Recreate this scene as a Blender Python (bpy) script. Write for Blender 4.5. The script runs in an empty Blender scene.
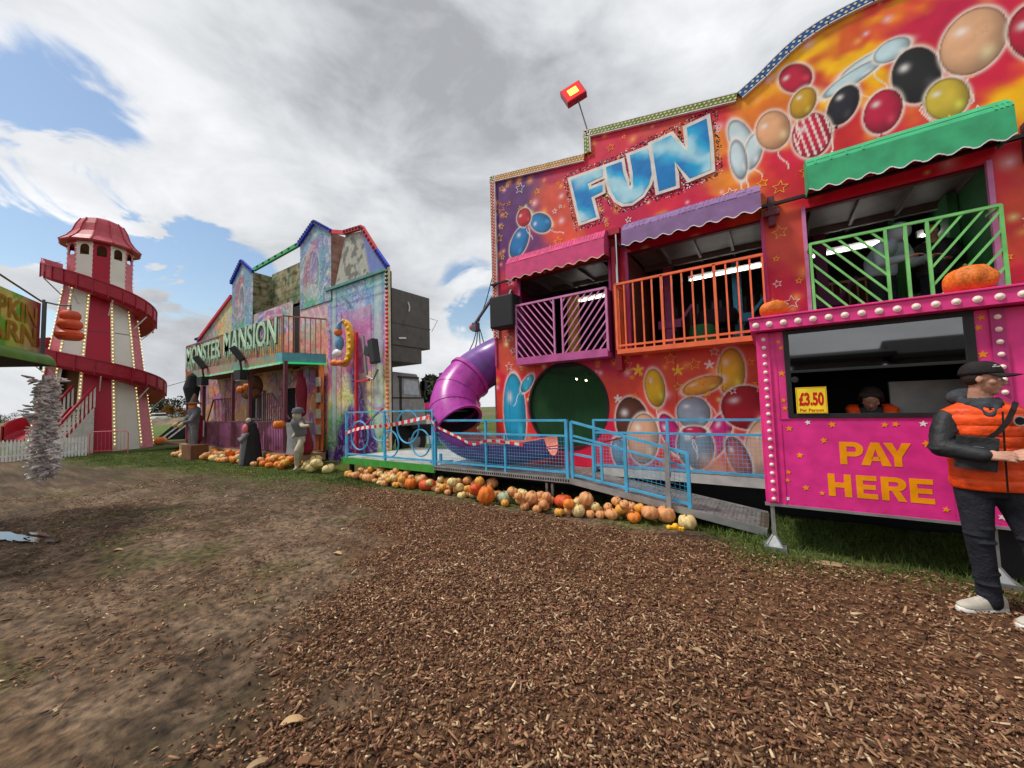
import bpy, bmesh, math, random
import numpy as np
from mathutils import Vector, Matrix, Euler
from mathutils.geometry import tessellate_polygon
random.seed(7); RNG = np.random.default_rng(7)
R = math.radians; PI = math.pi
sc = bpy.context.scene
COL = sc.collection
# World frame: X runs to the right along the row of rides, Y runs into the rides, Z up. Visitor's eye at (0,0,1.53)
EYE = 1.53
# ---------------------------------------------------------------- noise
_tab = RNG.random((256, 256))
def vnoise(x, y):
    x = np.asarray(x, float); y = np.asarray(y, float)
    xi = np.floor(x).astype(int); yi = np.floor(y).astype(int)
    fx = x-xi; fy = y-yi; fx = fx*fx*(3-2*fx); fy = fy*fy*(3-2*fy)
    a = _tab[xi & 255, yi & 255]; b = _tab[(xi+1) & 255, yi & 255]
    c = _tab[xi & 255, (yi+1) & 255]; d = _tab[(xi+1) & 255, (yi+1) & 255]
    return (a*(1-fx)+b*fx)*(1-fy)+(c*(1-fx)+d*fx)*fy
def fbm(x, y, o=4, s=0):
    t = 0; a = .5; n = 0
    for k in range(o):
        t = t+a*vnoise(x*2**k+s+k*17.3, y*2**k+s*1.7+k*5.1); n += a; a *= .5
    return t/n
def sstep(a, b, x):
    t = np.clip((np.asarray(x, float)-a)/(b-a), 0, 1); return t*t*(3-2*t)
# ---------------------------------------------------------------- materials
MATS = {}
def mat(name, col, rough=.6, metal=0., ns=6., na=.18, bump=0., bs=40., emit=None, es=1., spec=.35, attr=False, alpha=None, coat=0.):
    if name in MATS: return MATS[name]
    m = bpy.data.materials.new(name); m.use_nodes = True; nt = m.node_tree; n = nt.nodes; l = nt.links
    b = n['Principled BSDF']; b.inputs['Roughness'].default_value = rough; b.inputs['Metallic'].default_value = metal
    b.inputs['Specular IOR Level'].default_value = spec
    if coat: b.inputs['Coat Weight'].default_value = coat
    tc = n.new('ShaderNodeTexCoord')
    nz = n.new('ShaderNodeTexNoise'); nz.inputs['Scale'].default_value = ns; nz.inputs['Detail'].default_value = 6
    l.new(tc.outputs['Object'], nz.inputs['Vector'])
    mr = n.new('ShaderNodeMapRange'); mr.inputs[1].default_value = .3; mr.inputs[2].default_value = .7
    mr.inputs[3].default_value = 1-na*1.3; mr.inputs[4].default_value = 1+na*.7
    l.new(nz.outputs['Fac'], mr.inputs[0])
    mx = n.new('ShaderNodeVectorMath'); mx.operation = 'SCALE'
    if attr:
        at = n.new('ShaderNodeAttribute'); at.attribute_name = 'Col'; l.new(at.outputs['Color'], mx.inputs[0])
    else:
        mx.inputs[0].default_value = col[:3]
    l.new(mr.outputs[0], mx.inputs['Scale']); l.new(mx.outputs[0], b.inputs['Base Color'])
    rr = n.new('ShaderNodeMapRange'); rr.inputs[3].default_value = max(.02, rough-.1); rr.inputs[4].default_value = min(1, rough+.12)
    l.new(nz.outputs['Fac'], rr.inputs[0]); l.new(rr.outputs[0], b.inputs['Roughness'])
    if bump:
        n2 = n.new('ShaderNodeTexNoise'); n2.inputs['Scale'].default_value = bs; n2.inputs['Detail'].default_value = 4
        l.new(tc.outputs['Object'], n2.inputs['Vector'])
        bp = n.new('ShaderNodeBump'); bp.inputs['Strength'].default_value = bump; bp.inputs['Distance'].default_value = .02
        l.new(n2.outputs['Fac'], bp.inputs['Height']); l.new(bp.outputs[0], b.inputs['Normal'])
    if emit:
        b.inputs['Emission Color'].default_value = (*emit, 1); b.inputs['Emission Strength'].default_value = es
    MATS[name] = m; return m
def P(name): return MATS[name]
_LIST = [
 ('pink_paint', (.86,.05,.28), .35), ('hot_pink', (.78,.035,.27), .35), ('magenta_paint', (.5,.04,.2), .4), ('sky_painted_glass', (.5,.56,.6), .08), ('crimson', (.42,.012,.035), .42), ('crimson_slide', (.36,.012,.03), .5),
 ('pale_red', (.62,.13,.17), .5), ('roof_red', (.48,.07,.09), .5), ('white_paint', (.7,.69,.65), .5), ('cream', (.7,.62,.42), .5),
 ('sky_rail', (.08,.42,.68), .35), ('orange_rail', (.85,.17,.06), .4), ('green_rail', (.17,.6,.16), .4), ('plum_rail', (.5,.1,.3), .4), ('plum_dark', (.17,.02,.12), .5),
 ('lilac_rail', (.62,.22,.45), .4), ('green_awning', (.045,.38,.17), .8), ('purple_awning', (.24,.14,.3), .8), ('purple_dark', (.03,.02,.035), .8), ('pink_awning', (.62,.07,.2), .8), ('green_edge', (.05,.3,.04), .6),
 ('black_rubber', (.018,.018,.02), .7), ('black_metal', (.02,.02,.022), .4), ('dark_box', (.028,.03,.03), .85), ('near_black', (.012,.012,.013), .8),
 ('tread', (.36,.35,.34), .45, .6), ('galv', (.42,.43,.43), .45, .7), ('grey_metal', (.27,.28,.28), .45, .5), ('grey_box', (.105,.1,.09), .6), ('grey_cab', (.33,.33,.31), .5),
 ('star_yellow', (.95,.5,.02), .4), ('star_orange', (.95,.33,.0), .4), ('star_white', (.85,.82,.8), .4), ('letter_orange', (.95,.35,.0), .4), ('deep_plank', (.16,.07,.03), .8), ('tan_wood', (.36,.24,.13), .8),
 ('picket', (.72,.72,.7), .6), ('driftwood', (.4,.35,.32), .85), ('sign_yellow', (.95,.72,.03), .4), ('sign_red', (.6,.01,.01), .4), ('skin', (.56,.3,.21), .5), ('skin_dark', (.3,.14,.09), .5),
 ('vest_orange', (.95,.13,.02), .5), ('jacket_black', (.03,.032,.036), .6), ('hood_grey', (.06,.065,.075), .85), ('jeans_black', (.022,.025,.032), .8), ('cap_black', (.022,.018,.018), .7), ('shoe_tan', (.52,.48,.4), .7), ('shoe_sole', (.75,.74,.7), .6),
 ('hair_dark', (.03,.02,.015), .8), ('badge', (.5,.5,.5), .5), ('deck_white', (.45,.46,.44), .5), ('interior_dark', (.035,.032,.03), .8), ('interior_green', (.04,.2,.07), .7), ('interior_red', (.12,.03,.02), .7), ('ceiling_metal', (.18,.18,.17), .5, .3),
 ('net_green', (.06,.2,.08), .8), ('net_black', (.01,.02,.012), .8), ('tape_red', (.8,.04,.05), .5), ('stem', (.16,.13,.05), .9), ('trunk', (.07,.05,.035), .9),
 ('post_maroon', (.13,.035,.05), .6), ('rail_rust', (.35,.17,.13), .6), ('rail_maroon', (.14,.05,.07), .6), ('steel_green', (.03,.4,.12), .4), ('blue_trim', (.02,.05,.6), .4), ('red_trim', (.6,.03,.05), .4), ('white_trim', (.75,.75,.75), .4), ('bulb_orange', (.8,.22,.04), .3), ('bulb_red', (.75,.05,.04), .3),
 ('letter_green', (.45,.64,.45), .6), ('letter_shadow', (.02,.06,.05), .6), ('bone', (.42,.38,.28), .8), ('cloth_grey', (.16,.16,.17), .9), ('cloth_red', (.22,.015,.03), .8), ('cloth_black', (.02,.02,.022), .9), ('mask_red', (.65,.15,.16), .6), ('hat_brown', (.1,.05,.03), .9), ('straw', (.4,.3,.14), .9), ('steel_grey', (.1,.11,.12), .6),
 ('lantern_orange', (.72,.09,.03), .45), ('kiosk_green', (.1,.22,.02), .5), ('kiosk_maroon', (.25,.012,.04), .5), ('shirt_blue', (.3,.42,.45), .85), ('moon_yellow', (.85,.5,.05), .5), ('gnome_blue', (.12,.3,.5), .6), ('gnome_orange', (.8,.2,.04), .6), ('disabled_blue', (.02,.1,.5), .4),
 ('purple_plastic', (.17,.06,.3), .28), ('pink_plastic', (.43,.05,.36), .28), ('slide_inner', (.75,.2,.1), .35), ('bark_brown', (.2,.09,.04), .9), ('leaf_pale', (.5,.33,.16), .8), ('van_white', (.7,.7,.7), .4), ('brick', (.3,.12,.08), .8), ('chrome', (.6,.6,.6), .15, 1.)]
for a in _LIST:
    if a[0] not in ('jeans_black','jacket_black','hood_grey','vest_orange','cap_black','skin','driftwood'): mat(a[0], a[1], a[2], a[3] if len(a) > 3 else 0.)
mat('painted', (1,1,1), .42, na=.1, attr=True, spec=.28, bump=.06, bs=3); mat('painted_matt', (1,1,1), .7, na=.15, attr=True, spec=.2)
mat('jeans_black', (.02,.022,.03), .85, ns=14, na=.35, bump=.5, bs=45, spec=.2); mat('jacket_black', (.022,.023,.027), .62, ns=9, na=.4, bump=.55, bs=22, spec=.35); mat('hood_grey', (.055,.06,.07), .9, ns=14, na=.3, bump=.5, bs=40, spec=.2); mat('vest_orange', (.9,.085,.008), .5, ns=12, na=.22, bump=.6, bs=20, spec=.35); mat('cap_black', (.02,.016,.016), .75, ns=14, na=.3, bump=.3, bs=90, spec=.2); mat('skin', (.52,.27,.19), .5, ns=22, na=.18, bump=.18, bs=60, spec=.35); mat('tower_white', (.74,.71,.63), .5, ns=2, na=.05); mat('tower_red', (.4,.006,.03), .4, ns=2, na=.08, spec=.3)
mat('driftwood', (.62,.57,.54), .9, ns=8, na=.45, bump=.4)
mat('bulb', (.8,.66,.6), .2, emit=(1,.7,.5), es=.08, na=.03); mat('lit_bulb', (.9,.8,.5), .3, emit=(1,.72,.3), es=1.1, na=.02)
mat('tube_light', (.9,.9,.9), .3, emit=(1,.97,.92), es=6, na=0.); mat('lamp_red', (.8,.01,.02), .3, emit=(1,.02,.02), es=.8, na=0.); mat('lamp_yellow', (1,.6,.1), .3, emit=(1,.5,.04), es=3.5, na=0.); mat('led_green', (.02,.5,.15), .4, emit=(.02,.7,.2), es=.35, na=.1)
mat('warm_globe', (1,.9,.5), .3, emit=(1,.85,.4), es=8, na=0.)
def glass(name, tint, rough=.03, w=.5):
    m = bpy.data.materials.new(name); m.use_nodes = True; nt = m.node_tree; n = nt.nodes; l = nt.links
    b = n['Principled BSDF']; n.remove(b); out = n['Material Output']
    tr = n.new('ShaderNodeBsdfTransparent'); tr.inputs[0].default_value = (*tint, 1)
    g = n.new('ShaderNodeBsdfGlossy'); g.inputs['Roughness'].default_value = rough; g.inputs[0].default_value = (w, w, w, 1)
    fr = n.new('ShaderNodeFresnel'); fr.inputs[0].default_value = 1.9
    mr = n.new('ShaderNodeMapRange'); mr.inputs[3].default_value = .15; mr.inputs[4].default_value = 1.
    mx = n.new('ShaderNodeMixShader'); l.new(fr.outputs[0], mr.inputs[0]); l.new(mr.outputs[0], mx.inputs[0]); l.new(tr.outputs[0], mx.inputs[1]); l.new(g.outputs[0], mx.inputs[2]); l.new(mx.outputs[0], out.inputs[0])
    MATS[name] = m; return m
glass('window_glass', (.25,.27,.28), w=.95); glass('cab_glass', (.5,.5,.5))
# ---------------------------------------------------------------- object helpers
def link(name, me, mats, parent=None, smooth=False):
    for m in mats: me.materials.append(MATS[m] if isinstance(m, str) else m)
    o = bpy.data.objects.new(name, me); COL.objects.link(o)
    if parent: o.parent = parent
    if smooth: me.polygons.foreach_set('use_smooth', [True]*len(me.polygons))
    return o
def tag(o, label=None, cat=None, group=None, kind=None):
    if label: o['label'] = label
    if cat: o['category'] = cat
    if group: o['group'] = group
    if kind: o['kind'] = kind
    return o
def thing(name, label, cat, loc=(0,0,0), rz=0., group=None):
    o = bpy.data.objects.new(name, None); o.empty_display_size = .2; COL.objects.link(o)
    o.location = loc; o.rotation_euler = (0,0,rz); return tag(o, label, cat, group)
def copy_tree(o, parent=None):
    c = o.copy(); COL.objects.link(c); c.parent = parent
    for ch in [k for k in COL.objects if k.parent == o]: copy_tree(ch, c)
    return c
class MB:
    def __init__(s): s.v = []; s.f = []; s.m = []
    def add(s, vs, fs, m=0):
        k = len(s.v); s.v += [tuple(v) for v in vs]; s.f += [tuple(i+k for i in f) for f in fs]; s.m += [m]*len(fs); return s
    def box(s, x0, x1, y0, y1, z0, z1, m=0):
        return s.add([(x,y,z) for z in (z0,z1) for y in (y0,y1) for x in (x0,x1)], [(0,2,3,1),(4,5,7,6),(0,1,5,4),(1,3,7,5),(3,2,6,7),(2,0,4,6)], m)
    def bar(s, a, b, w, h=None, m=0, up=(0,0,1)):
        h = w if h is None else h
        a = Vector(a); b = Vector(b); d = (b-a).normalized(); u = Vector(up)
        if abs(d.dot(u)) > .98: u = Vector((0,1,0))
        r = d.cross(u).normalized(); u = r.cross(d)
        vs = [p+r*sx*w/2+u*sz*h/2 for p in (a,b) for sx, sz in ((-1,-1),(1,-1),(1,1),(-1,1))]
        return s.add(vs, [(3,2,1,0),(4,5,6,7),(0,1,5,4),(1,2,6,5),(2,3,7,6),(3,0,4,7)], m)
    def tube(s, pts, r, n=8, m=0, cap=True, sx=1., flat=None):
        pts = [Vector(p) for p in pts]; rs = r if hasattr(r, '__len__') else [r]*len(pts)
        k = len(s.v); prev = None; N = len(pts); vs = []
        for i, p in enumerate(pts):
            d = (pts[min(i+1,N-1)]-pts[max(i-1,0)])
            if d.length < 1e-9: d = Vector((0,0,1))
            d.normalize()
            if prev is None:
                u = Vector((0,0,1)) if abs(d.z) < .9 else Vector((1,0,0))
                if flat is not None: u = Vector(flat)
                u = (u-d*u.dot(d)).normalized()
            else: u = (prev-d*prev.dot(d)).normalized()
            prev = u; w = d.cross(u)
            for j in range(n):
                a = 2*PI*j/n; vs.append(p+(w*math.cos(a)*sx+u*math.sin(a))*rs[i])
        fs = [(i*n+j, i*n+(j+1) % n, (i+1)*n+(j+1) % n, (i+1)*n+j) for i in range(N-1) for j in range(n)]
        if cap: fs += [tuple(range(n))[::-1], tuple((N-1)*n+j for j in range(n))]
        return s.add(vs, fs, m)
    def lathe(s, prof, n=16, c=(0,0,0), m=0, sx=1., sy=1., rib=0., nr=0, a0=0.):
        vs = []
        for r_, z in prof:
            for j in range(n):
                a = 2*PI*j/n+a0; rr = r_*(1-rib*(abs(math.cos(a*nr/2))**3 if nr else 0))
                vs.append((c[0]+rr*math.cos(a)*sx, c[1]+rr*math.sin(a)*sy, c[2]+z))
        N = len(prof); fs = [(i*n+j, i*n+(j+1) % n, (i+1)*n+(j+1) % n, (i+1)*n+j) for i in range(N-1) for j in range(n)]
        fs += [tuple(range(n))[::-1], tuple((N-1)*n+j for j in range(n))]
        return s.add(vs, fs, m)
    def ball(s, c, r, n=12, k=8, m=0, rot=None):
        r = r if hasattr(r, '__len__') else (r,r,r); vs = []
        M_ = rot if rot else Matrix.Identity(3)
        for i in range(k+1):
            t = PI*i/k
            for j in range(n):
                a = 2*PI*j/n; vs.append(Vector(c)+M_ @ Vector((r[0]*max(math.sin(t),1e-4)*math.cos(a), r[1]*max(math.sin(t),1e-4)*math.sin(a), r[2]*math.cos(t))))
        return s.add(vs, [(i*n+j, (i+1)*n+j, (i+1)*n+(j+1) % n, i*n+(j+1) % n) for i in range(k) for j in range(n)], m)
    def poly(s, pts, y0, y1, m=0, side=None):      # prism: outline in XZ, from y0 (front) to y1 (back)
        n = len(pts); tris = tessellate_polygon([[Vector((p[0],p[1],0)) for p in pts]])
        vs = [(p[0],y0,p[1]) for p in pts]+[(p[0],y1,p[1]) for p in pts]
        s.add(vs, [t for t in tris]+[tuple(i+n for i in t) for t in tris], m)
        s.add(vs, [(i, (i+1) % n, (i+1) % n+n, i+n) for i in range(n)], m if side is None else side); return s
    def ring(s, outer, inner, y0, y1, m=0):
        n = len(outer)
        vs = [(p[0],y,p[1]) for y in (y0,y1) for q in (outer,inner) for p in q]
        fs = []
        for i in range(n):
            j = (i+1) % n
            fs += [(i,j,n+j,n+i), (2*n+i,3*n+i,3*n+j,2*n+j), (i,2*n+i,2*n+j,j), (n+i,n+j,3*n+j,3*n+i)]
        return s.add(vs, fs, m)
    def star(s, cx, cz, rad, y0, y1, m=0, rot=0., w=None):
        o = [(cx+rad*(1 if k % 2 == 0 else .45)*math.sin(rot+k*PI/5), cz+rad*(1 if k % 2 == 0 else .45)*math.cos(rot+k*PI/5)) for k in range(10)]
        if w is None: return s.poly(o, y0, y1, m)
        f = 1-w/rad*1.8; i = [(cx+(p[0]-cx)*f, cz+(p[1]-cz)*f) for p in o]
        return s.ring(o, i, y0, y1, m)
    def build(s, name, mats, parent=None, smooth=False, bevel=0., loc=None):
        if isinstance(mats, str): mats = [mats]
        me = bpy.data.meshes.new(name); me.from_pydata(s.v, [], s.f); me.polygons.foreach_set('material_index', s.m); bm = bmesh.new(); bm.from_mesh(me)
        if smooth: bmesh.ops.remove_doubles(bm, verts=bm.verts, dist=1e-5)
        bmesh.ops.recalc_face_normals(bm, faces=bm.faces); bm.to_mesh(me); bm.free()
        o = link(name, me, mats, parent, smooth)
        if loc: o.location = loc
        if bevel:
            b = o.modifiers.new('b', 'BEVEL'); b.width = bevel; b.segments = 2; b.limit_method = 'ANGLE'; b.harden_normals = False
        if smooth:
            try: me.set_sharp_from_angle(angle=R(40))
            except Exception: pass
        return o
def flatmesh(name, V, F, mats, parent=None, col=None, smooth=False, mi=None):
    me = bpy.data.meshes.new(name); V = np.asarray(V, np.float32); F = np.asarray(F, np.int32); k = F.shape[1]
    me.vertices.add(len(V)); me.vertices.foreach_set('co', V.ravel())
    me.loops.add(F.size); me.loops.foreach_set('vertex_index', F.ravel())
    me.polygons.add(len(F)); me.polygons.foreach_set('loop_start', np.arange(0, F.size, k, dtype=np.int32))
    try: me.polygons.foreach_set('loop_total', np.full(len(F), k, np.int32))
    except Exception: pass
    if col is not None:
        ca = me.color_attributes.new('Col', 'FLOAT_COLOR', 'POINT'); c4 = np.ones((len(V),4), np.float32); c4[:,:3] = col; ca.data.foreach_set('color', c4.ravel())
    me.update(calc_edges=True); me.validate()
    return link(name, me, mats, parent, smooth)
class Paint:                                         # painted boards: column grids joined into one mesh with a colour per vertex
    def __init__(s): s.V = []; s.F = []; s.C = []; s.n = 0
    def quadgrid(s, p00, p10, p01, p11, fn, step):   # bilinear patch; fn(x,y,z)->rgb
        p = [np.array(q, float) for q in (p00,p10,p01,p11)]
        w = max(np.linalg.norm(p[1]-p[0]), np.linalg.norm(p[3]-p[2])); h = max(np.linalg.norm(p[2]-p[0]), np.linalg.norm(p[3]-p[1]))
        s.grid(lambda u, v: ((1-u)*(1-v))[:,None]*p[0]+(u*(1-v))[:,None]*p[1]+((1-u)*v)[:,None]*p[2]+(u*v)[:,None]*p[3], max(1,int(w/step)), max(1,int(h/step)), fn)
    def grid(s, pos, nu, nv, fn):
        u, v = np.meshgrid(np.linspace(0,1,nu+1), np.linspace(0,1,nv+1)); u = u.ravel(); v = v.ravel()
        Pn = pos(u, v); s.V.append(Pn); s.C.append(fn(Pn[:,0], Pn[:,1], Pn[:,2]))
        i = np.arange(nv)[:,None]*(nu+1)+np.arange(nu)[None,:]; i = i.ravel()+s.n
        s.F.append(np.stack([i, i+1, i+nu+2, i+nu+1], 1)); s.n += len(Pn)
    def col(s, x0, x1, bot, top, y, fn, step):       # vertical board between two height functions
        nu = max(1, int((x1-x0)/step)); xm = np.linspace(x0, x1, 50); h = np.max(top(xm)-bot(xm)); nv = max(1, int(h/step))
        def pos(u, v):
            x = x0+u*(x1-x0); b = bot(x); t = top(x); return np.stack([x, np.full_like(x, y), b+v*(t-b)], 1)
        s.grid(pos, nu, nv, fn)
    def build(s, name, mats, parent=None):
        if isinstance(mats, str): mats = [mats]
        return flatmesh(name, np.concatenate(s.V), np.concatenate(s.F), mats, parent, np.concatenate(s.C))
def text_mesh(txt, size, depth, off=0., align='LEFT'):
    c = bpy.data.curves.new('t', 'FONT'); c.body = txt; c.size = size; c.extrude = depth/2; c.offset = off; c.align_x = align; c.resolution_u = 4
    o = bpy.data.objects.new('t', c); COL.objects.link(o); bpy.context.view_layer.update()
    me = bpy.data.meshes.new_from_object(o.evaluated_get(bpy.context.evaluated_depsgraph_get())); bpy.data.objects.remove(o); bpy.data.curves.remove(c)
    me.materials.clear(); return me
def text(name, txt, x, y, z, size, m, parent, depth=.012, off=0., w=None, h=None, shear=0., rot=0.):
    me = text_mesh(txt, size, depth, off)
    co = np.array([v.co[:] for v in me.vertices]); x0, y0 = co[:,0].min(), co[:,1].min(); W = co[:,0].max()-x0; H_ = co[:,1].max()-y0
    sx = (w/W) if w else 1; sy = (h/H_) if h else 1
    for v in me.vertices:
        a = (v.co.x-x0)*sx; b = (v.co.y-y0)*sy; a2 = a+shear*b
        v.co = Vector((x+a2*math.cos(rot)-b*math.sin(rot), y-v.co.z, z+a2*math.sin(rot)+b*math.cos(rot)))
    return link(name, me, [m], parent)
def remesh(o, vox, smooth_it=4, sub=0):
    md = o.modifiers.new('r', 'REMESH'); md.mode = 'VOXEL'; md.voxel_size = vox; md.use_smooth_shade = True
    if smooth_it: s_ = o.modifiers.new('s', 'SMOOTH'); s_.iterations = smooth_it; s_.factor = .5
    bpy.context.view_layer.update()
    me = bpy.data.meshes.new_from_object(o.evaluated_get(bpy.context.evaluated_depsgraph_get()))
    o.modifiers.clear(); o.data = me; me.polygons.foreach_set('use_smooth', [True]*len(me.polygons)); return o
def glow(x, z, cx, cz, r): return np.exp(-((x-cx)**2+(z-cz)**2)/(r*r))
def mix(c, col, a): return c*(1-a[:,None])+np.array(col)[None,:]*a[:,None]

def grime(name, lvl=.62, col=(.16,.1,.06), amt=.6, sc_=(5,5,2.2)):
    m = MATS[name]; nt = m.node_tree; n = nt.nodes; l = nt.links; b = n['Principled BSDF']; src = b.inputs['Base Color'].links[0].from_socket
    tc = n.new('ShaderNodeTexCoord'); mp = n.new('ShaderNodeMapping'); mp.inputs['Scale'].default_value = sc_; nz = n.new('ShaderNodeTexNoise'); nz.inputs['Scale'].default_value = 3; nz.inputs['Detail'].default_value = 10; nz.inputs['Roughness'].default_value = .7
    l.new(tc.outputs['Object'], mp.inputs[0]); l.new(mp.outputs[0], nz.inputs['Vector']); mr = n.new('ShaderNodeMapRange'); mr.inputs[1].default_value = lvl; mr.inputs[2].default_value = lvl+.1; mr.inputs[4].default_value = amt; l.new(nz.outputs['Fac'], mr.inputs[0])
    mx = n.new('ShaderNodeMix'); mx.data_type = 'RGBA'; l.new(mr.outputs[0], mx.inputs[0]); l.new(src, mx.inputs[6]); mx.inputs[7].default_value = (*col,1); l.new(mx.outputs[2], b.inputs['Base Color'])
grime('hot_pink',.63,(.3,.12,.12),.55); grime('pink_paint',.63,(.35,.12,.15),.5); grime('painted',.66,(.12,.05,.05),.5,(2.5,2.5,1.2)); grime('grey_box',.55,(.05,.045,.04),.7,(1,1,.5)); grime('tread',.5,(.14,.1,.07),.7); grime('tower_white',.64,(.45,.38,.28),.6,(1,1,.4)); grime('sky_rail',.64,(.2,.2,.2),.5); grime('purple_plastic',.62,(.25,.2,.25),.35); grime('pink_plastic',.62,(.3,.2,.25),.35); grime('orange_rail',.66,(.25,.1,.07),.6)
# ================================================================ GROUND
def chips_w(X, Y):
    xb = np.interp(Y, [-3,.5,.84,1.5,2.2,2.8,3.3,4.0,4.5], [-1.2,-1.5,-1.7,-2.2,-2.6,-3.2,-4.4,-6.,-7.])
    w = sstep(-1.7, 1.1, X-xb+(fbm(X*1.1, Y*1.1, 5, 3)-.5)*2.6+(fbm(X*4, Y*4, 3, 6)-.5)*1.2)**1.3
    wear = .55+.45*sstep(.36,.5,fbm(X*.8+3,Y*1.3,4,55)); return w*wear*(1-sstep(4.45, 4.75, Y+(fbm(X*3, Y*3, 3, 9)-.5)*.35))
def grass_w(X, Y):
    line = np.where(X < -8.8, 4.3+(X+8.8)*.17, 4.45+.45*sstep(-6.8,-6.,X)*sstep(-.4,-1.0,X))
    g = sstep(-.35, .5, Y-line+(fbm(X*1.3, Y*1.3, 4, 21)-.5)*1.0)
    return g
def ground_z(X, Y):
    cw = chips_w(X, Y); near = sstep(40, 10, np.hypot(X, Y))
    return near*((fbm(X*1.2, Y*1.2, 3, 5)-.5)*.05+(1-cw)*((fbm(X*7, Y*7, 4, 8)-.5)*.05+(fbm(X*2.4+Y, Y*5-X*1.6, 3, 12)-.5)*.05)+cw*(fbm(X*14, Y*14, 3, 6)-.5)*.02)
def axis(lo, hi, step, far, g=1.12):
    a = list(np.arange(lo, hi+1e-6, step)); s = step; x = hi
    while x < far: s *= g; x += s; a.append(x)
    s = step; x = lo; b = []
    while x > -far: s *= g; x -= s; b.append(x)
    return np.array(b[::-1]+a)
gx = axis(-9, 3, .04, 900); gy = axis(-.6, 6, .04, 900)
X, Y = np.meshgrid(gx, gy); X = X.ravel(); Y = Y.ravel(); Z = ground_z(X, Y)
cw = chips_w(X, Y); gw = grass_w(X, Y)
dist = np.hypot(X, Y)
mud = np.stack([.115+.06*fbm(X*.8,Y*.8,4,2), .082+.04*fbm(X*.8,Y*.8,4,2), .055+.025*fbm(X*.8,Y*.8,4,2)], 1)
pale = sstep(.5, .72, fbm(X*.9+5, Y*1.6, 4, 31)); mud = mix(mud, (.25,.195,.145), pale*.75)
streak = sstep(.54,.66,fbm(X*1.5+Y*.8,Y*5-X*2.2,4,36)); mud = mix(mud, (.25,.2,.15), streak*.4)
damp = sstep(.5, .7, fbm(X*.5, Y*.6, 3, 77)); mud = mix(mud, (.075,.058,.042), damp*.7); clod = sstep(.5,.62,fbm(X*9,Y*9,3,88)); mud = mud*(1-.35*clod)[:,None]; clod2 = sstep(.55,.68,fbm(X*6+2,Y*6,3,98)); mud = mix(mud,(.26,.2,.145),clod2*.4)
moss = sstep(.56, .7, fbm(X*2.2, Y*2.2, 4, 41))*sstep(-1, -5, X)*.55; mud = mix(mud, (.085,.1,.03), moss)
mud = mix(mud, (.1,.11,.035), sstep(-1.3, .2, Y-np.where(X < -8.8, 4.3+(X+8.8)*.17, 4.45))*.6*fbm(X*3,Y*3,3,5)*1.6*np.clip((X < -4)+.0,0,1))
chip = np.stack([.13+.08*fbm(X*5,Y*5,3,1), .068+.045*fbm(X*5,Y*5,3,1), .036+.026*fbm(X*5,Y*5,3,1)], 1)
gr = np.stack([.075+.05*fbm(X*.7,Y*.7,4,11), .12+.06*fbm(X*.7,Y*.7,4,11), .025+.01*fbm(X,Y,2,11)], 1)
far = sstep(25, 60, dist); farc = mix(gr, (.17,.13,.075), sstep(.45,.6,fbm(X*.02,Y*.05,3,14)))
cw = np.clip(cw*1.5,0,1); c = mud*(1-cw[:,None])+chip*cw[:,None]; c = c*(1-gw[:,None])+gr*gw[:,None]; c = c*np.array((.82,.72,.62))[None]; c = c*(1-far[:,None])+farc*far[:,None]
n1, n2 = len(gx), len(gy); i = (np.arange(n2-1)[:,None]*n1+np.arange(n1-1)[None,:]).ravel()
mg = mat('ground_soil', (1,1,1), .93, ns=17, na=.55, attr=True, bump=1., bs=26, spec=.2)
ground = flatmesh('ground', np.stack([X,Y,Z],1), np.stack([i,i+1,i+n1+1,i+n1],1), [mg], col=c, smooth=True); tag(ground, kind='structure', label='muddy fairground field with wood chips and grass', )
# puddle
mat('puddle_water', (.09,.1,.11), .04, spec=1., na=.05)
m = MB(); cx, cy = -8.05, .5; z0 = float(ground_z(np.array([cx]),np.array([cy]))[0])+.016
for (px_,py_,ra,rb_,sd_) in ((-8.2,.44,.42,.1,1),(-7.72,.6,.24,.05,2),(-8.0,.68,.2,.035,3),(-7.45,.72,.12,.03,4),(-8.1,.26,.22,.03,5)):
    pts = []
    for k in range(48):
        a = 2*PI*k/48; w_ = 1+.45*(float(vnoise(math.cos(a)*2+sd_*9,math.sin(a)*2+sd_*5))-.5)*2+.25*(float(vnoise(math.cos(a)*6+sd_*3,math.sin(a)*6))-.5)*2; pts.append((px_+ra*w_*math.cos(a)-.3*rb_*math.sin(a), py_+rb_*w_*math.sin(a)+.25*ra*w_*math.cos(a), z0))
    m.add(pts, [tuple(range(48))])
pu = m.build('puddle', 'puddle_water'); tag(pu, kind='structure')
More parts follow.
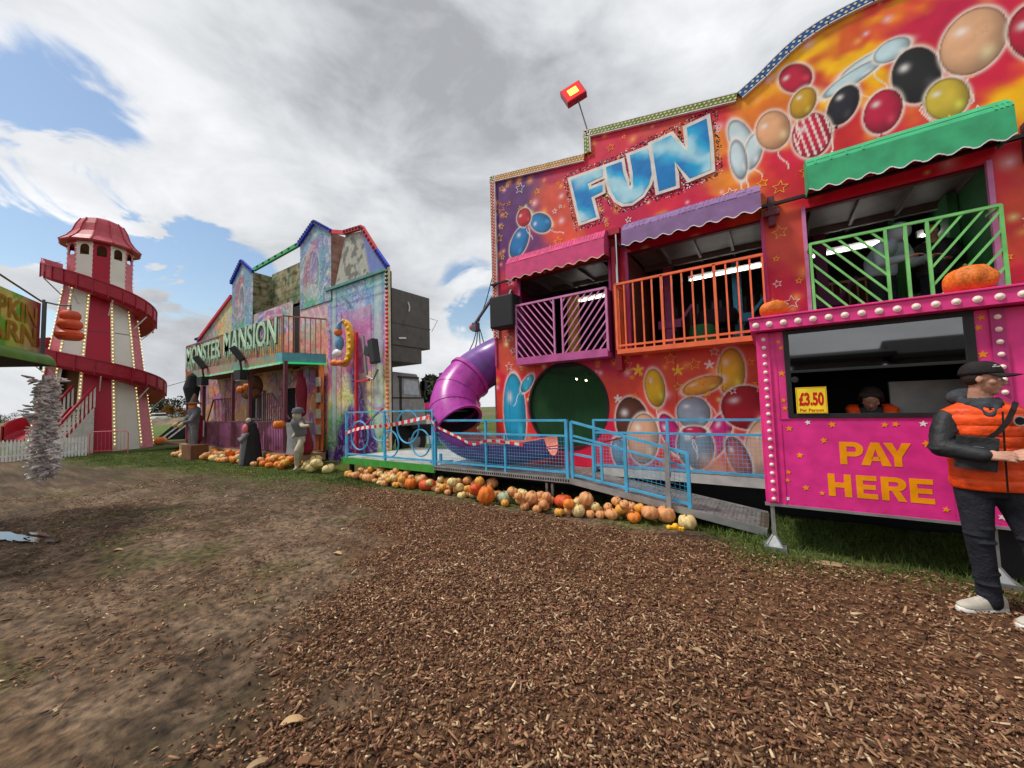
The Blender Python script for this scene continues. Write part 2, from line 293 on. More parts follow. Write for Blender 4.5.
# wood chips
def chips(name, N, reg, lab, keep):
    x = RNG.uniform(reg[0], reg[1], N); y = RNG.uniform(reg[2], reg[3], N); k = keep(x, y) > RNG.random(N); x = x[k]; y = y[k]; N = len(x)
    L = RNG.lognormal(math.log(.019), .55, N).clip(.008, .075)*.5; W = RNG.uniform(.0025, .0065, N)*(1+L*18); T = RNG.uniform(.001, .003, N)
    yaw = RNG.uniform(0, 2*PI, N); pit = RNG.normal(0, .28, N); rol = RNG.normal(0, .45, N)
    z = ground_z(x, y)+np.abs(L*np.sin(pit))*.6+RNG.uniform(.001, .018, N)
    base = np.array([(-1,-.75,0),(1,-.5,0),(1,.6,0),(-.85,1,0),(-1,-.75,1),(1,-.5,1),(1,.6,1),(-.85,1,1)], float)
    b = base[None]*np.stack([L, W, T*2], 1)[:,None,:]
    cr, sr = np.cos(rol)[:,None], np.sin(rol)[:,None]; yy = b[...,1]*cr-b[...,2]*sr; zz = b[...,1]*sr+b[...,2]*cr
    cp, sp = np.cos(pit)[:,None], np.sin(pit)[:,None]; xx = b[...,0]*cp-zz*sp; zz = b[...,0]*sp+zz*cp
    ca, sa = np.cos(yaw)[:,None], np.sin(yaw)[:,None]
    V = np.stack([x[:,None]+xx*ca-yy*sa, y[:,None]+xx*sa+yy*ca, z[:,None]+zz], 2).reshape(-1,3)
    f = np.array([(4,5,6,7),(0,1,5,4),(1,2,6,5),(2,3,7,6),(3,0,4,7)]); F = (np.arange(N)[:,None,None]*8+f[None]).reshape(-1,4)
    pal = np.array([(.17,.078,.04),(.26,.13,.07),(.36,.19,.1),(.5,.31,.17),(.74,.54,.33),(.085,.04,.024),(.31,.13,.08)])
    pi = RNG.choice(7, N, p=[.2,.22,.18,.115,.055,.15,.08]); cc = pal[pi]*RNG.uniform(.45, 1.02, (N,1))
    return tag(flatmesh(name, V, F, ['painted_matt'], col=np.repeat(cc, 8, 0)), lab, 'wood chips', kind='stuff')
tag_ = lambda x, y: np.clip(chips_w(x, y)*1.15, .0, 1)
chips('wood_chips', 95000, (-3.6, 2.6, .3, 3.0), 'brown bark and wood chips spread over the mud near the camera', tag_)
chips('wood_chips', 48000, (-7.6, 2.2, 3.0, 4.85), 'brown wood chips along the pumpkin row and the ticket booth', tag_)
chips('wood_debris', 20000, (-12, -1.5, .2, 4.4), 'stray splinters scattered over the bare mud', lambda x, y: .9*sstep(.35,.7,fbm(x*1.5,y*1.5,4,61)))
# grass blades
def blades(name, N, reg, h, keep, lab):
    x = RNG.uniform(reg[0], reg[1], N); y = RNG.uniform(reg[2], reg[3], N); k = keep(x, y) > RNG.random(N); x = x[k]; y = y[k]; N = len(x)
    a = RNG.uniform(0, 2*PI, N); hh = h*RNG.uniform(.4, 1.2, N); w = hh*.07; ln = RNG.normal(0, .45, (N,2))*hh[:,None]; z = ground_z(x, y)-.004
    V = np.stack([np.stack([x-w*np.cos(a), y-w*np.sin(a), z],1), np.stack([x+w*np.cos(a), y+w*np.sin(a), z],1), np.stack([x+ln[:,0], y+ln[:,1], z+hh],1)], 1).reshape(-1,3)
    cc = np.array((.045,.088,.018))*RNG.uniform(.6,1.5,(N,1))*np.array([1,1,1])+RNG.uniform(0,.05,(N,1))*np.array([1,.8,.2])
    return tag(flatmesh(name, V, np.arange(N*3).reshape(-1,3), ['painted_matt'], col=np.repeat(cc,3,0)), lab, 'grass', kind='stuff')
blades('grass', 60000, (-23, -7, 2.2, 5.6), .055, grass_w, 'short green grass in front of the rides on the left')
blades('grass', 45000, (-8.2, 2.2, 4.3, 6.0), .07, lambda x, y: grass_w(x, y)*np.where((x>-6.3)&(x<-1.), sstep(4.75,5.1,y), 1)*.9, 'green grass under the platform and the ticket booth')
blades('grass', 7000, (-12, -3, 2.0, 4.5), .035, lambda x, y: sstep(.5,.65,fbm(x*2.2,y*2.2,4,41))*.6*(1-chips_w(x,y)), 'thin patches of grass in the mud')
# larger leaves / bark pieces
def leaf(x, y, L, W, rz, lab, mt='leaf_pale', n=9, lift=.02):
    m = MB(); top = [(L*(t-.5), W*math.sin(PI*t)**.7*(1+.2*math.sin(9*t))*.5, lift*math.sin(PI*t)) for t in np.linspace(0,1,n)]
    bot = [(p[0], -p[1]*.8, p[2]*.6) for p in top]
    vs = top+bot+[(p[0],p[1],p[2]-.004) for p in top+bot]
    fs = [(k,k+1,n+k+1,n+k) for k in range(n-1)]+[(2*n+k,3*n+k,3*n+k+1,2*n+k+1) for k in range(n-1)]
    m.add(vs, fs); o = m.build('bark_piece', mt); o.location = (x, y, float(ground_z(np.array([x]),np.array([y]))[0])+.012); o.rotation_euler = (0,0,rz); return tag(o, lab, 'bark piece')
leaf(-2.02,.98,.11,.05,.9,'curled pale leaf of bark on the mud at the bottom of the photo','leaf_pale')
leaf(-1.72,.9,.12,.035,.5,'dark brown strip of bark beside the curled pale piece','bark_brown')
leaf(-1.9,.78,.1,.03,1.2,'narrow tan bark sliver nearest the camera','tan_wood')
leaf(-3.9,2.35,.12,.05,.2,'small tan piece of wood alone in the middle of the mud','leaf_pale')
leaf(-6.2,1.1,.1,.04,.8,'small pale bark flake on the bare mud towards the puddle','leaf_pale')
leaf(-.45,2.6,.09,.03,-.3,'long thin tan splinter lying on the wood chips','tan_wood')
leaf(.37,4.52,.24,.13,.1,'flat brown piece of card lying at the edge of the grass under the booth','tan_wood', lift=.01)
# ================================================================ FUN HOUSE RIDE  (front wall at Y=6.2)
FY = 6.2
def topf(x): return np.interp(x, [-4.6,-2.5,-2.4999,-.16,.1,.35,.6,.9,1.3,1.8,2.6,4.2], [6.31,5.95,6.37,5.9,6.04,6.22,6.35,6.42,6.44,6.38,6.2,5.6])
_g = np.random.default_rng(3)
SP = [(_g.uniform(-4.6,4.2), _g.uniform(.5,6.4), _g.uniform(.02,.07), _g.choice(3, p=[.55,.25,.2])) for _ in range(430)]
def ell(c, x, z, cx, cz, a, b, col, rot=0., hl=True, edge=None, halo=.22):
    dx = x-cx; dz = z-cz; u = dx*math.cos(rot)+dz*math.sin(rot); v = -dx*math.sin(rot)+dz*math.cos(rot)
    d = np.sqrt((u/a)**2+(v/b)**2); w = min(a, b)
    c = mix(c, (.95,.85,.75), np.exp(-(np.clip((d-1)*w,0,9)/.022)**2)*.85*(d > 1))
    vv = v+b*1.0; string = (np.abs(u-.03*np.sin(vv*16))<.007)&(vv<0)&(vv>-.34); c = mix(c, (.85,.8,.7), string*.9); knot = (np.abs(u)<(-vv)*.7)&(vv<0.01)&(vv>-.045); c = mix(c, col, knot*1.)
    col = np.array(col); sh = 1.0-.55*sstep(.35, 1.05, np.sqrt(((u/a+.25))**2+((v/b-.25))**2)*.8)
    inside = 1-sstep(1-.012/w, 1+.012/w, d)
    c = c*(1-inside[:,None])+(col[None,:]*sh[:,None])*inside[:,None]
    c = mix(c, col*.12, inside*np.exp(-(((1-d)*w)/.012)**2)*.8); c = mix(c, np.minimum(col*1.9+.05,1), inside*.5*np.exp(-(((u/a-.45)/.22)**2+((v/b+.45)/.22)**2)))
    if hl: c = mix(c, (.9,.88,.85), inside*.75*np.exp(-(((u/a+.38)/.2)**2+((v/b-.42)/.13)**2)))
    return c
def flame(x, z): return fbm(x*1.1+.5*z, z*1.3, 4, 50)
def funpaint(x, y, z):
    f = flame(x, z); c = np.zeros((len(x),3))+np.array((.70,.014,.055))
    c = mix(c, (.48,.008,.07), sstep(.45,.62,fbm(x*.9,z*.9,3,60))*.7)
    warm = sstep(-1.2, 1.0, x)*sstep(3.9, 4.6, z)*.9+.12*sstep(.5,2,z)
    c = mix(c, (.9,.17,.0), sstep(.36,.58,f)*np.clip(warm-.03,0,1)); c = mix(c, (.98,.52,.0), sstep(.45,.6,f)*np.clip(warm,0,1)); c = mix(c, (.62,.02,.02), sstep(.5,.66,fbm(x*2+3,z*2,3,66))*warm*.8)
    vio = sstep(-3.1,-3.9,x+(fbm(x*2,z*2,3,70)-.5)*1.2)*sstep(4.0,4.6,z); c = mix(c, (.085,.028,.16), vio*.95)
    low = sstep(2.3, 1.6, z); c = mix(c, (.72,.06,.02), low*sstep(.42,.6,f)*.6)
    for cx, cz, r, k in SP:
        if k == 0: col = (.95,.35,.08)
        elif k == 1: col = (.95,.55,.6)
        else: col = (.95,.8,.3)
        s = np.abs(x-cx) < 4*r
        if not s.any(): continue
        g = np.zeros(len(x)); g[s] = np.exp(-((x[s]-cx)**2+(z[s]-cz)**2)/(r*r))*.75+np.exp(-((x[s]-cx)**2+(z[s]-cz)**2)/(r*r*.06))*.8
        c = mix(c, col, np.clip(g,0,.97))
    # plain airbrushed balloons and clouds
    if z.max() > 4.05:
        c = ell(c,x,z,-3.95,4.75,.2,.32,(.02,.2,.5),-.5); c = ell(c,x,z,-3.45,5.0,.17,.26,(.02,.22,.5),.9); c = ell(c,x,z,-3.82,5.22,.16,.19,(.5,.015,.03),.3)
        for a in [(-.15,5.22,.13,.34,.3),(-.02,5.0,.11,.25,-.2),(-.2,4.95,.1,.3,.1)]: c = ell(c,x,z,a[0],a[1],a[2],a[3],(.6,.75,.8),a[4],False)
        for a in [(1.25,5.62,.3,.1,.2),(1.05,5.5,.3,.09,.35),(1.42,5.66,.16,.13,.2)]: c = ell(c,x,z,a[0],a[1],a[2],a[3],(.55,.74,.8),a[4],False)
        c = ell(c,x,z,.5,5.8,.16,.22,(.55,.01,.05),.5); c = ell(c,x,z,.22,5.2,.19,.28,(.8,.42,.22),.2); c = ell(c,x,z,.95,5.2,.15,.24,(.02,.02,.03),-.3)
        c = ell(c,x,z,.62,4.95,.2,.3,(.62,.015,.06),.1); c = ell(c,x,z,.56,5.42,.14,.2,(.62,.35,.02),-.2)
        c = mix(c,(.95,.85,.8),((np.abs((x-.62)*14+z*3-np.floor((x-.62)*14+z*3)-.5)<.16)&(((x-.62)/.19)**2+((z-4.95)/.28)**2<1))*.8)
        c = ell(c,x,z,1.6,5.25,.2,.34,(.018,.018,.02),.1); c = ell(c,x,z,2.05,5.4,.25,.36,(.82,.46,.26),-.1); c = ell(c,x,z,2.5,5.25,.2,.33,(.5,.01,.04),.2); c = ell(c,x,z,1.3,4.95,.17,.26,(.55,.012,.06),-.1); c = ell(c,x,z,1.82,4.85,.17,.24,(.7,.5,.05),.1)
        c = ell(c,x,z,2.9,5.75,.19,.26,(.02,.02,.025),.1); c = ell(c,x,z,3.0,5.3,.24,.3,(.9,.5,.03),0)
    if z.min() < 2.3:
        q = lambda *a: ell(c,x,z,*a)
        c = ell(c,x,z,-4.17,1.38,.26,.78,(.02,.36,.6),.03); c = ell(c,x,z,-3.86,1.95,.1,.2,(.03,.4,.6),-.7)
        c = ell(c,x,z,-1.5,1.75,.15,.3,(.85,.5,.02),.1); c = ell(c,x,z,-.45,1.92,.17,.34,(.85,.5,.02),-.05); c = ell(c,x,z,-.83,1.75,.28,.12,(.85,.4,.05),.3)
        c = ell(c,x,z,-1.88,1.2,.27,.42,(.12,.035,.02),.1); c = ell(c,x,z,-1.72,.95,.24,.4,(.8,.42,.25),-.1); c = ell(c,x,z,-2.12,.72,.12,.24,(.2,.28,.4),.1)
        c = ell(c,x,z,-1.28,1.02,.14,.34,(.6,.02,.2),.4); c = ell(c,x,z,-.66,1.02,.14,.36,(.6,.02,.2),-.4)
        c = ell(c,x,z,-.97,.85,.25,.33,(.24,.3,.36)); c = ell(c,x,z,-.97,1.35,.23,.24,(.3,.36,.42)); c = ell(c,x,z,-.97,1.08,.16,.07,(.6,.02,.1))
        c = ell(c,x,z,-.3,1.42,.3,.3,(.42,.012,.025),.2); c = ell(c,x,z,-.12,.85,.22,.42,(.8,.45,.28),-.15); c = ell(c,x,z,-.42,.72,.13,.3,(.4,.1,.12),.3)
        c = mix(c, (.8,.35,.15), glow(x,z,-.7,.5,.22))
        for cx,cz,r,k in ((-1.15,2.0,.09,0),(-.72,2.05,.07,1),(-2.1,1.6,.07,1),(-1.75,2.05,.1,0),(-1.05,.52,.05,1)):
            a_ = np.arctan2(x-cx,z-cz); rr_ = np.hypot(x-cx,z-cz); st_ = r*(.62+.38*np.cos(5*a_)); c = mix(c,(.95,.6,.03) if k==0 else (.9,.85,.8),1-sstep(-.006,.008,rr_-st_))
    seam = np.minimum(np.abs(((x+4.6) % .62)-.31), 9) < .006; c = c*np.where(seam & (z < 2.3), .6, 1)[:,None]
    return c
fun = thing('fun_house', 'red star covered fun house ride with the word FUN in big blue letters', 'fun house', (-.3,7.3,0))
IN = lambda o: (setattr(o, 'matrix_parent_inverse', fun.matrix_world.inverted()), o)[1]
bpy.context.view_layer.update()
def fb(m, name, mats, parent=fun, **k):
    o = m.build(name, mats, parent, **k)
    if parent is fun: o.location = (.3,-7.3,0)
    return o
S = .014; K = lambda v: (lambda x: np.full_like(np.asarray(x, float), v))
CXh, CZh, RH = -3.05, 1.5, .77
def wallbuild():
    p = Paint()
    p.col(-4.6,-2.5, K(4.0), topf, FY, funpaint, S); p.col(-2.4999,4.2, K(4.0), topf, FY, funpaint, S)
    p.col(-4.6,-3.98, K(2.33), K(4.0), FY, funpaint, S); p.col(-2.15,-1.84, K(2.33), K(4.0), FY, funpaint, S)
    p.col(.02,.5, K(2.33), K(4.0), FY, funpaint, S); p.col(2.06,4.2, K(2.33), K(4.0), FY, funpaint, S)
    p.col(-4.6,CXh-RH, K(.42), K(2.33), FY, funpaint, S); p.col(CXh+RH,4.2, K(.42), K(2.33), FY, funpaint, S)
    cir = lambda s: (lambda x: CZh+s*np.sqrt(np.clip(RH*RH-(x-CXh)**2, 0, 9)))
    p.col(CXh-RH,CXh+RH, K(.42), cir(-1), FY, funpaint, S); p.col(CXh-RH,CXh+RH, cir(1), K(2.33), FY, funpaint, S)
    return p
w = wallbuild().build('painted_wall', 'painted', fun); w.location = (.3,-7.3,0)
# star outlines, raised paint
m = MB(); rs = random.Random(5); placed = []
def free(x, z, r):
    if z > topf(x)-.16-r or x < -4.45 or x > 4: return False
    if 2.33-r < z < 4.1+r and (-4.0-r < x < -2.13+r or -1.86-r < x < .04+r or .48-r < x < 2.08+r): return False
    if -2.95-r < x < -.45+r and 4.65-r < z < 5.75+r: return False
    if -.4 < x < 3.2 and z > 4.6: return False
    if -4.2 < x < -3.2 and 4.5 < z < 5.4: return False
    if math.hypot(x-CXh, z-CZh) < RH+r+.02 or (z < 2.2 and x < 0 and not (-2.3 < x < 0 and 1.6 < z)) : return False
    return all(math.hypot(x-a, z-b) > r+c for a, b, c in placed)
for _ in range(6000):
    x = rs.uniform(-4.5,4); z = rs.uniform(.5,6.3); r = rs.choice([.045,.06,.075,.1,.12])
    if free(x, z, r):
        placed.append((x,z,r)); m.star(x, z, r, FY-.005, FY+.001, rs.choice([0,0,0,1,2]), rs.uniform(-.3,.3), .011)
        if len(placed) > 190: break
o = fb(m, 'painted_stars', ['star_yellow','star_orange','star_white'], w)
# FUN letters
F_ = [(-2.79,5.60),(-2.2,5.58),(-2.2,5.45),(-2.48,5.42),(-2.45,5.29),(-2.21,5.30),(-2.21,5.18),(-2.42,5.15),(-2.34,4.77),(-2.63,4.76)]
U_ = [(-2.13,5.58),(-1.86,5.57),(-1.84,5.38),(-1.8,5.22),(-1.77,5.1),(-1.73,5.03),(-1.69,5.08),(-1.68,5.29),(-1.70,5.47),(-1.72,5.62),(-1.43,5.62),(-1.4,5.41),(-1.39,5.18),(-1.44,5.03),(-1.55,4.89),(-1.72,4.82),(-1.86,4.85),(-1.97,4.95),(-2.05,5.11),(-2.1,5.3)]
N_ = [(-1.36,5.66),(-1.07,5.68),(-.85,5.32),(-.83,5.47),(-.84,5.7),(-.57,5.72),(-.55,5.38),(-.55,4.93),(-.84,4.90),(-1.04,5.25),(-1.04,5.05),(-1.04,4.86),(-1.29,4.86)]
def offs(p, d):
    n = len(p); out = []; area = sum(p[i][0]*p[(i+1)%n][1]-p[(i+1)%n][0]*p[i][1] for i in range(n)); sg = 1 if area < 0 else -1
    for i in range(n):
        a = Vector(p[i-1]); b = Vector(p[i]); c = Vector(p[(i+1)%n]); e = (b-a).normalized(); f = (c-b).normalized()
        n1 = Vector((-e.y,e.x))*sg; n2 = Vector((-f.y,f.x))*sg; k = (n1+n2); k = k/max(k.dot(n1), .45) if k.length > 1e-6 else n1; out.append(tuple(b+k*d))
    return out
mb_ = mat('letter_blue', (.01,.2,.55), .3); nt = mb_.node_tree
# blue airbrush gradient following the height of the board
def letterpaint(x, y, z):
    k = np.clip(fbm(x*2.2, z*2.2, 3, 15)*1.6-.35, 0, 1); c = np.zeros((len(x),3))+np.array((.004,.2,.55)); g = np.sin((x*.9+z*1.3)*5.2+k*2.5)*.5+.5; c = mix(c, (.01,.4,.72), sstep(.2,.6,g)); return mix(c, (.5,.78,.84), sstep(.7,1.,g)*.8)
def fillpoly(name, pts, y0, y1, fn, step, mats, parent):
    # subdivided flat face with a colour per vertex
    bm = bmesh.new(); vs = [bm.verts.new((a,y0,b)) for a,b in pts]; f = [bm.faces.new([vs[i] for i in t]) for t in tessellate_polygon([[Vector((a,b,0)) for a,b in pts]])]
    for _ in range(5): bmesh.ops.subdivide_edges(bm, edges=[e for e in bm.edges if e.calc_length() > step], cuts=1, use_grid_fill=False)
    bmesh.ops.triangulate(bm, faces=bm.faces)
    me = bpy.data.meshes.new(name); bm.to_mesh(me); bm.free(); co = np.array([v.co[:] for v in me.vertices])
    ca = me.color_attributes.new('Col','FLOAT_COLOR','POINT'); c4 = np.ones((len(co),4)); c4[:,:3] = fn(co[:,0],co[:,1],co[:,2]); ca.data.foreach_set('color', c4.ravel()); return link(name, me, mats, parent)
for pts, nm in ((F_,'letter_f'),(U_,'letter_u'),(N_,'letter_n')):
    yo = {'letter_f':0,'letter_u':.003,'letter_n':.006}[nm]
    mm = MB(); mm.poly(offs(pts,.055), FY-.012-yo, FY+.002-yo, 0); o = fb(mm, nm, ['white_paint'])
    k = fillpoly('letter_face', pts, FY-.016-yo, 0, letterpaint, .05, ['painted'], o)
# studded black halo round the word
m = MB()
for pts in (F_,U_,N_):
    q = offs(pts,.11); n = len(q)
    for i in range(n):
        a = Vector(q[i]); b = Vector(q[(i+1)%n]); L = (b-a).length
        for k in range(int(L/.028)):
            p = a.lerp(b,(k+.5)*.028/L)
            for _ in range(3):
                x = p.x+rs.uniform(-.035,.035); z = p.y+rs.uniform(-.035,.035); s = rs.uniform(.006,.014); m.add([(x-s,FY-.0045,z),(x,FY-.0045,z-s),(x+s,FY-.0045,z),(x,FY-.0045,z+s)], [(0,1,2,3)], 0 if rs.random()<.7 else 1)
fb(m, 'speckled_halo', ['near_black','white_trim'], w)
# border strips along the top edge with diamond lamps
_cx = [-.16,.0,.12,.25,.4,.55,.7,.85,1.05,1.3,1.6,1.9,2.3,2.8,3.4,4.2]; _cz = np.interp(_cx,[-.16,.1,.35,.6,.9,1.3,1.8,2.6,4.2],[5.9,6.04,6.22,6.35,6.42,6.44,6.38,6.2,5.6])
def topf(x): return np.interp(x, [-4.6,-2.5,-2.4999]+_cx, [6.31,5.95,6.37]+list(_cz))
border = [((-4.6,2.9),(-4.6,6.31),'border_red'),((-4.6,6.31),(-2.5,5.95),'border_amber'),((-2.5,5.95),(-2.5,6.37),'border_lime'),((-2.5,6.37),(-.16,5.9),'border_lime'),]+[((_cx[i],float(_cz[i])),(_cx[i+1],float(_cz[i+1])),'border_blue') for i in range(15)]
mat('border_red',(.42,.01,.02),.4); mat('border_amber',(.5,.2,.005),.4); mat('border_lime',(.14,.22,.008),.4); mat('border_blue',(.008,.09,.3),.4)
bn = {}
for (a,b,c) in border: bn.setdefault(c, []).append((a,b))
for c, segs in bn.items():
    m = MB()
    for a,b in segs:
        a = Vector((a[0],FY-.02,a[1])); b = Vector((b[0],FY-.02,b[1])); d = (b-a).normalized(); nrm = Vector((d.z,0,-d.x)); wid = .105
        if nrm.z > .1 or (abs(nrm.z) <= .1 and nrm.x < 0): nrm = -nrm
        c0 = a+nrm*wid/2; c1 = b+nrm*wid/2; m.bar(c0, c1, .05, wid, 0, up=nrm)
        m.bar(a+nrm*(wid+.006), b+nrm*(wid+.006), .056, .012, 2, up=nrm); m.bar(a-nrm*.004, b-nrm*.004, .056, .012, 2, up=nrm)
        L = (b-a).length; n = max(1,int(L/.062))
        for k in range(n):
            for row in range(2):
                p = a.lerp(b, (k+.25+(.5 if row % 2 else 0))/n)+nrm*(.03+.046*row); s = .0175
                if (k+.5+(.5 if row % 2 else 0))/n > 1: continue
                m.add([p+Vector((0,-.029,0))+v for v in (d*s*1.2,nrm*s,-d*s*1.2,-nrm*s)], [(0,1,2,3)], 1)
    fb(m, 'border_strip', [c,'cream','white_trim'])
# structure behind: room boxes, floor, ceiling, back
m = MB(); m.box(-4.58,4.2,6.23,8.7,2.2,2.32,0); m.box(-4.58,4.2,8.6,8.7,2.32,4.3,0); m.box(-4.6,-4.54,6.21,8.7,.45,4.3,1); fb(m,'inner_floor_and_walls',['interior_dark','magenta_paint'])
m = MB(); m.box(-4.58,4.2,6.23,8.7,4.13,4.2,0)
for k in range(18): x = -4.4+k*.5; m.box(x-.02,x+.02,6.26,8.6,4.06,4.13,0)
m.box(-4.5,4.1,6.26,6.34,4.0,4.12,1); m.box(-4.5,4.1,7.4,7.46,4.03,4.13,0); fb(m,'ceiling',['ceiling_metal','post_maroon'])
m = MB(); m.box(-2.12,-1.88,6.22,8.6,2.32,4.12,0); m.box(.1,.42,6.22,7.1,2.32,4.12,0); m.box(2.1,2.2,6.22,8.6,2.32,4.12,1); m.box(1.55,1.62,7.6,8.6,2.32,4.1,1); m.box(2.0,2.09,7.1,7.9,2.32,4.1,1); fb(m,'partition',['interior_red','interior_green'])
m = MB(); m.box(-1.8,.0,8.2,8.28,2.32,3.3,0); 
for k in range(14): m.box(-1.75+k*.13,-1.71+k*.13,8.05,8.1,2.32,3.4,1)
m.box(.5,1.5,8.3,8.36,2.32,3.4,0)
for k in range(12): m.box(.5+k*.1,.52+k*.1,7.9,7.93,2.35,3.35,2)
m.box(.5,1.62,7.9,7.94,3.33,3.37,2); fb(m,'inner_screen',['interior_red','steel_grey','tan_wood'])
for bx_,by_,mt_n in ((-2.7,7.9,'mask_red'),(-1.5,7.6,'plum_rail'),(-.4,7.9,'sky_rail'),(.75,7.5,'plum_dark'),(1.75,8.2,'green_rail')):
    m = MB(); m.box(bx_-.07,bx_+.07,by_-.07,by_+.07,2.32,4.05); m.box(bx_-.2,bx_+.2,by_-.1,by_+.1,2.9,3.05); m.bar((bx_-.3,by_,2.4),(bx_+.4,by_,3.3),.05); fb(m,'play_post',mt_n)
m = MB(); m.lathe([(.13,0),(.13,1.5),(.02,1.55)],14,(-3.35,7.3,2.32),0); fb(m,'punch_bag',['moon_yellow'],smooth=True)
m = MB(); m.lathe([(.22,0),(.26,.25),(.22,.5),(.02,.55)],14,(-.9,7.3,2.32),0); m.lathe([(.3,.5),(.34,.62),(.3,.74),(.05,.78)],14,(-.7,7.4,2.32),1); fb(m,'roller_drum',['interior_green','purple_dark'],smooth=True)
for a, b in ((-3.3,-2.72),(-1.1,-.02),(.66,1.42),(1.85,2.05)):
    m = MB(); m.tube([(a,7.5,3.73),(b,7.5,3.76)],.02,8); m2 = MB(); m2.box(a-.04,b+.04,7.52,7.58,3.72,3.82)
    o = fb(m2,'strip_light','white_paint'); fb(m,'light_tube','tube_light',o)
# lower closed part, dark recess behind round opening
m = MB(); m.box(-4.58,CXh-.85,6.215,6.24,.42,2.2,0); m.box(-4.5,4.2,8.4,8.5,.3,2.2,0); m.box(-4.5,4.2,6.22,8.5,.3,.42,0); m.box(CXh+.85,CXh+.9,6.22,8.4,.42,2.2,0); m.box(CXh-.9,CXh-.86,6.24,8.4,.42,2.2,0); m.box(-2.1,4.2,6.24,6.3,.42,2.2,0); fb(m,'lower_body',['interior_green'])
m = MB(); n = 48; o_ = [(CXh+(RH+.03)*math.cos(t),CZh+(RH+.03)*math.sin(t)) for t in np.linspace(0,2*PI,n,endpoint=False)]; i_ = [(CXh+RH*.985*math.cos(t),CZh+RH*.985*math.sin(t)) for t in np.linspace(0,2*PI,n,endpoint=False)]
m.ring(o_,i_,FY-.008,FY+.12); hole = fb(m,'round_opening',['black_rubber'])
m = MB(); st = .05
for s in (1,-1):
    for k in range(-34,35):
        q = k*st*.7; # diagonal chords
        if abs(q) >= RH: continue
        h = math.sqrt(RH*RH-q*q); d = Vector((1,0,s)).normalized(); nn = Vector((-s*1.,0,1)).normalized(); cc = Vector((CXh,FY+.06,CZh))+nn*q; m.bar(cc-d*h, cc+d*h, .005,.005)
fb(m,'safety_net',['net_green'],hole)
for bx, bz in ((-2.95,1.98),(-3.15,2.02)):
    m = MB(); m.ball((bx,6.9,bz),.022,10,6,0); m.box(bx-.02,bx+.02,6.88,6.92,bz+.03,bz+.18,1); fb(m,'bulb_lamp',['warm_globe','black_metal'],smooth=True)
# columns trims
for x in (-4.58,-3.98,-2.15,-1.86,.02,.47,2.06):
    m = MB(); m.box(x-.012,x+.03,FY-.03,FY+.02,2.33,4.02,0); fb(m,'column_trim',['lilac_rail' if x in (.47,2.06) else 'magenta_paint'])
m = MB(); m.box(-2.06,-1.96,6.05,6.19,2.05,4.1); m.box(-2.12,-1.9,6.02,6.19,4.3,4.4); m.tube([(-1.97,6.05,4.35),(-1.97,6.05,2.3)],.022,8,1); fb(m,'hydraulic_prop',['crimson','chrome'])
m = MB()
for a,b in (((-4.6,4.0),(-1.85,4.12)),((-1.85,4.12),(.5,4.14)),((.5,4.12),(4.2,4.2))): m.bar((a[0],6.12,a[1]),(b[0],6.12,b[1]),.05,.035,0)
fb(m,'hinge_beam',['black_metal'])
m = MB(); m.box(.1,.18,6.1,6.19,3.85,4.25); m.box(.05,.23,6.08,6.15,3.98,4.05); m.box(2.3,2.4,6.08,6.19,3.9,4.3); fb(m,'hinge_bracket',['post_maroon'],bevel=.005)
# awnings
def awning(x0,x1,zt,zb,yf,mats,stripe=0):
    m = MB(); n = 90; sc_ = 9; zf = zb+.07
    prof = [(6.18,zt),(6.08,zt-.01),(5.95,zt-.05),(yf+.04,zt-.14),(yf,zt-.2)]
    xs = [x0+(x1-x0)*i/n for i in range(n+1)]
    for i in range(n):
        a = xs[i]; b = xs[i+1]; mi = 0
        for (p,q) in zip(prof[:-1],prof[1:]): m.add([(a,p[0],p[1]),(b,p[0],p[1]),(b,q[0],q[1]),(a,q[0],q[1])],[(0,1,2,3)],mi)
        za = zb+.022*math.cos(2*PI*i/n*sc_); zc = zb+.022*math.cos(2*PI*(i+1)/n*sc_)
        m.add([(a,yf,zt-.2),(b,yf,zt-.2),(b,yf-.012,zc),(a,yf-.012,za)],[(0,1,2,3)],0); m.add([(a,yf-.012,za),(b,yf-.012,zc),(b,yf-.012,zc-.012),(a,yf-.012,za-.012)],[(0,1,2,3)],1)
    for x in (x0,x1): m.add([(x,6.18,zt)]+[(x,p[0],p[1]) for p in prof[1:]]+[(x,yf,zb+.02),(x,6.18,zb+.06)],[tuple(range(len(prof)+2))],2)
    o = fb(m,'awning',mats); k = o.modifiers.new('s','SOLIDIFY'); k.thickness = .006
    m = MB(); m.bar((x0+.02,yf+.05,zb+.06),(x1-.02,yf+.05,zb+.06),.03,.03); fb(m,'awning_rail','chrome',o)
    return o
awning(-4.05,-2.1,4.42,3.92,5.85,['pink_awning','cream','pink_awning']); awning(-1.8,.03,4.42,3.98,5.8,['purple_awning','white_trim','purple_dark']); awning(.52,2.14,4.56,4.05,5.8,['green_awning','white_trim','green_awning'])
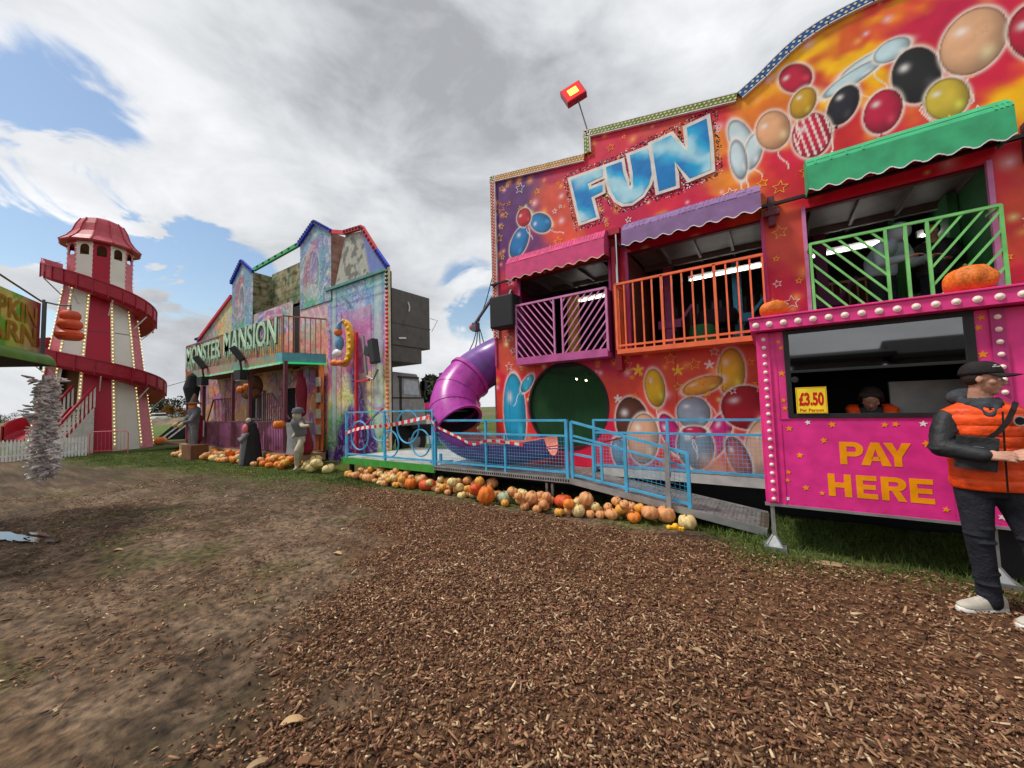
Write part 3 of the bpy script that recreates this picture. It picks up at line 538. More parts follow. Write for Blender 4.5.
# balcony railings
def rail_group(name, fn, mats):
    m = MB(); fn(m); return fb(m,name,mats)
def pinkrail(m):
    y = 5.9; x0,x1,z0,z1 = -3.88,-2.12,2.36,3.4
    m.box(x0,x1,y-.03,6.18,z0-.08,z0,0); m.box(x0,x1,y-.03,y,z0,z0+.05,0)
    for a,b in (((x0,z0),(x0,z1)),((x1,z0),(x1,z1)),((x0,z1),(x1,z1))): m.bar((a[0],y,a[1]),(b[0],y,b[1]),.035,.035,1)
    xm = (x0+x1)/2; xs_ = [(x0,xm-.08,1),(xm+.08,x1,-1)]
    for xx in (xm-.08,xm+.08): m.bar((xx,y,z0),(xx,y,z1),.03,.03,1)
    for a,b,s in xs_:
        W = b-a; H = z1-z0
        for k in range(-7,9):
            pts = []
            zc = z0+k*.155   # line z = zc + slope*(x-a) with slope -1.1 (s=1) or +1.1
            for x in np.linspace(a,b,41):
                z = zc+(1.25*(b-x) if s == 1 else 1.25*(x-a))
                if z0 <= z <= z1: pts.append((x,z))
            if len(pts) > 2: m.bar((pts[0][0],y,pts[0][1]),(pts[-1][0],y,pts[-1][1]),.014,.022,1)
    for x in (x0,x1): m.box(x-.008,x+.008,y,6.18,z0,z1,2)
rail_group('balcony_railing', pinkrail, ['plum_rail','lilac_rail','plum_dark'])
def orail(m):
    y = 5.85; x0,x1,z0,z1 = -1.95,-.0,2.36,3.4
    m.box(x0,x1,y-.03,6.18,z0-.07,z0,0); m.bar((x0,y,z1),(x1,y,z1),.035,.035); m.bar((x0,y,z0+.06),(x1,y,z0+.06),.03,.03)
    for k in range(15): x = x0+(x1-x0)*k/14; m.bar((x,y,z0),(x,y,z1),.022 if k % 5 else .035)
    for k in range(1,5): yy = y+k*.075; m.bar((x0,yy,z0),(x0,yy,z1),.02); m.bar((x1,yy,z0),(x1,yy,z1),.02)
    for x in (x0,x1): m.bar((x,y,z1),(x,6.18,z1),.03)
rail_group('balcony_railing', orail, ['orange_rail'])
def grail(m):
    y = 5.9; x0,x1,z0,z1 = .5,2.02,2.5,3.42
    m.bar((x0,y,z1),(x1,y,z1),.03); m.bar((x0,y,z0),(x1,y,z0),.03); m.box(x0,x1,y,6.18,z0-.1,z0-.015,0)
    for x in (x0,1.17,1.33,1.5,x1): m.bar((x,y,z0),(x,y,z1),.028)
    for a,b,s in ((x0,1.17,1),(1.5,x1,-1)):
        for k in range(-7,10):
            zc = z0+k*.19; pts = [(x,zc+(1.3*(b-x) if s==1 else 1.3*(x-a))) for x in np.linspace(a,b,61)]; pts = [p for p in pts if z0 <= p[1] <= z1]
            if len(pts) > 3: m.bar((pts[0][0],y,pts[0][1]),(pts[-1][0],y,pts[-1][1]),.016,.022)
    m.bar((x1,y,z1),(x1,6.18,z1),.028); m.bar((x0,y,z1),(x0,6.18,z1),.028)
rail_group('balcony_railing', grail, ['green_rail'])
# roof of ride behind board, generator side
m = MB(); m.box(-4.5,4.2,6.3,8.6,4.25,4.35); fb(m,'roof',['grey_metal'])
m = MB()
for x in (-4.2,-2.4,-.5,1.2,3): m.bar((x,6.25,4.35),(x,6.25,float(topf(x))-.1),.05); m.bar((x,6.25,float(topf(x))-.3),(x,7.6,4.35),.04)
fb(m,'board_brace',['steel_grey'])
m = MB(); m.box(-4.3,4.2,6.6,8.3,.22,.3); 
for x in (-4,-2,0,2,4): m.box(x-.06,x+.06,6.7,6.82,0,.25)
fb(m,'chassis',['near_black'])
# ride's side wing at left (behind the slide)
def wing(x,y,z):
    c = np.zeros((len(x),3))+np.array((.6,.06,.05)); f = fbm(y*2,z*2,4,90); c = mix(c,(.85,.35,.02),sstep(.4,.6,f)); return mix(c,(.5,.02,.25),sstep(.5,.7,fbm(y*3,z*3,3,93)))
p = Paint(); p.quadgrid((-5.05,6.75,.42),(-4.62,6.35,.42),(-5.05,6.75,2.1),(-4.62,6.35,2.1),wing,.02); o = p.build('side_panel','painted',fun); o.location = (.3,-7.3,0)
m = MB(); m.box(-5.15,-4.62,6.9,7.0,2.75,3.25,0); m.box(-5.2,-4.62,6.88,7.02,3.25,3.38,1); m.star(-4.9,3.02,.07,6.885,6.9,2,0,.008); fb(m,'side_sign',['purple_plastic','crimson','star_orange'])
m = MB(); m.bar((-5.75,6.9,3.45),(-4.62,6.3,3.9),.05,.05); m.ball((-5.8,6.93,3.43),.09,10,6,1); m.box(-5.72,-5.6,6.8,6.95,3.3,3.5,0)
for k in range(4): m.tube([(-5.65+.03*k,6.9,3.35),(-5.75+.1*k,6.88,3.05),(-6.2+.3*k,6.95,2.5)],.012,6,0)
m.tube([(-5.6,6.9,3.5),(-5.2,6.7,3.9),(-4.7,6.4,4.5)],.012,6,0); fb(m,'support_arm',['steel_grey','mask_red'])
# tube slide
path = [(-4.4,6.75,2.72),(-4.72,6.72,2.62),(-5.02,6.6,2.48),(-5.26,6.36,2.28),(-5.38,6.08,2.03),(-5.4,5.85,1.75),(-5.3,5.68,1.46),(-5.12,5.6,1.22),(-4.9,5.58,1.04)]
def smooth_path(p, n=4):
    out = []
    P_ = [Vector(q) for q in p]; P_ = [2*P_[0]-P_[1]]+P_+[2*P_[-1]-P_[-2]]
    for i in range(1,len(P_)-2):
        for k in range(n):
            t = k/n; a,b,c,d = P_[i-1:i+3]; out.append(.5*((2*b)+(c-a)*t+(2*a-5*b+4*c-d)*t*t+(3*b-a-3*c+d)*t**3))
    out.append(P_[-2]); return out
sp = smooth_path(path,5)
def trough(pts, r, th, a0, a1, n, m, mi=0, mo=1):  # open or closed shell section
    N = len(pts); prev = None; vs = []
    for i,p in enumerate(pts):
        d = (pts[min(i+1,N-1)]-pts[max(i-1,0)]).normalized(); u = Vector((0,0,1)); u = (u-d*u.dot(d)).normalized(); w_ = d.cross(u); rr = r[i] if hasattr(r,'__len__') else r
        for lay in (rr, rr-th):
            for j in range(n+1):
                a = a0+(a1-a0)*j/n; vs.append(p+(w_*math.cos(a)+u*math.sin(a))*lay)
    s = 2*(n+1); k = n+1; fs = []; ms = []
    for i in range(N-1):
        for j in range(n):
            m.add([vs[i*s+j],vs[i*s+j+1],vs[(i+1)*s+j+1],vs[(i+1)*s+j]],[(0,1,2,3)],mo); m.add([vs[i*s+k+j],vs[(i+1)*s+k+j],vs[(i+1)*s+k+j+1],vs[i*s+k+j+1]],[(0,1,2,3)],mi)
        for j in (0,n): m.add([vs[i*s+j],vs[(i+1)*s+j],vs[(i+1)*s+k+j],vs[i*s+k+j]],[(0,1,2,3)],mo)
    for i in (0,N-1):
        for j in range(n): m.add([vs[i*s+j],vs[i*s+j+1],vs[i*s+k+j+1],vs[i*s+k+j]],[(0,1,2,3)],mo)
cut = int(len(sp)*.42); TR = .47
m = MB(); trough(sp[:cut+1],TR,.02,0,2*PI,32,m); slide = fb(m,'tube_slide',['purple_dark','purple_plastic'],smooth=True)
c2 = int(len(sp)*.86)
m = MB(); trough(sp[cut:c2+1],TR+.012,.03,0,2*PI,32,m); o2 = fb(m,'tube_section',['purple_dark','pink_plastic'],slide,smooth=True)
m = MB()
for i in (cut, int((cut+c2)*.5)-3, int((cut+c2)*.5)+3, c2): m = MB(); trough(sp[i:i+2],[TR+.045]*2 if i in (cut,c2) else [TR+.022]*2,.05,0,2*PI,32,m); fb(m,'tube_flange',['pink_plastic','pink_plastic'],slide,smooth=True)
tail = [sp[c2],]+[Vector(q) for q in ((-5.05,5.58,1.13),(-4.75,5.57,.99),(-4.35,5.58,.92),(-3.95,5.62,.9),(-3.55,5.69,.93),(-3.15,5.76,1.0))]; tl = smooth_path([tuple(q) for q in tail],5); N = len(tl)
rr = [TR-.06*(i/N)-.06*(i/N)**2 for i in range(N)]
m = MB(); trough(tl,rr,.02,PI+.05,2*PI-.05,20,m); fb(m,'slide_chute',['slide_inner','purple_plastic'],slide,smooth=True)
m = MB()
for x in (-5.5,-4.4): m.bar((x,5.5,.45),(x,5.5,.62),.04); m.bar((x-.15,5.35,.46),(x+.15,5.7,.46),.03)
fb(m,'slide_foot',['sky_rail'],slide)
# speaker, red lamp, extra things on the ride
t = thing('speaker','black covered loudspeaker mounted at the top left corner of the fun house front','speaker',(-4.15,5.95,3.32))
m = MB(); m.box(-.27,.27,-.16,.16,-.3,.32); o = m.build('cabinet','black_rubber',t,bevel=.03); m = MB(); m.bar((0,.1,.3),(0,.22,.5),.04); m.bar((0,.15,0),(.05,.26,0),.06); m.build('bracket','black_metal',t)
t = thing('floodlight','red floodlight with a glowing yellow centre on a thin pole above the FUN board','light',(-2.42,6.2,6.3))
m = MB(); m.bar((0,0,0),(-.17,-.02,.72),.022); m.build('pole','steel_grey',t)
lh = bpy.data.objects.new('lamp_head',None); 
rot = Euler((R(-12),R(-24),R(22))).to_matrix()
def rb(m_, x0,x1,y0,y1,z0,z1,mi=0):
    k = len(m_.v); m_.box(x0,x1,y0,y1,z0,z1,mi)
    for i in range(k,len(m_.v)): v = rot @ Vector(m_.v[i]); m_.v[i] = (v.x-.25,v.y-.03,v.z+.86)
m = MB(); rb(m,-.19,.19,-.05,.07,-.17,.17); o = m.build('housing','crimson',t,bevel=.008); m = MB(); rb(m,-.165,.165,-.056,-.05,-.145,.145); m.build('lens','lamp_red',o); m = MB(); rb(m,-.085,.085,-.062,-.056,-.07,.07); m.build('lit_panel','lamp_yellow',o)
class T:
    def __init__(s, name, label, cat, loc=(0,0,0), group=None, rz=0.):
        s.loc = Vector(loc); s.o = thing(name, label, cat, loc, rz, group); s.rz = rz
    def add(s, mb, name, mats, parent=None, **k):
        o = mb.build(name, mats, parent or s.o, **k)
        if parent is None and s.rz == 0: o.location = -s.loc
        return o
    def adopt(s, o): o.parent = s.o; o.location = -s.loc; return o
# ================================================================ ENTRANCE PLATFORM AND RAMP
t = T('access_platform','grey tread plate platform with blue mesh railings and a ramp towards the booth','platform',(-3,5.6,0))
DZ = .44
m = MB(); m.box(-5.33,-2.5,5.15,6.17,DZ-.03,DZ,0); m.box(-5.33,-2.5,5.13,5.15,DZ-.075,DZ+.004,1); deck = t.add(m,'deck',['tread','galv'])
m = MB(); d = Vector((2.36,0,-.35)); 
def rampz(x): return DZ-.36*(x+2.5)/2.38
m.add([(-2.5,5.15,DZ),(-.12,5.15,rampz(-.12)),(-.12,5.92,rampz(-.12)),(-2.5,5.92,DZ)]+[(-2.5,5.15,DZ-.03),(-.12,5.15,rampz(-.12)-.03),(-.12,5.92,rampz(-.12)-.03),(-2.5,5.92,DZ-.03)],[(0,1,2,3),(4,7,6,5),(0,4,5,1),(1,5,6,2),(2,6,7,3),(3,7,4,0)],0)
m.bar((-2.5,5.14,DZ-.035),(-.12,5.14,rampz(-.12)-.035),.02,.085,1); m.bar((-2.5,5.93,DZ-.035),(-.12,5.93,rampz(-.12)-.035),.02,.085,1); m.bar((-.12,5.15,rampz(-.12)-.035),(-.12,5.93,rampz(-.12)-.035),.02,.075,1); ramp = t.add(m,'ramp',['tread','galv'])
m = MB()   # raised five-bar lozenges on deck and ramp, and perforated edge
for i in range(62):
    for j in range(22):
        x = -5.3+i*.045+(.0225 if j % 2 else 0); y = 5.18+j*.045; s = .012 if (i+j) % 2 else -.012
        m.bar((x-s,y-.012,DZ+.002),(x+s,y+.012,DZ+.002),.007,.005)
for i in range(52):
    for j in range(16):
        x = -2.48+i*.0455; y = 5.18+j*.045; s = .012 if (i+j) % 2 else -.012; m.bar((x-s,y-.012,rampz(x)+.002),(x+s,y+.012,rampz(x)+.002),.007,.005)
t.add(m,'tread_pattern','galv')
m = MB(); m.box(-2.5,2.2,5.92,6.17,DZ+.02,DZ+.06,0); m.box(-2.3,2.2,5.88,5.92,DZ-.06,DZ+.065,1); t.add(m,'rear_walkway',['tread','deck_white'])
m = MB()
for i in range(66): x = -5.3+i*.0425; m.box(x,x+.02,5.126,5.13,DZ-.055,DZ-.02)
t.add(m,'edge_slots','near_black')
m = MB(); B = m.bar; Yf = 5.16
for x in (-5.3,-2.55): B((x,Yf,DZ),(x,Yf,1.3),.045)
for x in (-4.08,-3.68): B((x,Yf,DZ),(x,Yf,1.28 if x<-4 else 1.05),.035)
B((-5.3,Yf,1.29),(-2.55,Yf,1.29),.035); B((-5.3,Yf,1.06),(-2.55,Yf,1.06),.03); B((-5.3,Yf,.52),(-2.55,Yf,.52),.03); fr = t.add(m,'front_railing','sky_rail')
def mesh(x0,x1,z0f,z1f,y,st=.05,name='wire_mesh',par=None,w=.004):
    m = MB(); n = int((x1-x0)/st)
    for k in range(n): x = x0+(k+.5)*(x1-x0)/n; m.bar((x,y,z0f(x)),(x,y,z1f(x)),w)
    hh = z1f(x0)-z0f(x0); r = int(hh/st)
    for k in range(r): f = (k+.5)/r; m.bar((x0,y,z0f(x0)+f*hh),(x1,y,z0f(x1)+f*(z1f(x1)-z0f(x1))),w)
    return t.add(m,name,'sky_rail',par)
mesh(-5.28,-2.57,lambda x:.53,lambda x:1.05,Yf,par=fr)
m = MB(); B = m.bar; s_ = lambda x: -.155*(x+2.45)
xs = [-2.47,-1.92,-.9]; B_ = [(-2.47,1.28,.44),(-.9,.86,.25)]
top = lambda x: 1.27-(x+2.47)*.25; bot = lambda x: rampz(x)+.06
for x in (-2.47,-1.68,-.9): B((x,Yf,bot(x)-.05),(x,Yf,top(x)),.042)
for x in (-2.14,-2.02): B((x,Yf,bot(x)),(x,Yf,top(x)-.22),.032)
B((-2.47,Yf,top(-2.47)),(-.9,Yf,top(-.9)),.035); B((-2.47,Yf,bot(-2.47)),(-.9,Yf,bot(-.9)),.03); B((-2.47,Yf,top(-2.47)-.2),(-.9,Yf,top(-.9)-.17),.028); B((-2.47,Yf,1.0),(-2.02,Yf,.93),.028); B((-2.47,Yf,.8),(-2.14,Yf,.76),.028)
rr2 = t.add(m,'ramp_railing','sky_rail'); mesh(-1.66,-.92,lambda x: bot(x)+.02,lambda x: top(x)-.18,Yf,.055,par=rr2)
m = MB(); B = m.bar; yb = 5.9
for x in (-2.42,-1.28,-.1,1.0): B((x,yb,DZ),(x,yb,1.27),.04)
for z in (1.26,1.06,.54): B((-2.42,yb,z),(1.0,yb,z),.032)
br = t.add(m,'rear_railing','sky_rail'); mesh(-2.4,.98,lambda x:.55,lambda x:1.04,yb,.05,par=br)
m = MB(); m.bar((-1.13,5.09,1.02),(-1.13,5.09,.16),.055,.03,0); m.box(-1.17,-1.09,5.06,5.12,.1,.16,0)
for x in (-3.0,-2.9): m.box(x-.02,x+.02,5.3,5.34,.0,DZ-.03,0)
m.box(-1.75,-1.72,5.2,5.25,.0,.3,0); t.add(m,'support_leg','galv')
m = MB(); m.box(-5.2,-2.5,5.95,6.05,.1,DZ-.04); m.box(-5.2,-2.5,5.3,5.36,.3,DZ-.035); m.box(-5.2,1.8,6.15,6.2,.0,DZ-.04,1); t.add(m,'underframe',['near_black','near_black'])  # full-height black back sheet added to keep the space underneath dark
m = MB(); m.box(-.35,-.1,5.2,5.85,0,.09); t.add(m,'wooden_block','trunk')
m = MB(); m.tube([(-2.9,5.16,.85),(-2.3,5.3,.9),(-1.9,5.9,1.0)],.012,6); m.tube([(-3.9,5.9,.7),(-2.9,5.6,.86)],.014,6); t.add(m,'red_chain','crimson')
# low platform with ring railing
t = T('low_platform','low white platform with green edge and blue ring railing left of the slide','platform',(-6.9,6,0))
m = MB(); m.box(-8.35,-5.36,5.2,7.4,.36,.43,0); m.box(-8.37,-5.34,5.16,5.2,.3,.44,1); m.box(-8.4,-8.35,5.16,7.4,.3,.44,1); t.add(m,'deck',['deck_white','green_edge'])
m = MB(); m.box(-7.9,-5.2,7.8,8.6,.5,.6,0); m.box(-7.9,-5.2,7.76,7.8,.46,.62,1); t.add(m,'rear_step',['deck_white','green_edge'])
m = MB()
for x in (-8.2,-6.9,-5.45):
    for y in (5.3,7.2): m.box(x-.04,x+.04,y-.04,y+.04,0,.36)
t.add(m,'leg','near_black')
m = MB()
for x in (-8.25,-6.85,-5.4): m.bar((x,5.2,.44),(x,5.2,1.5),.045)
m.bar((-8.25,5.2,.52),(-5.4,5.2,.52),.035); m.bar((-8.25,5.2,1.48),(-5.4,5.2,1.48),.03)
m.bar((-5.4,5.2,1.45),(-5.38,6.4,1.45),.03); m.bar((-5.38,6.4,.44),(-5.38,6.4,1.45),.04)
rl = t.add(m,'railing','sky_rail')
for cx, cz, r in ((-7.75,.95,.32),(-7.0,1.16,.32),(-6.68,.8,.27),(-6.12,1.16,.33),(-5.75,.85,.26)):
    m = MB(); m.tube([(cx+r*math.cos(a),5.2,cz+r*math.sin(a)) for a in np.linspace(0,2*PI,29)],.017,6,cap=False); t.add(m,'ring','sky_rail',rl,smooth=True)
# tape
def ribbon(name, pts, w, label, group=None, seg=.09):
    m = MB(); P_ = [Vector(p) for p in pts]; P_ = smooth_path([tuple(p) for p in P_],8); s = 0; 
    for a,b in zip(P_[:-1],P_[1:]):
        L = (b-a).length; n = max(1,int(L/.015))
        for k in range(n):
            p = a.lerp(b,k/n); q = a.lerp(b,(k+1)/n); mi = int((s+L*k/n)/seg) % 2; tw = .25*math.sin((s+L*k/n)*3)
            u = Vector((0,math.sin(tw),math.cos(tw)))*w/2
            for off in (0.,):
                m.add([p-u,q-u,q+u,p+u],[(0,1,2,3)],mi)
        s += L
    o = m.build(name,['tape_red','white_trim']); k = o.modifiers.new('s','SOLIDIFY'); k.thickness = .003; return tag(o,label,'tape',group)
ribbon('barrier_tape',[(-8.2,5.14,1.0),(-7.6,5.13,1.12),(-6.6,5.13,1.2),(-5.42,5.13,1.36)],.07,'red and white striped tape strung across the blue ring railing')
ribbon('barrier_tape',[(-5.42,5.12,1.36),(-5.2,5.11,1.18),(-4.7,5.12,1.0),(-4.35,5.12,.88),(-4.0,5.11,.95),(-3.6,5.12,.93),(-3.3,5.12,.9)],.045,'red and white striped tape sagging in front of the tube slide')
# ================================================================ TICKET BOOTH
BY = 4.67
t = T('pay_booth','bright pink ticket booth reading PAY HERE with bulbs along its ledge and a wide window','ticket booth',(.8,5.2,0)); booth = t
m = MB(); m.box(-.1,1.75,BY+.02,5.75,.5,.56,0); m.box(-.1,-.06,BY+.02,5.75,.5,2.2,1); m.box(-.1,1.75,5.7,5.75,.5,2.2,1); m.box(1.71,1.75,BY+.02,5.75,.5,2.2,1); t.add(m,'shell',['near_black','hot_pink'])
m = MB(); m.box(-.1,1.75,BY,BY+.02,.48,1.335,0); front = t.add(m,'front_panel','hot_pink')
m = MB(); m.box(-.1,.15,BY,BY+.02,1.335,2.2,0); m.box(1.38,1.75,BY,BY+.02,1.335,2.2,0); side = t.add(m,'window_surround','pink_paint')
m = MB(); m.box(-.11,1.76,BY-.006,BY+.04,.455,.48); t.add(m,'bottom_rail','galv')
m = MB(); m.box(.06,.07,BY-.008,BY-.0005,.48,1.28); m.box(.06,.15,BY-.008,BY-.0005,1.32,1.33); m.box(.055,.065,BY-.007,BY-.0005,1.335,2.2); m.box(1.375,1.383,BY-.008,BY-.0005,1.34,2.2); t.add(m,'panel_moulding','hot_pink')
m = MB(); m.box(-.14,1.78,4.52,5.8,2.21,2.33,0); m.box(-.15,1.79,4.5,5.82,2.33,2.348,0); ledge = t.add(m,'roof_ledge','pink_paint',bevel=.004)
def bulb(x,y,z,par,mt='bulb',r=.026):
    m = MB(); m.lathe([(r*1.15,0),(r*1.15,.004),(r,.005),(r*.85,.012),(r*.45,.019),(.002,.021)],16,(0,0,0)); o = m.build('bulb',mt,par,smooth=True); o.rotation_euler = (R(90),0,0); o.location = (x,y,z); return o
for k in range(17): bulb(-.09+k*.1135,4.519,2.268,ledge,r=.024)
st = MB(); st.box(-.075,.01,BY-.022,BY-.0008,.5,2.2); strip = t.add(st,'bulb_strip','pink_paint')
for k in range(20): bulb(-.033,BY-.022,.53+k*.0845,strip,r=.016)
st = MB(); st.box(1.48,1.56,BY-.022,BY-.0008,.5,2.2); strip = t.add(st,'bulb_strip','magenta_paint')
for k in range(16): bulb(1.52,BY-.022,2.13-k*.1,strip,r=.017)
# window
m = MB()
for a in ((.13,1.4,2.165,2.21),(.13,1.4,1.335,1.375),(.13,.175,1.375,2.165),(1.345,1.4,1.375,2.165),(.175,1.345,1.775,1.8)): m.box(a[0],a[1],BY-.014,BY+.03,a[2],a[3])
wf = t.add(m,'window_frame','black_metal',bevel=.002)
m = MB(); m.box(.175,1.345,BY+.005,BY+.01,1.8,2.165); t.add(m,'upper_pane','window_glass',wf)
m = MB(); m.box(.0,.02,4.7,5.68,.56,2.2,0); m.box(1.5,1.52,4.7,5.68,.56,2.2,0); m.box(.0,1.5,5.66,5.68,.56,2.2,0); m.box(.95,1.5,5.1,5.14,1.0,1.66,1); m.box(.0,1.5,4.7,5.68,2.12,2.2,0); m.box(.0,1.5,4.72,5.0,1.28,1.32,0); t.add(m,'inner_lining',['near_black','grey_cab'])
for x,z in ((.2,1.71),(1.33,1.71)):
    m = MB(); m.lathe([(.03,0),(.03,.02),(.01,.022)],14); o = m.build('window_knob','black_rubber',wf,smooth=True); o.rotation_euler = (R(90),0,0); o.location = (x,BY-.012,z)
# rivets and seam
m = MB()
for k in range(16):
    for zz_ in (.5,1.315): m.ball((.0+k*.11,BY-.0015,zz_),.0045,6,4)
for k in range(6): m.ball((.03+.0*k,BY-.0015,1.4+k*.13),.0045,6,4)
t.add(m,'rivets','magenta_paint'); m = MB(); m.box(1.2,1.203,BY-.0012,BY-.0002,.48,1.33); t.add(m,'panel_seam','magenta_paint')
m = MB()
Sx = 'o o o o o'.split()
px = [(157,140),(281,110),(404,122),(659,121),(714,117),(845,117),(361,200),(860,214),(242,268),(186,352),(185,390),(270,430),(182,480),(353,458),(922,531)]
cols = [0,1,0,0,0,1,0,0,0,0,0,0,1,0,0]
stars = [(.13,1.23,0,.03),(.28,1.29,1,.026),(.46,1.27,0,.032),(.82,1.27,0,.026),(.89,1.275,0,.026),(1.06,1.28,1,.029),(.39,1.12,0,.03),(1.07,1.11,0,.032),(.2,.97,0,.03),(.1,.8,0,.024),(.09,.72,0,.024),(.23,.66,0,.03),(.08,.54,1,.023),(.35,.62,0,.022),(1.15,.57,0,.024),(1.45,.55,1,.027),(1.38,.9,0,.03),
 (.09,2.1,0,.026),(.11,2.035,0,.026),(.1,1.78,0,.033),(.1,1.51,0,.026),(.108,1.43,0,.026),(1.44,2.14,0,.028),(1.42,2.06,0,.028),(1.43,1.84,0,.034),(1.43,1.6,1,.025)]
m = MB()
for k,(x,z,c_,r) in enumerate(stars): m.star(x,z,r,BY-.004,BY-.0005,c_,.3*math.sin(k*5.1))
t.add(m,'painted_stars',['star_orange','star_white'],None)
def arcband(m, cx, cz, rx, rz, tx, tz, a0, a1, y0, y1, X0, Z0, sx, sz, n=14):
    for k in range(n):
        a = a0+(a1-a0)*k/n; b = a0+(a1-a0)*(k+1)/n
        q = [(cx+rx*math.cos(a),cz+rz*math.sin(a)),(cx+rx*math.cos(b),cz+rz*math.sin(b)),(cx+(rx-tx)*math.cos(b),cz+(rz-tz)*math.sin(b)),(cx+(rx-tx)*math.cos(a),cz+(rz-tz)*math.sin(a))]
        m.add([(X0+p[0]*sx,y0,Z0+p[1]*sz) for p in q],[(0,1,2,3)])
def bold(ch, X0, Z0, sx, sz, y0, y1):
    m = MB()
    def pg(p): m.poly([(X0+a*sx,Z0+b*sz) for a,b in p], y0, y1)
    bx = lambda a,b,c,d: pg([(a,c),(b,c),(b,d),(a,d)])
    if ch in 'PR':
        bx(0,.3,0,1); bx(.3,.6,.8,1); bx(.3,.6,.36 if ch=='P' else .42,.56 if ch=='P' else .6)
        lo = .36 if ch=='P' else .42; arcband(m,.6,(1+lo)/2,.4,(1-lo)/2,.3,.2,-PI/2,PI/2,y0,y1,X0,Z0,sx,sz)
        if ch=='R': pg([(.38,.42),(.68,.42),(1.02,0),(.68,0)]) if False else pg([(.42,.418),(.74,.418),(.98,.0),(.66,0)])
    elif ch=='A': pg([(0,0),(.36,1),(.64,1),(1,0),(.7,0),(.64,.2),(.36,.2),(.3,0)][:4]+[(.7,0),(.5,.72)]+[(.3,0)]); bx(.37,.63,.2,.37)
    elif ch=='Y': pg([(.36,0),(.36,.4),(0,1),(.32,1),(.5,.63),(.68,1),(1,1),(.64,.4),(.64,0)])
    elif ch=='H': bx(0,.3,0,1); bx(.7,1,0,1); bx(.3,.7,.4,.62)
    elif ch=='E': bx(0,.32,0,1); bx(.32,.98,.79,1); bx(.32,.92,.4,.6); bx(.32,1,0,.21)
    return m
for ch,x,z,w_,h_ in (('P',.5,.905,.165,.205),('A',.645,.905,.2,.205),('Y',.8,.905,.175,.205),('H',.4,.605,.165,.205),('E',.6,.605,.14,.205),('R',.765,.605,.16,.205),('E',.945,.605,.145,.205)):
    t.add(bold(ch,x,z,w_,h_,BY-.003,BY-.0002),'letter_'+ch.lower(),'letter_orange')
# jack legs
for x,y in ((-.05,4.78),(1.42,4.75)):
    m = MB(); m.bar((x,y,.14),(x,y,.47),.035); m.bar((x,y,.2),(x-.02,y,.2),.02)
    for a in (0,1,2,3): dx = .09*math.cos(a*PI/2+PI/4); dy = .09*math.sin(a*PI/2+PI/4); m.bar((x,y,.16),(x+dx,y+dy,.045),.012)
    m.add([(x-.07,y-.07,.035),(x+.07,y-.07,.035),(x+.07,y+.07,.035),(x-.07,y+.07,.035),(x,y,.16)],[(0,1,4),(1,2,4),(2,3,4),(3,0,4)]); m.box(x-.1,x+.1,y-.09,y+.09,0,.036,1); t.add(m,'jack_leg',['galv','grey_metal'])
# wheel under booth
m = MB(); m.tube([(1.62,4.9,.24),(1.62,5.1,.24)],.23,22); t.add(m,'wheel','black_rubber')
# right neighbour of booth: pink post with bulbs
t2 = T('bulb_post','pink fairground post with round bulbs right of the ticket booth','post',(1.95,4.85,0))
m = MB(); m.box(1.82,2.5,4.82,5.1,.3,2.24,0); m.box(1.8,2.52,4.78,5.12,2.24,2.36,0); m.box(1.82,2.5,4.8,4.82,2.08,2.11,1); b_ = t2.add(m,'post_body',['pink_paint','magenta_paint'],bevel=.004)
for k in range(14): bulb(1.9,4.816,2.17-k*.13,b_,r=.019)
# price sign
ps = T('price_sign','yellow price card reading £3.50 in the booth window','price sign',(.32,BY-.02,1.376))
m = MB(); m.box(.2,.435,BY-.026,BY-.02,1.378,1.63,0); ps.add(m,'card','sign_yellow')
m = MB()
for a in ((.206,.429,1.622,1.624),(.206,.429,1.384,1.386),(.206,.208,1.386,1.622),(.427,.429,1.386,1.622)): m.box(a[0],a[1],BY-.0275,BY-.0262,a[2],a[3])
ps.add(m,'card_border','sign_red')
ps.adopt(text('price_text','£3.50',.222,BY-.027,1.45,.1,'sign_red',ps.o,.002,.004,w=.19,h=.13)); ps.adopt(text('small_text','Per Person',.225,BY-.027,1.395,.03,'sign_red',ps.o,.001,.0005,w=.18,h=.03))
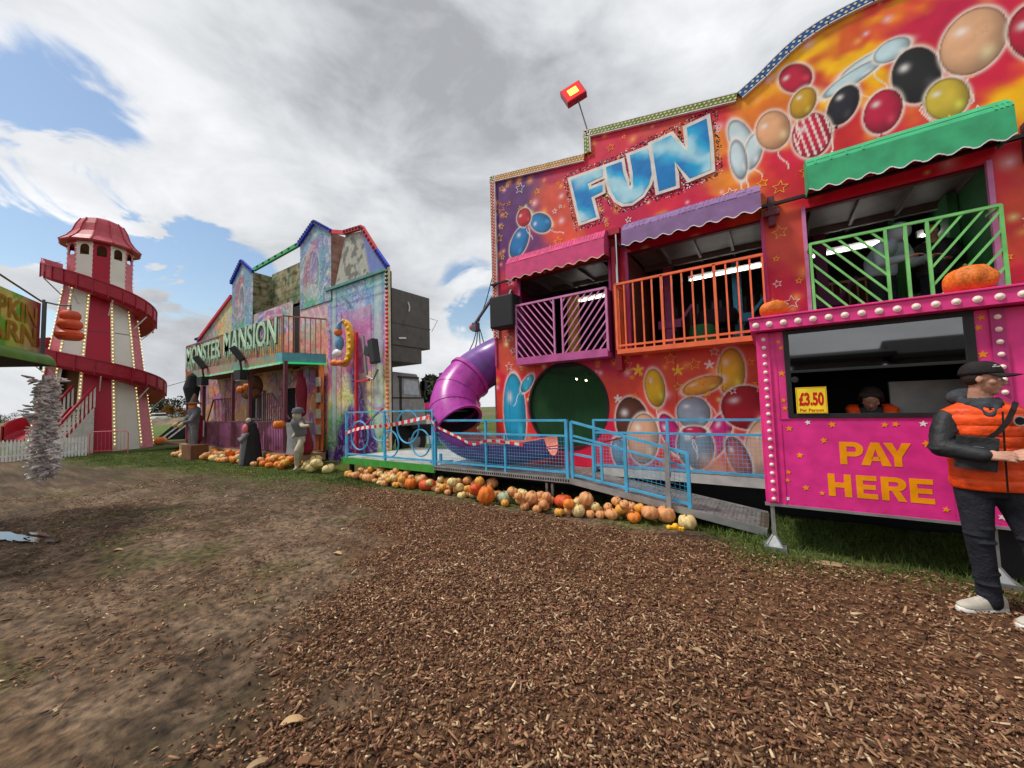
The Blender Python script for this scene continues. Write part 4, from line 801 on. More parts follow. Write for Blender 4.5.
# ================================================================ PUMPKINS
PC = {'peach':(.72,.33,.13),'cream':(.75,.58,.25),'orange':(.8,.24,.03),'red':(.68,.09,.02),'green':(.38,.42,.28),'amber':(.78,.37,.06),'deep':(.72,.17,.015)}
for k,v in PC.items():
    mm_ = mat('pumpkin_'+k, v, .5, ns=9, na=.3, bump=.25, bs=25)
    nt = mm_.node_tree; vz = nt.nodes.new('ShaderNodeTexNoise'); vz.inputs['Scale'].default_value = 4.; vz.inputs['Detail'].default_value = 8; oi = nt.nodes.new('ShaderNodeObjectInfo'); tc = nt.nodes.new('ShaderNodeTexCoord'); ad = nt.nodes.new('ShaderNodeVectorMath'); nt.links.new(tc.outputs['Object'],ad.inputs[0]); mu = nt.nodes.new('ShaderNodeMath'); mu.operation='MULTIPLY'; mu.inputs[1].default_value = 50; nt.links.new(oi.outputs['Random'],mu.inputs[0]); nt.links.new(mu.outputs[0],ad.inputs[1]); nt.links.new(ad.outputs[0],vz.inputs['Vector'])
    cr = nt.nodes.new('ShaderNodeMapRange'); cr.inputs[1].default_value=.66; cr.inputs[2].default_value=.72; nt.links.new(vz.outputs['Fac'],cr.inputs[0])
    mx = nt.nodes.new('ShaderNodeMix'); mx.data_type='RGBA'; nt.links.new(cr.outputs[0],mx.inputs[0]); b = nt.nodes['Principled BSDF']; src = b.inputs['Base Color'].links[0].from_socket; nt.links.new(src,mx.inputs[6]); mx.inputs[7].default_value=(.2,.13,.06,1); nt.links.new(mx.outputs[2],b.inputs['Base Color'])
def pumpkin_proto(c, flat, ribs, var):
    m = MB(); prof = []
    for k in range(13):
        a = PI*k/12; r = math.sin(a)**.82; z = -math.cos(a)*flat
        if k == 12: r = .03; z = flat*.8
        if k == 11: z = flat*.92
        if k == 0: r = .03; z = -flat*.93
        prof.append((r,z))
    m.lathe(prof, 40, rib=.1, nr=ribs, sx=1+.08*math.sin(var), sy=1-.05*math.cos(var*2))
    m.v = [tuple(Vector(v_)*(1+.09*(float(vnoise(v_[0]*2.2+var*9+20,v_[1]*2.2+v_[2]*2+20))-.5)*2)) for v_ in m.v]; o = m.build('pumpkin','pumpkin_'+c,smooth=True)
    s = MB(); h = flat*.8; s.tube([(0,0,h-.06),(.02,0,h+.08),(.06*math.sin(var),.04,h+.2),(.14*math.sin(var),.09,h+.3)],[.15,.09,.075,.085],7); st = s.build('stem','stem',o,smooth=True); return o
protos = {}
def get_pumpkin(c, flat, ribs=8, var=0, r=.1, loc=(0,0,0), rot=(0,0,0), label='', group=None):
    key = (c,flat,ribs,var)
    if key not in protos: o = protos[key] = pumpkin_proto(c,flat,ribs,var)
    else: o = copy_tree(protos[key])
    o.scale = (r,r,r); o.location = loc; o.rotation_euler = rot; return tag(o,label,'pumpkin',group)
# special ones first: x,y,r,colour,flat,label
G = 'pumpkins heaped along the front of the platform'
rp = random.Random(11)
balls = []
def put(x, y, r, c, flat, label, g=G, tilt=.5, zmax=9):
    gz = float(ground_z(np.array([x]),np.array([y]))[0]); z = gz+r*flat*.95
    for (a,b,c_,d,fl) in balls:
        dd = math.hypot(x-a,y-b); s = (r+d)*.93
        if dd < s: z = max(z, c_+math.sqrt(s*s-dd*dd)*.5*(fl+flat)*.98)
    if z-gz > zmax: return None
    balls.append((x,y,z,r,flat)); t_ = 0.12 if z-gz < r*1.2 else tilt
    return get_pumpkin(c,flat,rp.choice([7,8,9]) if False else 8,rp.choice([0,1,2]),r,(x,y,z),(rp.uniform(-t_,t_),rp.uniform(-t_,t_),rp.uniform(0,6.28)),label,g)
special = [(-.92,5.02,.105,'cream',.85,'round cream pumpkin alone at the right end of the row by the ramp'),
 (-1.17,5.08,.115,'peach',.85,'scarred peach pumpkin second from the right end of the row'),
 (-1.34,4.98,.1,'peach',.85,'peach pumpkin third from the right end of the row'),
 (-1.3,5.2,.07,'deep',1.15,'small upright bright orange gourd beside the grey support leg'),
 (-2.62,5.12,.14,'red',.68,'large flat red pumpkin right of the middle of the row'),
 (-3.3,5.08,.1,'red',.6,'small flat red pumpkin in the middle of the row next to the green one'),
 (-3.55,4.93,.125,'green',.75,'pale green squash, the only green one in the row'),
 (-3.75,4.72,.14,'deep',1.02,'tall deep orange pumpkin at the front of the row below the platform'),
 (-5.35,5.0,.15,'red',.72,'large bright red pumpkin under the left end of the mesh railing'),
 (-5.75,4.95,.12,'deep',.85,'orange pumpkin just left of the large bright red one')]
for s in special: put(*s)
SEC = [(-9,-6.8,'under the ring railing'),(-6.8,-5.3,'under the green platform edge'),(-5.3,-4.2,'below the tube slide'),(-4.2,-2.6,'below the mesh railing'),(-2.6,0,'beside the ramp')]
CN = {'peach':'dusty peach','cream':'pale cream','orange':'bright orange','amber':'amber yellow','red':'flat red'}
def frontY(x): return np.interp(x,[-8.1,-7.6,-6.4,-4.4,-3.8,-2.4,-1.6,-.9],[5.05,4.98,4.8,4.85,4.7,4.66,4.85,4.98])
cand = []
n = 0; x = -8.05
for layer in range(2):
  for att in range(3200):
    x = rp.uniform(-8.1,-1.25); fy = float(frontY(x)); dep = np.interp(x,[-8,-6,-3,-1.2],[.55,.55,.42,.16]); y = fy+rp.uniform(.06,dep+.08)
    r = rp.choice([.078,.085,.09,.095,.1,.11]) if rp.random() < .8 else .065
    gz = 0; ok = True; hi = 0
    for (a,b,c_,d,fl) in balls:
        dd = math.hypot(x-a,y-b)
        if dd < (r+d)*(.93 if layer == 0 else .62): ok = False; break
        if dd < (r+d)*.93: hi += 1
    if not ok: continue
    if any(abs(x-b_[0]) < (r+b_[3])*.55 and (y < b_[1]-.05 or layer == 1) for b_ in balls[:10]): continue
    if layer == 1 and (hi < 2 or y > 5.3 or n > 158): continue
    if layer == 1 and y > 5.05 and rp.random() < .4: continue
    c = rp.choices(['peach','cream','amber','orange','red'],[.62,.2,.12,.05,.01])[0]
    sec = [s for s in SEC if s[0] <= x < s[1]][0][2]; lay = 'on the ground' if layer == 0 else 'atop the pile'
    if put(x,y,r,c,rp.choice([.78,.88]),'%s pumpkins %s %s' % (CN[c],lay,sec),zmax=.27): n += 1
print('row pumpkins', n)
get_pumpkin('deep',.72,8,1,.128,(.07,4.66,2.348+.082),(0,0,1),'flattened orange pumpkin on the left end of the ticket booth roof','pumpkins on the booth roof')
get_pumpkin('deep',.8,8,2,.15,(1.4,4.68,2.348+.108),(.03,0,2),'large wide orange pumpkin on the right end of the ticket booth roof','pumpkins on the booth roof')
m = MB(); 
for k in range(5): m.tube([(-1.06+.03*k,4.86,.0),(-1.06+.03*k,4.85,.05)],.02,6)
m.ball((-1.02,4.86,.05),.04,8,5); m.ball((-1.09,4.84,.035),.03,8,5); tag(m.build('gourd','star_yellow',smooth=True),'tiny yellow gourd on the grass in front of the last pumpkins','gourd')
# ================================================================ PEOPLE AND FIGURES
def cap(m, a, b, ra, rb, n=10, mi=0):
    a = Vector(a); b = Vector(b); k = 4; pts = []; rs_ = []; d = (b-a).normalized()
    for i in range(k+1): s = math.sin(i/k*PI/2); pts.append(a-d*ra*(1-s)); rs_.append(max(ra*math.cos((1-i/k)*PI/2),.0008))
    for i in range(k+1): s = math.sin(i/k*PI/2); pts.append(b+d*rb*s); rs_.append(max(rb*math.cos(i/k*PI/2),.0008))
    m.tube(pts, rs_, n, mi)
def chain(m, pts, rs_, n=12, mi=0):
    for (a,b),(ra,rb_) in zip(zip(pts[:-1],pts[1:]),zip(rs_[:-1],rs_[1:])): cap(m,a,b,ra,rb_,n,mi)
def rings(m, secs, n=24, mi=0, yaw=0.):      # secs: (cx,cy,z,rx,ry)
    vs = []
    for cx,cy,z,rx,ry in secs:
        for j in range(n):
            a = 2*PI*j/n; u = rx*math.cos(a); v = ry*math.sin(a); vs.append((cx+u*math.cos(yaw)-v*math.sin(yaw), cy+u*math.sin(yaw)+v*math.cos(yaw), z))
    N = len(secs); m.add(vs,[(i*n+j,i*n+(j+1)%n,(i+1)*n+(j+1)%n,(i+1)*n+j) for i in range(N-1) for j in range(n)]+[tuple(range(n))[::-1],tuple((N-1)*n+j for j in range(n))],mi)
def head(m, c, s, fwd, up=(0,0,1)):
    """head with face: c centre, s height of head, fwd facing direction"""
    f = Vector(fwd).normalized(); u = Vector(up); u = (u-f*u.dot(f)).normalized(); r = f.cross(u)
    M_ = Matrix((r,f,u)).transposed(); L = lambda x,y,z: Vector(c)+M_ @ Vector((x*s,y*s,z*s))
    m.ball(L(0,-.03,.12),(s*.335,s*.41,s*.38),20,14,rot=M_); m.ball(L(0,.06,-.1),(s*.27,s*.3,s*.36),18,12,rot=M_); m.ball(L(0,.2,-.36),(s*.14,s*.13,s*.11),12,8,rot=M_)
    cap(m,L(0,.33,.04),L(0,.43,-.12),s*.035,s*.055,8); m.ball(L(0,.41,-.14),(s*.065,s*.06,s*.045),10,8,rot=M_)
    cap(m,L(-.16,.31,.07),L(.16,.31,.07),s*.05,s*.05,8); cap(m,L(-.085,.335,-.235),L(.085,.335,-.235),s*.028,s*.028,8); cap(m,L(-.07,.32,-.275),L(.07,.32,-.275),s*.034,s*.034,8)
    for sx in (-1,1): m.ball(L(sx*.335,-.04,0),(s*.03,s*.075,s*.11),10,8,rot=M_); m.ball(L(sx*.2,.2,-.08),(s*.1,s*.1,s*.09),10,8,rot=M_)
    return L, M_
def eyes(root, L, s, parentless=False):
    m = MB()
    for sx in (-1,1): m.ball(L(sx*.14,.315,.0),s*.045,10,8,0); m.ball(L(sx*.14,.35,-.003),s*.018,8,6,1)
    return m
def hand(m, wrist, palmdir, fdir, side, s, curl=.6, thumb=None):
    """wrist point, palm normal (inner side), finger direction, side=+1/-1 puts the thumb"""
    f = Vector(fdir).normalized(); p = Vector(palmdir); p = (p-f*p.dot(f)).normalized(); w_ = f.cross(p)*side; W = Vector(wrist)
    ctr = W+f*.045*s
    for k in (-1,0,1): cap(m,W+w_*k*.016*s+f*.01*s,W+w_*k*.024*s+f*.082*s,.0155*s,.0135*s,8)
    for k,(ln) in enumerate((.072,.08,.074,.058)):
        b = W+f*.088*s+w_*(.032-.0213*k)*s; d = f.copy(); q = b
        for j,fr in enumerate((.42,.32,.26)):
            ang = curl*(.45+.55*j); d2 = (f*math.cos(ang)+p*math.sin(ang)).normalized(); e = q+d2*ln*s*fr; cap(m,q,e,(.0092-.0008*j)*s,(.0086-.001*j)*s,8); q = e
    tb = W+w_*.03*s+f*.025*s; t1 = tb+(w_*.55+f*.7+p*.45).normalized()*.042*s; t2 = t1+(w_*.05+f*.75+p*.65).normalized()*.032*s
    cap(m,tb,t1,.0125*s,.0105*s,8); cap(m,t1,t2,.0102*s,.0085*s,8); return q
# ---------- man in the orange vest in front of the booth
mt_ = T('person','standing person in orange quilted vest, black cap and dark jeans looking right before the booth','person',(1.3,4.1,0))
m = MB(); HC = (1.25,4.12,1.625); hf = (.93,-.36,-.05)
L,Mh = head(m,HC,.235,hf)
chain(m,[(1.235,4.165,1.38),(1.24,4.135,1.56)],[.066,.058],14)
sh = [(1.06,4.15,1.37),(1.445,4.22,1.37)]
rings(m,[(1.25,4.17,.86,.15,.105),(1.25,4.17,1.0,.155,.105),(1.25,4.17,1.2,.17,.115),(1.25,4.18,1.36,.18,.105),(1.25,4.175,1.42,.12,.075),(1.245,4.16,1.46,.06,.05)],20,0,.15)
elb = [(1.0,4.05,1.14),(1.53,4.08,1.13)]; wr = [(1.175,3.925,1.105),(1.43,3.95,1.115)]
for i in (0,1): chain(m,[sh[i],elb[i],wr[i]],[.055,.042,.028],14)
hand(m,wr[0],(0,.75,-.5),(.97,-.18,.05),1,.98,.85); hand(m,wr[1],(0,.75,-.5),(-.97,-.2,.03),-1,.98,.85)
hipz = .9; legs = [((1.17,4.17,.88),(1.165,4.13,.48),(1.2,4.17,.09)),((1.34,4.19,.88),(1.42,4.12,.48),(1.45,4.09,.09))]
for l in legs: chain(m,l,[.085,.058,.042],14)
cap(m,(1.21,4.18,.06),(1.1,4.11,.04),.04,.03); cap(m,(1.44,4.07,.06),(1.33,3.99,.04),.04,.03)
body = mt_.add(m,'body','skin'); remesh(body,.0055,2)
mm = eyes(None,L,.235); mt_.add(mm,'eyes',['white_paint','near_black'],smooth=True); mat('lips',(.38,.13,.11),.5); mm = MB(); cap(mm,L(-.075,.345,-.255),L(.075,.345,-.255),.0045,.0045,6); mt_.add(mm,'lips','lips',smooth=True)
m = MB(); cap(m,L(-.2,.36,.11),L(-.08,.38,.12),.005,.005,6); cap(m,L(.2,.36,.11),L(.08,.38,.12),.005,.005,6); m.ball(L(0,-.12,.12),(.078,.085,.082),16,12); h_ = mt_.add(m,'hair','hair_dark'); 
# jeans
m = MB(); rings(m,[(1.25,4.175,.8,.155,.108),(1.25,4.175,.88,.165,.115),(1.25,4.175,.96,.165,.118)],24,0,.12)
for l,ex in zip(legs,(0,1)):
    a,b,c = [Vector(q) for q in l]; chain(m,[a+Vector((0,0,-.03)),a.lerp(b,.5),b,b.lerp(c,.5),c+Vector((0,0,.02)),c+Vector((0,0,-.03))],[.1,.086,.07,.063,.06,.063],18)
    for k in range(5): q = b.lerp(c,.55+.1*k); d = Vector((math.cos(k*2.2),math.sin(k*2.2)-.3,0))*.012; m.ball(q+d,(.064,.064,.016),14,8)
    for k in range(3): q = a.lerp(b,.75+.12*k); m.ball(q+Vector((.01*(-1)**k,-.014,0)),(.073,.072,.015),14,8)
jn = mt_.add(m,'jeans','jeans_black'); remesh(jn,.009,3)
# jacket sleeves, collar
m = MB()
for i in (0,1):
    a,b,c = Vector(sh[i]),Vector(elb[i]),Vector(wr[i]); cc = b.lerp(c,.93); pts = [a+Vector((.012 if i==0 else -.012,0,.0)),a.lerp(b,.5),b,b.lerp(c,.5),cc]; chain(m,pts,[.068,.072,.064,.056,.046],16)
    for k in range(4): q = a.lerp(b,.45+.16*k); m.ball(q+Vector((.006*(-1)**k,-.008,0)),(.075,.075,.016),12,8,rot=Euler((.3,.25*(1 if i else -1),0)).to_matrix())
    for k in range(4): q = b.lerp(c,.15+.2*k); d=(c-b).normalized(); m.ball(q,(.066-.006*k,.064-.006*k,.014),12,8,rot=d.to_track_quat('Z','Y').to_matrix())
sl = mt_.add(m,'jacket_sleeves','jacket_black'); remesh(sl,.0075,2)
m = MB(); m.lathe([(.12,-.05),(.118,-.01),(.098,.03),(.082,.045),(.078,.03),(.085,-.01),(.1,-.04)],28,(1.24,4.16,1.455),sy=.88); m.ball((1.2,4.245,1.5),(.11,.06,.07),16,10); cap(m,(1.17,4.1,1.47),(1.235,4.035,1.37),.026,.014); cap(m,(1.31,4.1,1.46),(1.25,4.035,1.37),.026,.014); hd = mt_.add(m,'hood','hood_grey'); remesh(hd,.008,3)
m = MB(); m.lathe([(.145,-.045),(.145,-.02),(.122,.01),(.11,-.02)],28,(1.245,4.165,1.43),sy=.85); mt_.add(m,'collar','cap_black',smooth=True)
# quilted vest
m = MB(); secs = []; n = 90
base = [(.85,.205,.15),(.9,.21,.155),(1.0,.205,.15),(1.15,.208,.15),(1.28,.222,.155),(1.36,.235,.15),(1.41,.222,.13),(1.445,.16,.105),(1.47,.11,.085)]
zz = [b[0] for b in base]
for k in range(n+1):
    z = .85+(1.475-.85)*k/n; rx = np.interp(z,zz,[b[1] for b in base]); ry = np.interp(z,zz,[b[2] for b in base]); ph = (z-.85)/.075; puff = .010*(abs(math.sin(ph*PI))**.45)-.007; secs.append((1.25,4.17,z,float(rx)+puff,float(ry)+puff))
secs = [(a_,b_,c_,d_*.94,e_*.96) for a_,b_,c_,d_,e_ in secs]; rings(m,secs,48,0,.13)
# crease noise
for i in range(len(m.v)):
    v = Vector(m.v[i]); a = math.atan2(v.y-4.17,v.x-1.25); s = .006*(float(vnoise(a*9+20,v.z*14))-.5)+.004*(float(vnoise(a*22+20,v.z*40))-.5); m.v[i] = (v.x+math.cos(a)*s, v.y+math.sin(a)*s, v.z)
vest = mt_.add(m,'vest','vest_orange',smooth=True)
m = MB(); m.bar((1.29,4.005,1.40),(1.28,3.992,1.2),.008,.006); m.bar((1.28,3.992,1.2),(1.275,3.995,.86),.008,.006); mt_.add(m,'zip','cap_black')
m = MB(); m.lathe([(.034,0),(.034,.003),(.004,.004)],20); bd = m.build('badge','badge',mt_.o,smooth=False); bd.location = (.06,-.095,1.335); bd.location = Vector((1.365,4.023,1.335))-mt_.loc; bd.rotation_euler = (R(90),0,R(20))
m = MB(); m.lathe([(.027,0),(.027,.0045),(.003,.005)],16); b2 = m.build('badge_centre','cap_black',bd)
# cross-body bag and strap
m = MB(); q0 = [(1.37,4.06,1.46),(1.335,4.0,1.41),(1.3,3.985,1.33),(1.25,3.975,1.26),(1.2,3.98,1.21)]
for a,b in zip(q0[:-1],q0[1:]): m.bar(a,b,.028,.006,up=(0,-1,.2))
mt_.add(m,'bag_strap','cap_black')
m = MB(); m.box(-.095,.095,-.03,.03,-.125,.1,0); m.box(-.085,.085,-.036,-.03,.0,.045,0); m.box(-.06,.03,-.039,-.036,.03,.034,1); bg = m.build('bag',['jacket_black','chrome'],mt_.o,bevel=.01); bg.location = Vector((1.15,3.99,1.13))-mt_.loc; bg.rotation_euler = (0,R(6),R(-14))
# cap
m = MB(); f = Vector(hf); f.z = 0; f.normalize(); r_ = Vector((f.y,-f.x,0)); c0 = Vector(HC)+Vector((0,0,.035))-f*.008
vs = []; nn = 28; kk = 8
for i in range(kk+1):
    a = i/kk*PI/2; hgt = .098*math.sin(a); rad = max(math.cos(a)**.75,.001)
    for j in range(nn): th = 2*PI*j/nn; vs.append(c0+f*math.cos(th)*.108*rad+r_*math.sin(th)*.089*rad+Vector((0,0,hgt)))
m.add(vs,[(i*nn+j,i*nn+(j+1)%nn,(i+1)*nn+(j+1)%nn,(i+1)*nn+j) for i in range(kk) for j in range(nn)]); cp = mt_.add(m,'cap','cap_black',smooth=True); k = cp.modifiers.new('s','SOLIDIFY'); k.thickness = .004
m = MB(); vs = []
for i in range(7):
    s = i/6
    for j in range(13): th = -1.15+2.3*j/12; o_ = c0+f*math.cos(th)*.107+r_*math.sin(th)*.088; e = o_+f*(.078*s*math.cos(th*.9)**.8 if abs(th*.9) < PI/2 else 0)+Vector((0,0,-.012*s-.02*abs(math.sin(th))**2*s+.004)); vs.append(e)
m.add(vs,[(i*13+j,i*13+j+1,(i+1)*13+j+1,(i+1)*13+j) for i in range(6) for j in range(12)]); br_ = mt_.add(m,'cap_brim','cap_black',cp,smooth=True); k = br_.modifiers.new('s','SOLIDIFY'); k.thickness = .005
m = MB(); side = c0+f*.07-r_*.064+Vector((0,0,.05)); 
q = c0+f*.075+r_*(.058)+Vector((0,0,.05)); m.bar(q-f*.015+r_*.004,q+f*.018-r_*.006,.003,.006,up=(0,0,1)); m.bar(q-f*.008+r_*.004+Vector((0,0,.009)),q+f*.004+r_*.002+Vector((0,0,.012)),.003,.006); mt_.add(m,'cap_mark','white_paint',cp)
# shoes
def shoe(heel, toe, par):
    heel = Vector(heel); toe = Vector(toe); d = (toe-heel).normalized(); w_ = Vector((-d.y,d.x,0)); Ln = (toe-heel).length
    def loft(prof, name, mt, z0, **k):
        m = MB(); n = 20; vs = []
        for tt,wid,h in prof:
            for j in range(n):
                a = 2*PI*j/n; c_ = math.cos(a); s_ = math.sin(a); vs.append(heel+d*Ln*tt+w_*wid*(abs(c_)**.8*(1 if c_>0 else -1))+Vector((0,0,z0+(h if s_>0 else .001)*(max(s_,0)**.8 if s_>0 else s_))))
        N = len(prof); m.add(vs,[(i*n+j,i*n+(j+1)%n,(i+1)*n+(j+1)%n,(i+1)*n+j) for i in range(N-1) for j in range(n)]+[tuple(range(n)),tuple((N-1)*n+j for j in range(n))[::-1]]); return m
    m = loft([(-.02,.02,.04),(.02,.036,.075),(.12,.04,.085),(.3,.04,.08),(.42,.042,.068),(.6,.047,.05),(.8,.047,.036),(.94,.034,.026),(1.0,.012,.012)],'shoe','shoe_tan',.028); s = mt_.add(m,'shoe','shoe_tan',smooth=True)
    m = loft([(-.04,.02,.026),(.02,.04,.032),(.3,.042,.03),(.6,.05,.028),(.85,.05,.028),(.97,.036,.03),(1.03,.012,.022)],'sole','shoe_sole',.002); mt_.add(m,'sole','shoe_sole',s,smooth=True)
    m = MB()
    for k in range(4): p = heel+d*Ln*(.42+.07*k)+Vector((0,0,.098-.0085*k)); m.bar(p-w_*.022,p+w_*.022+d*.006,.005,.004)
    mt_.add(m,'laces','shoe_sole',s)
shoe((1.275,4.215,.0),(1.015,4.055,0),None); shoe((1.49,4.1,0),(1.25,3.94,0),None)
# ---------- attendant inside the booth
at = T('person','attendant in dark top with orange shoulder panels looking down inside the booth window','person',(.82,5.05,.56))
m = MB(); L2,_ = head(m,(.8,5.02,1.5),.215,(-.15,-.8,-.6),(0,-.5,.85)); chain(m,[(.8,5.1,1.33),(.8,5.05,1.46)],[.055,.05]); rings(m,[(.8,5.15,.8,.15,.1),(.8,5.15,1.1,.17,.11),(.8,5.13,1.28,.19,.1),(.8,5.12,1.35,.1,.07)],16)
for s in (-1,1): chain(m,[(.8+s*.18,5.12,1.28),(.8+s*.2,4.95,1.08),(.8+s*.07,4.83,1.2)],[.05,.04,.028]); hand(m,(.8+s*.07,4.83,1.2),(0,.3,-1),(-s*.6,-.7,0),s,.9,.6)
chain(m,[(.72,5.15,.82),(.7,4.9,.8),(.7,4.9,.6)],[.08,.06,.05]); chain(m,[(.88,5.15,.82),(.9,4.9,.8),(.9,4.9,.6)],[.08,.06,.05]); b_ = at.add(m,'body','skin'); remesh(b_,.008,2)
m = MB(); m.ball(L2(0,-.1,.14),(.088,.092,.09),16,12); m.ball(L2(0,-.3,-.05),(.07,.06,.1),12,8); chain(m,[L2(-.3,.12,.3),L2(-.36,-.05,-.1)],[.022,.02]); chain(m,[L2(.3,.12,.3),L2(.36,-.05,-.1)],[.022,.02]); chain(m,[L2(-.28,.16,.32),L2(.28,.16,.32)],[.03,.03]); at.add(m,'hair','hair_dark',smooth=True)
m = MB(); rings(m,[(.8,5.15,.78,.18,.13),(.8,5.15,1.1,.195,.135),(.8,5.13,1.33,.24,.125),(.8,5.12,1.42,.14,.09)],20)
for s in (-1,1): chain(m,[(.8+s*.18,5.12,1.28),(.8+s*.2,4.95,1.08),(.8+s*.09,4.85,1.18)],[.07,.06,.045])
j_ = at.add(m,'jacket','jacket_black'); remesh(j_,.01,2)
m = MB()
for s in (-1,1): rings(m,[(.8+s*.12,5.0,1.2,.045,.05),(.8+s*.13,4.99,1.32,.055,.055),(.8+s*.14,5.04,1.41,.055,.06),(.8+s*.12,5.12,1.45,.04,.05)],14)
at.add(m,'vest','vest_orange',smooth=True)
# ---------- two people on the upper floor behind the green railing
def simple_person(name, label, x, y, z0, shirt, lean=0., hoodup=False, sc_=1., facing=(0,-1,0), legs_='jeans_black', bend=0.):
    q = T('person',label,'person',(x,y,z0)); f = Vector(facing).normalized(); r = Vector((f.y,-f.x,0)); P3 = lambda a,b,c: tuple(Vector((x,y,z0))+(r*a+f*b)*sc_+Vector((0,0,c*sc_)))
    m = MB(); hc = P3(0,.05+bend,1.6-bend*.6); head(m,hc,.23*sc_,(f.x,f.y,-.2-bend)); chain(m,[P3(0,bend*.6,1.42-bend*.3),P3(0,.03+bend*.85,1.52-bend*.5)],[.06*sc_,.055*sc_])
    for a,b in (((0,-.02,.9),(0,0,1.12)),((0,0,1.12),(0,bend*.6,1.36-bend*.3))): chain(m,[P3(-.08,a[1],a[2]),P3(-.08,b[1],b[2])],[.11*sc_,.12*sc_]); chain(m,[P3(.08,a[1],a[2]),P3(.08,b[1],b[2])],[.11*sc_,.12*sc_])
    arms = []
    for s in (-1,1):
        S_,E_,W_ = P3(s*.19,bend*.6,1.38-bend*.3),P3(s*.25,.06+bend*.6,1.1-bend*.3),P3(s*.16,.26+bend,1.08-bend*.3); chain(m,[S_,E_,W_],[.05*sc_,.04*sc_,.03*sc_]); hand(m,W_,(0,0,-1),(f.x-s*.3*r.x,f.y-s*.3*r.y,0),s,sc_,.5); arms.append((S_,E_,W_))
        chain(m,[P3(s*.09,0,.88),P3(s*.1,.03,.48),P3(s*.1,0,.08)],[.08*sc_,.055*sc_,.042*sc_]); cap(m,P3(s*.1,0,.05),P3(s*.1,.15,.04),.04*sc_,.035*sc_)
    b = q.add(m,'body','skin'); remesh(b,.012,2)
    m = MB()
    for s in (-1,1): chain(m,[P3(s*.08,0,.92),P3(s*.08,0,1.12),P3(s*.09,bend*.6,1.34-bend*.3)],[.13*sc_,.135*sc_,.135*sc_])
    for A in arms: chain(m,[A[0],A[1],tuple(Vector(A[1]).lerp(Vector(A[2]),.85))],[.075*sc_,.065*sc_,.05*sc_])
    if hoodup: m.ball(tuple(Vector(hc)-f*.03*sc_+Vector((0,0,.02))),(.13*sc_,.13*sc_,.14*sc_),14,10)
    j = q.add(m,'jacket',shirt); remesh(j,.014,3)
    m = MB()
    for s in (-1,1): chain(m,[P3(s*.09,0,.88),P3(s*.1,.03,.48),P3(s*.1,0,.1)],[.1*sc_,.078*sc_,.065*sc_])
    p = q.add(m,'trousers',legs_); remesh(p,.014,3)
    if not hoodup: m = MB(); m.ball(tuple(Vector(hc)-f*.03*sc_+Vector((0,0,.04*sc_))),(.095*sc_,.1*sc_,.1*sc_),14,10); q.add(m,'hair','hair_dark',smooth=True)
    return q
simple_person('person','person in a pale grey blue hooded top leaning over behind the green railing',1.3,6.9,2.32,'shirt_blue',hoodup=True,facing=(.6,-.8,0),bend=.28,sc_=.88)
simple_person('person','person dressed all in black standing behind the right half of the green railing',1.85,7.1,2.32,'jacket_black',facing=(-.3,-1,0),sc_=.82)
# ================================================================ HELTER SKELTER TOWER
TC = Vector((-26.3,3.79,0)); tf = Vector((.99,-.14,0)).normalized(); ts = Vector((.14,.99,0)).normalized()
def TP(r, th, z): a = R(th); return tf*(r*math.cos(a))+ts*(r*math.sin(a))+Vector((0,0,z))   # local to the tower
tw = thing('helter_skelter','tall red and white striped helter skelter tower with a spiral slide round it','helter skelter',TC)
RB, RT, ZT = 2.02, 1.1, 7.9
rad = lambda z: RB+(RT-RB)*min(z/ZT,1.)
def panel(m,a0,a1,z0,z1,mi,r0=None,r1=None):
    m.add([TP(r0 or rad(z0),a0,z0),TP(r0 or rad(z0),a1,z0),TP(r1 or rad(z1),a1,z1),TP(r1 or rad(z1),a0,z1)],[(0,1,2,3)],mi)
for k in range(12):
    a0 = -15+30*k; a1 = a0+30; red = k % 2 == 0; m = MB()
    if k == 11:   # white side with the doorway (-45..-15)
        lerpA = lambda f: a0+30*f
        panel(m,a0,a1,0,1.9,0); panel(m,a0,a1,3.75,ZT,0)
        for f0,f1 in ((0,.12),(.9,1)): 
            q = [TP(rad(1.9),a0,1.9).lerp(TP(rad(1.9),a1,1.9),f0),TP(rad(1.9),a0,1.9).lerp(TP(rad(1.9),a1,1.9),f1),TP(rad(3.75),a0,3.75).lerp(TP(rad(3.75),a1,3.75),f1),TP(rad(3.75),a0,3.75).lerp(TP(rad(3.75),a1,3.75),f0)]; m.add(q,[(0,1,2,3)],0)
    else: panel(m,a0,a1,0,ZT,0)
    side = 'pale_red' if k in (2,10) else ('tower_red' if red else 'tower_white')  # red side panels get a washed-out tint, light falling on them painted in
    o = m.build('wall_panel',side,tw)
    if 60 < (a0+15) % 360 < 300: continue
m = MB(); m.lathe([(1.35,1.9),(1.35,3.8)],12,a0=.2); m.add([TP(1.9,-50,1.88),TP(1.9,-10,1.88),TP(.3,-10,1.88),TP(.3,-50,1.88)],[(0,1,2,3)]); tw_in = m.build('dark_interior','deep_plank',tw)
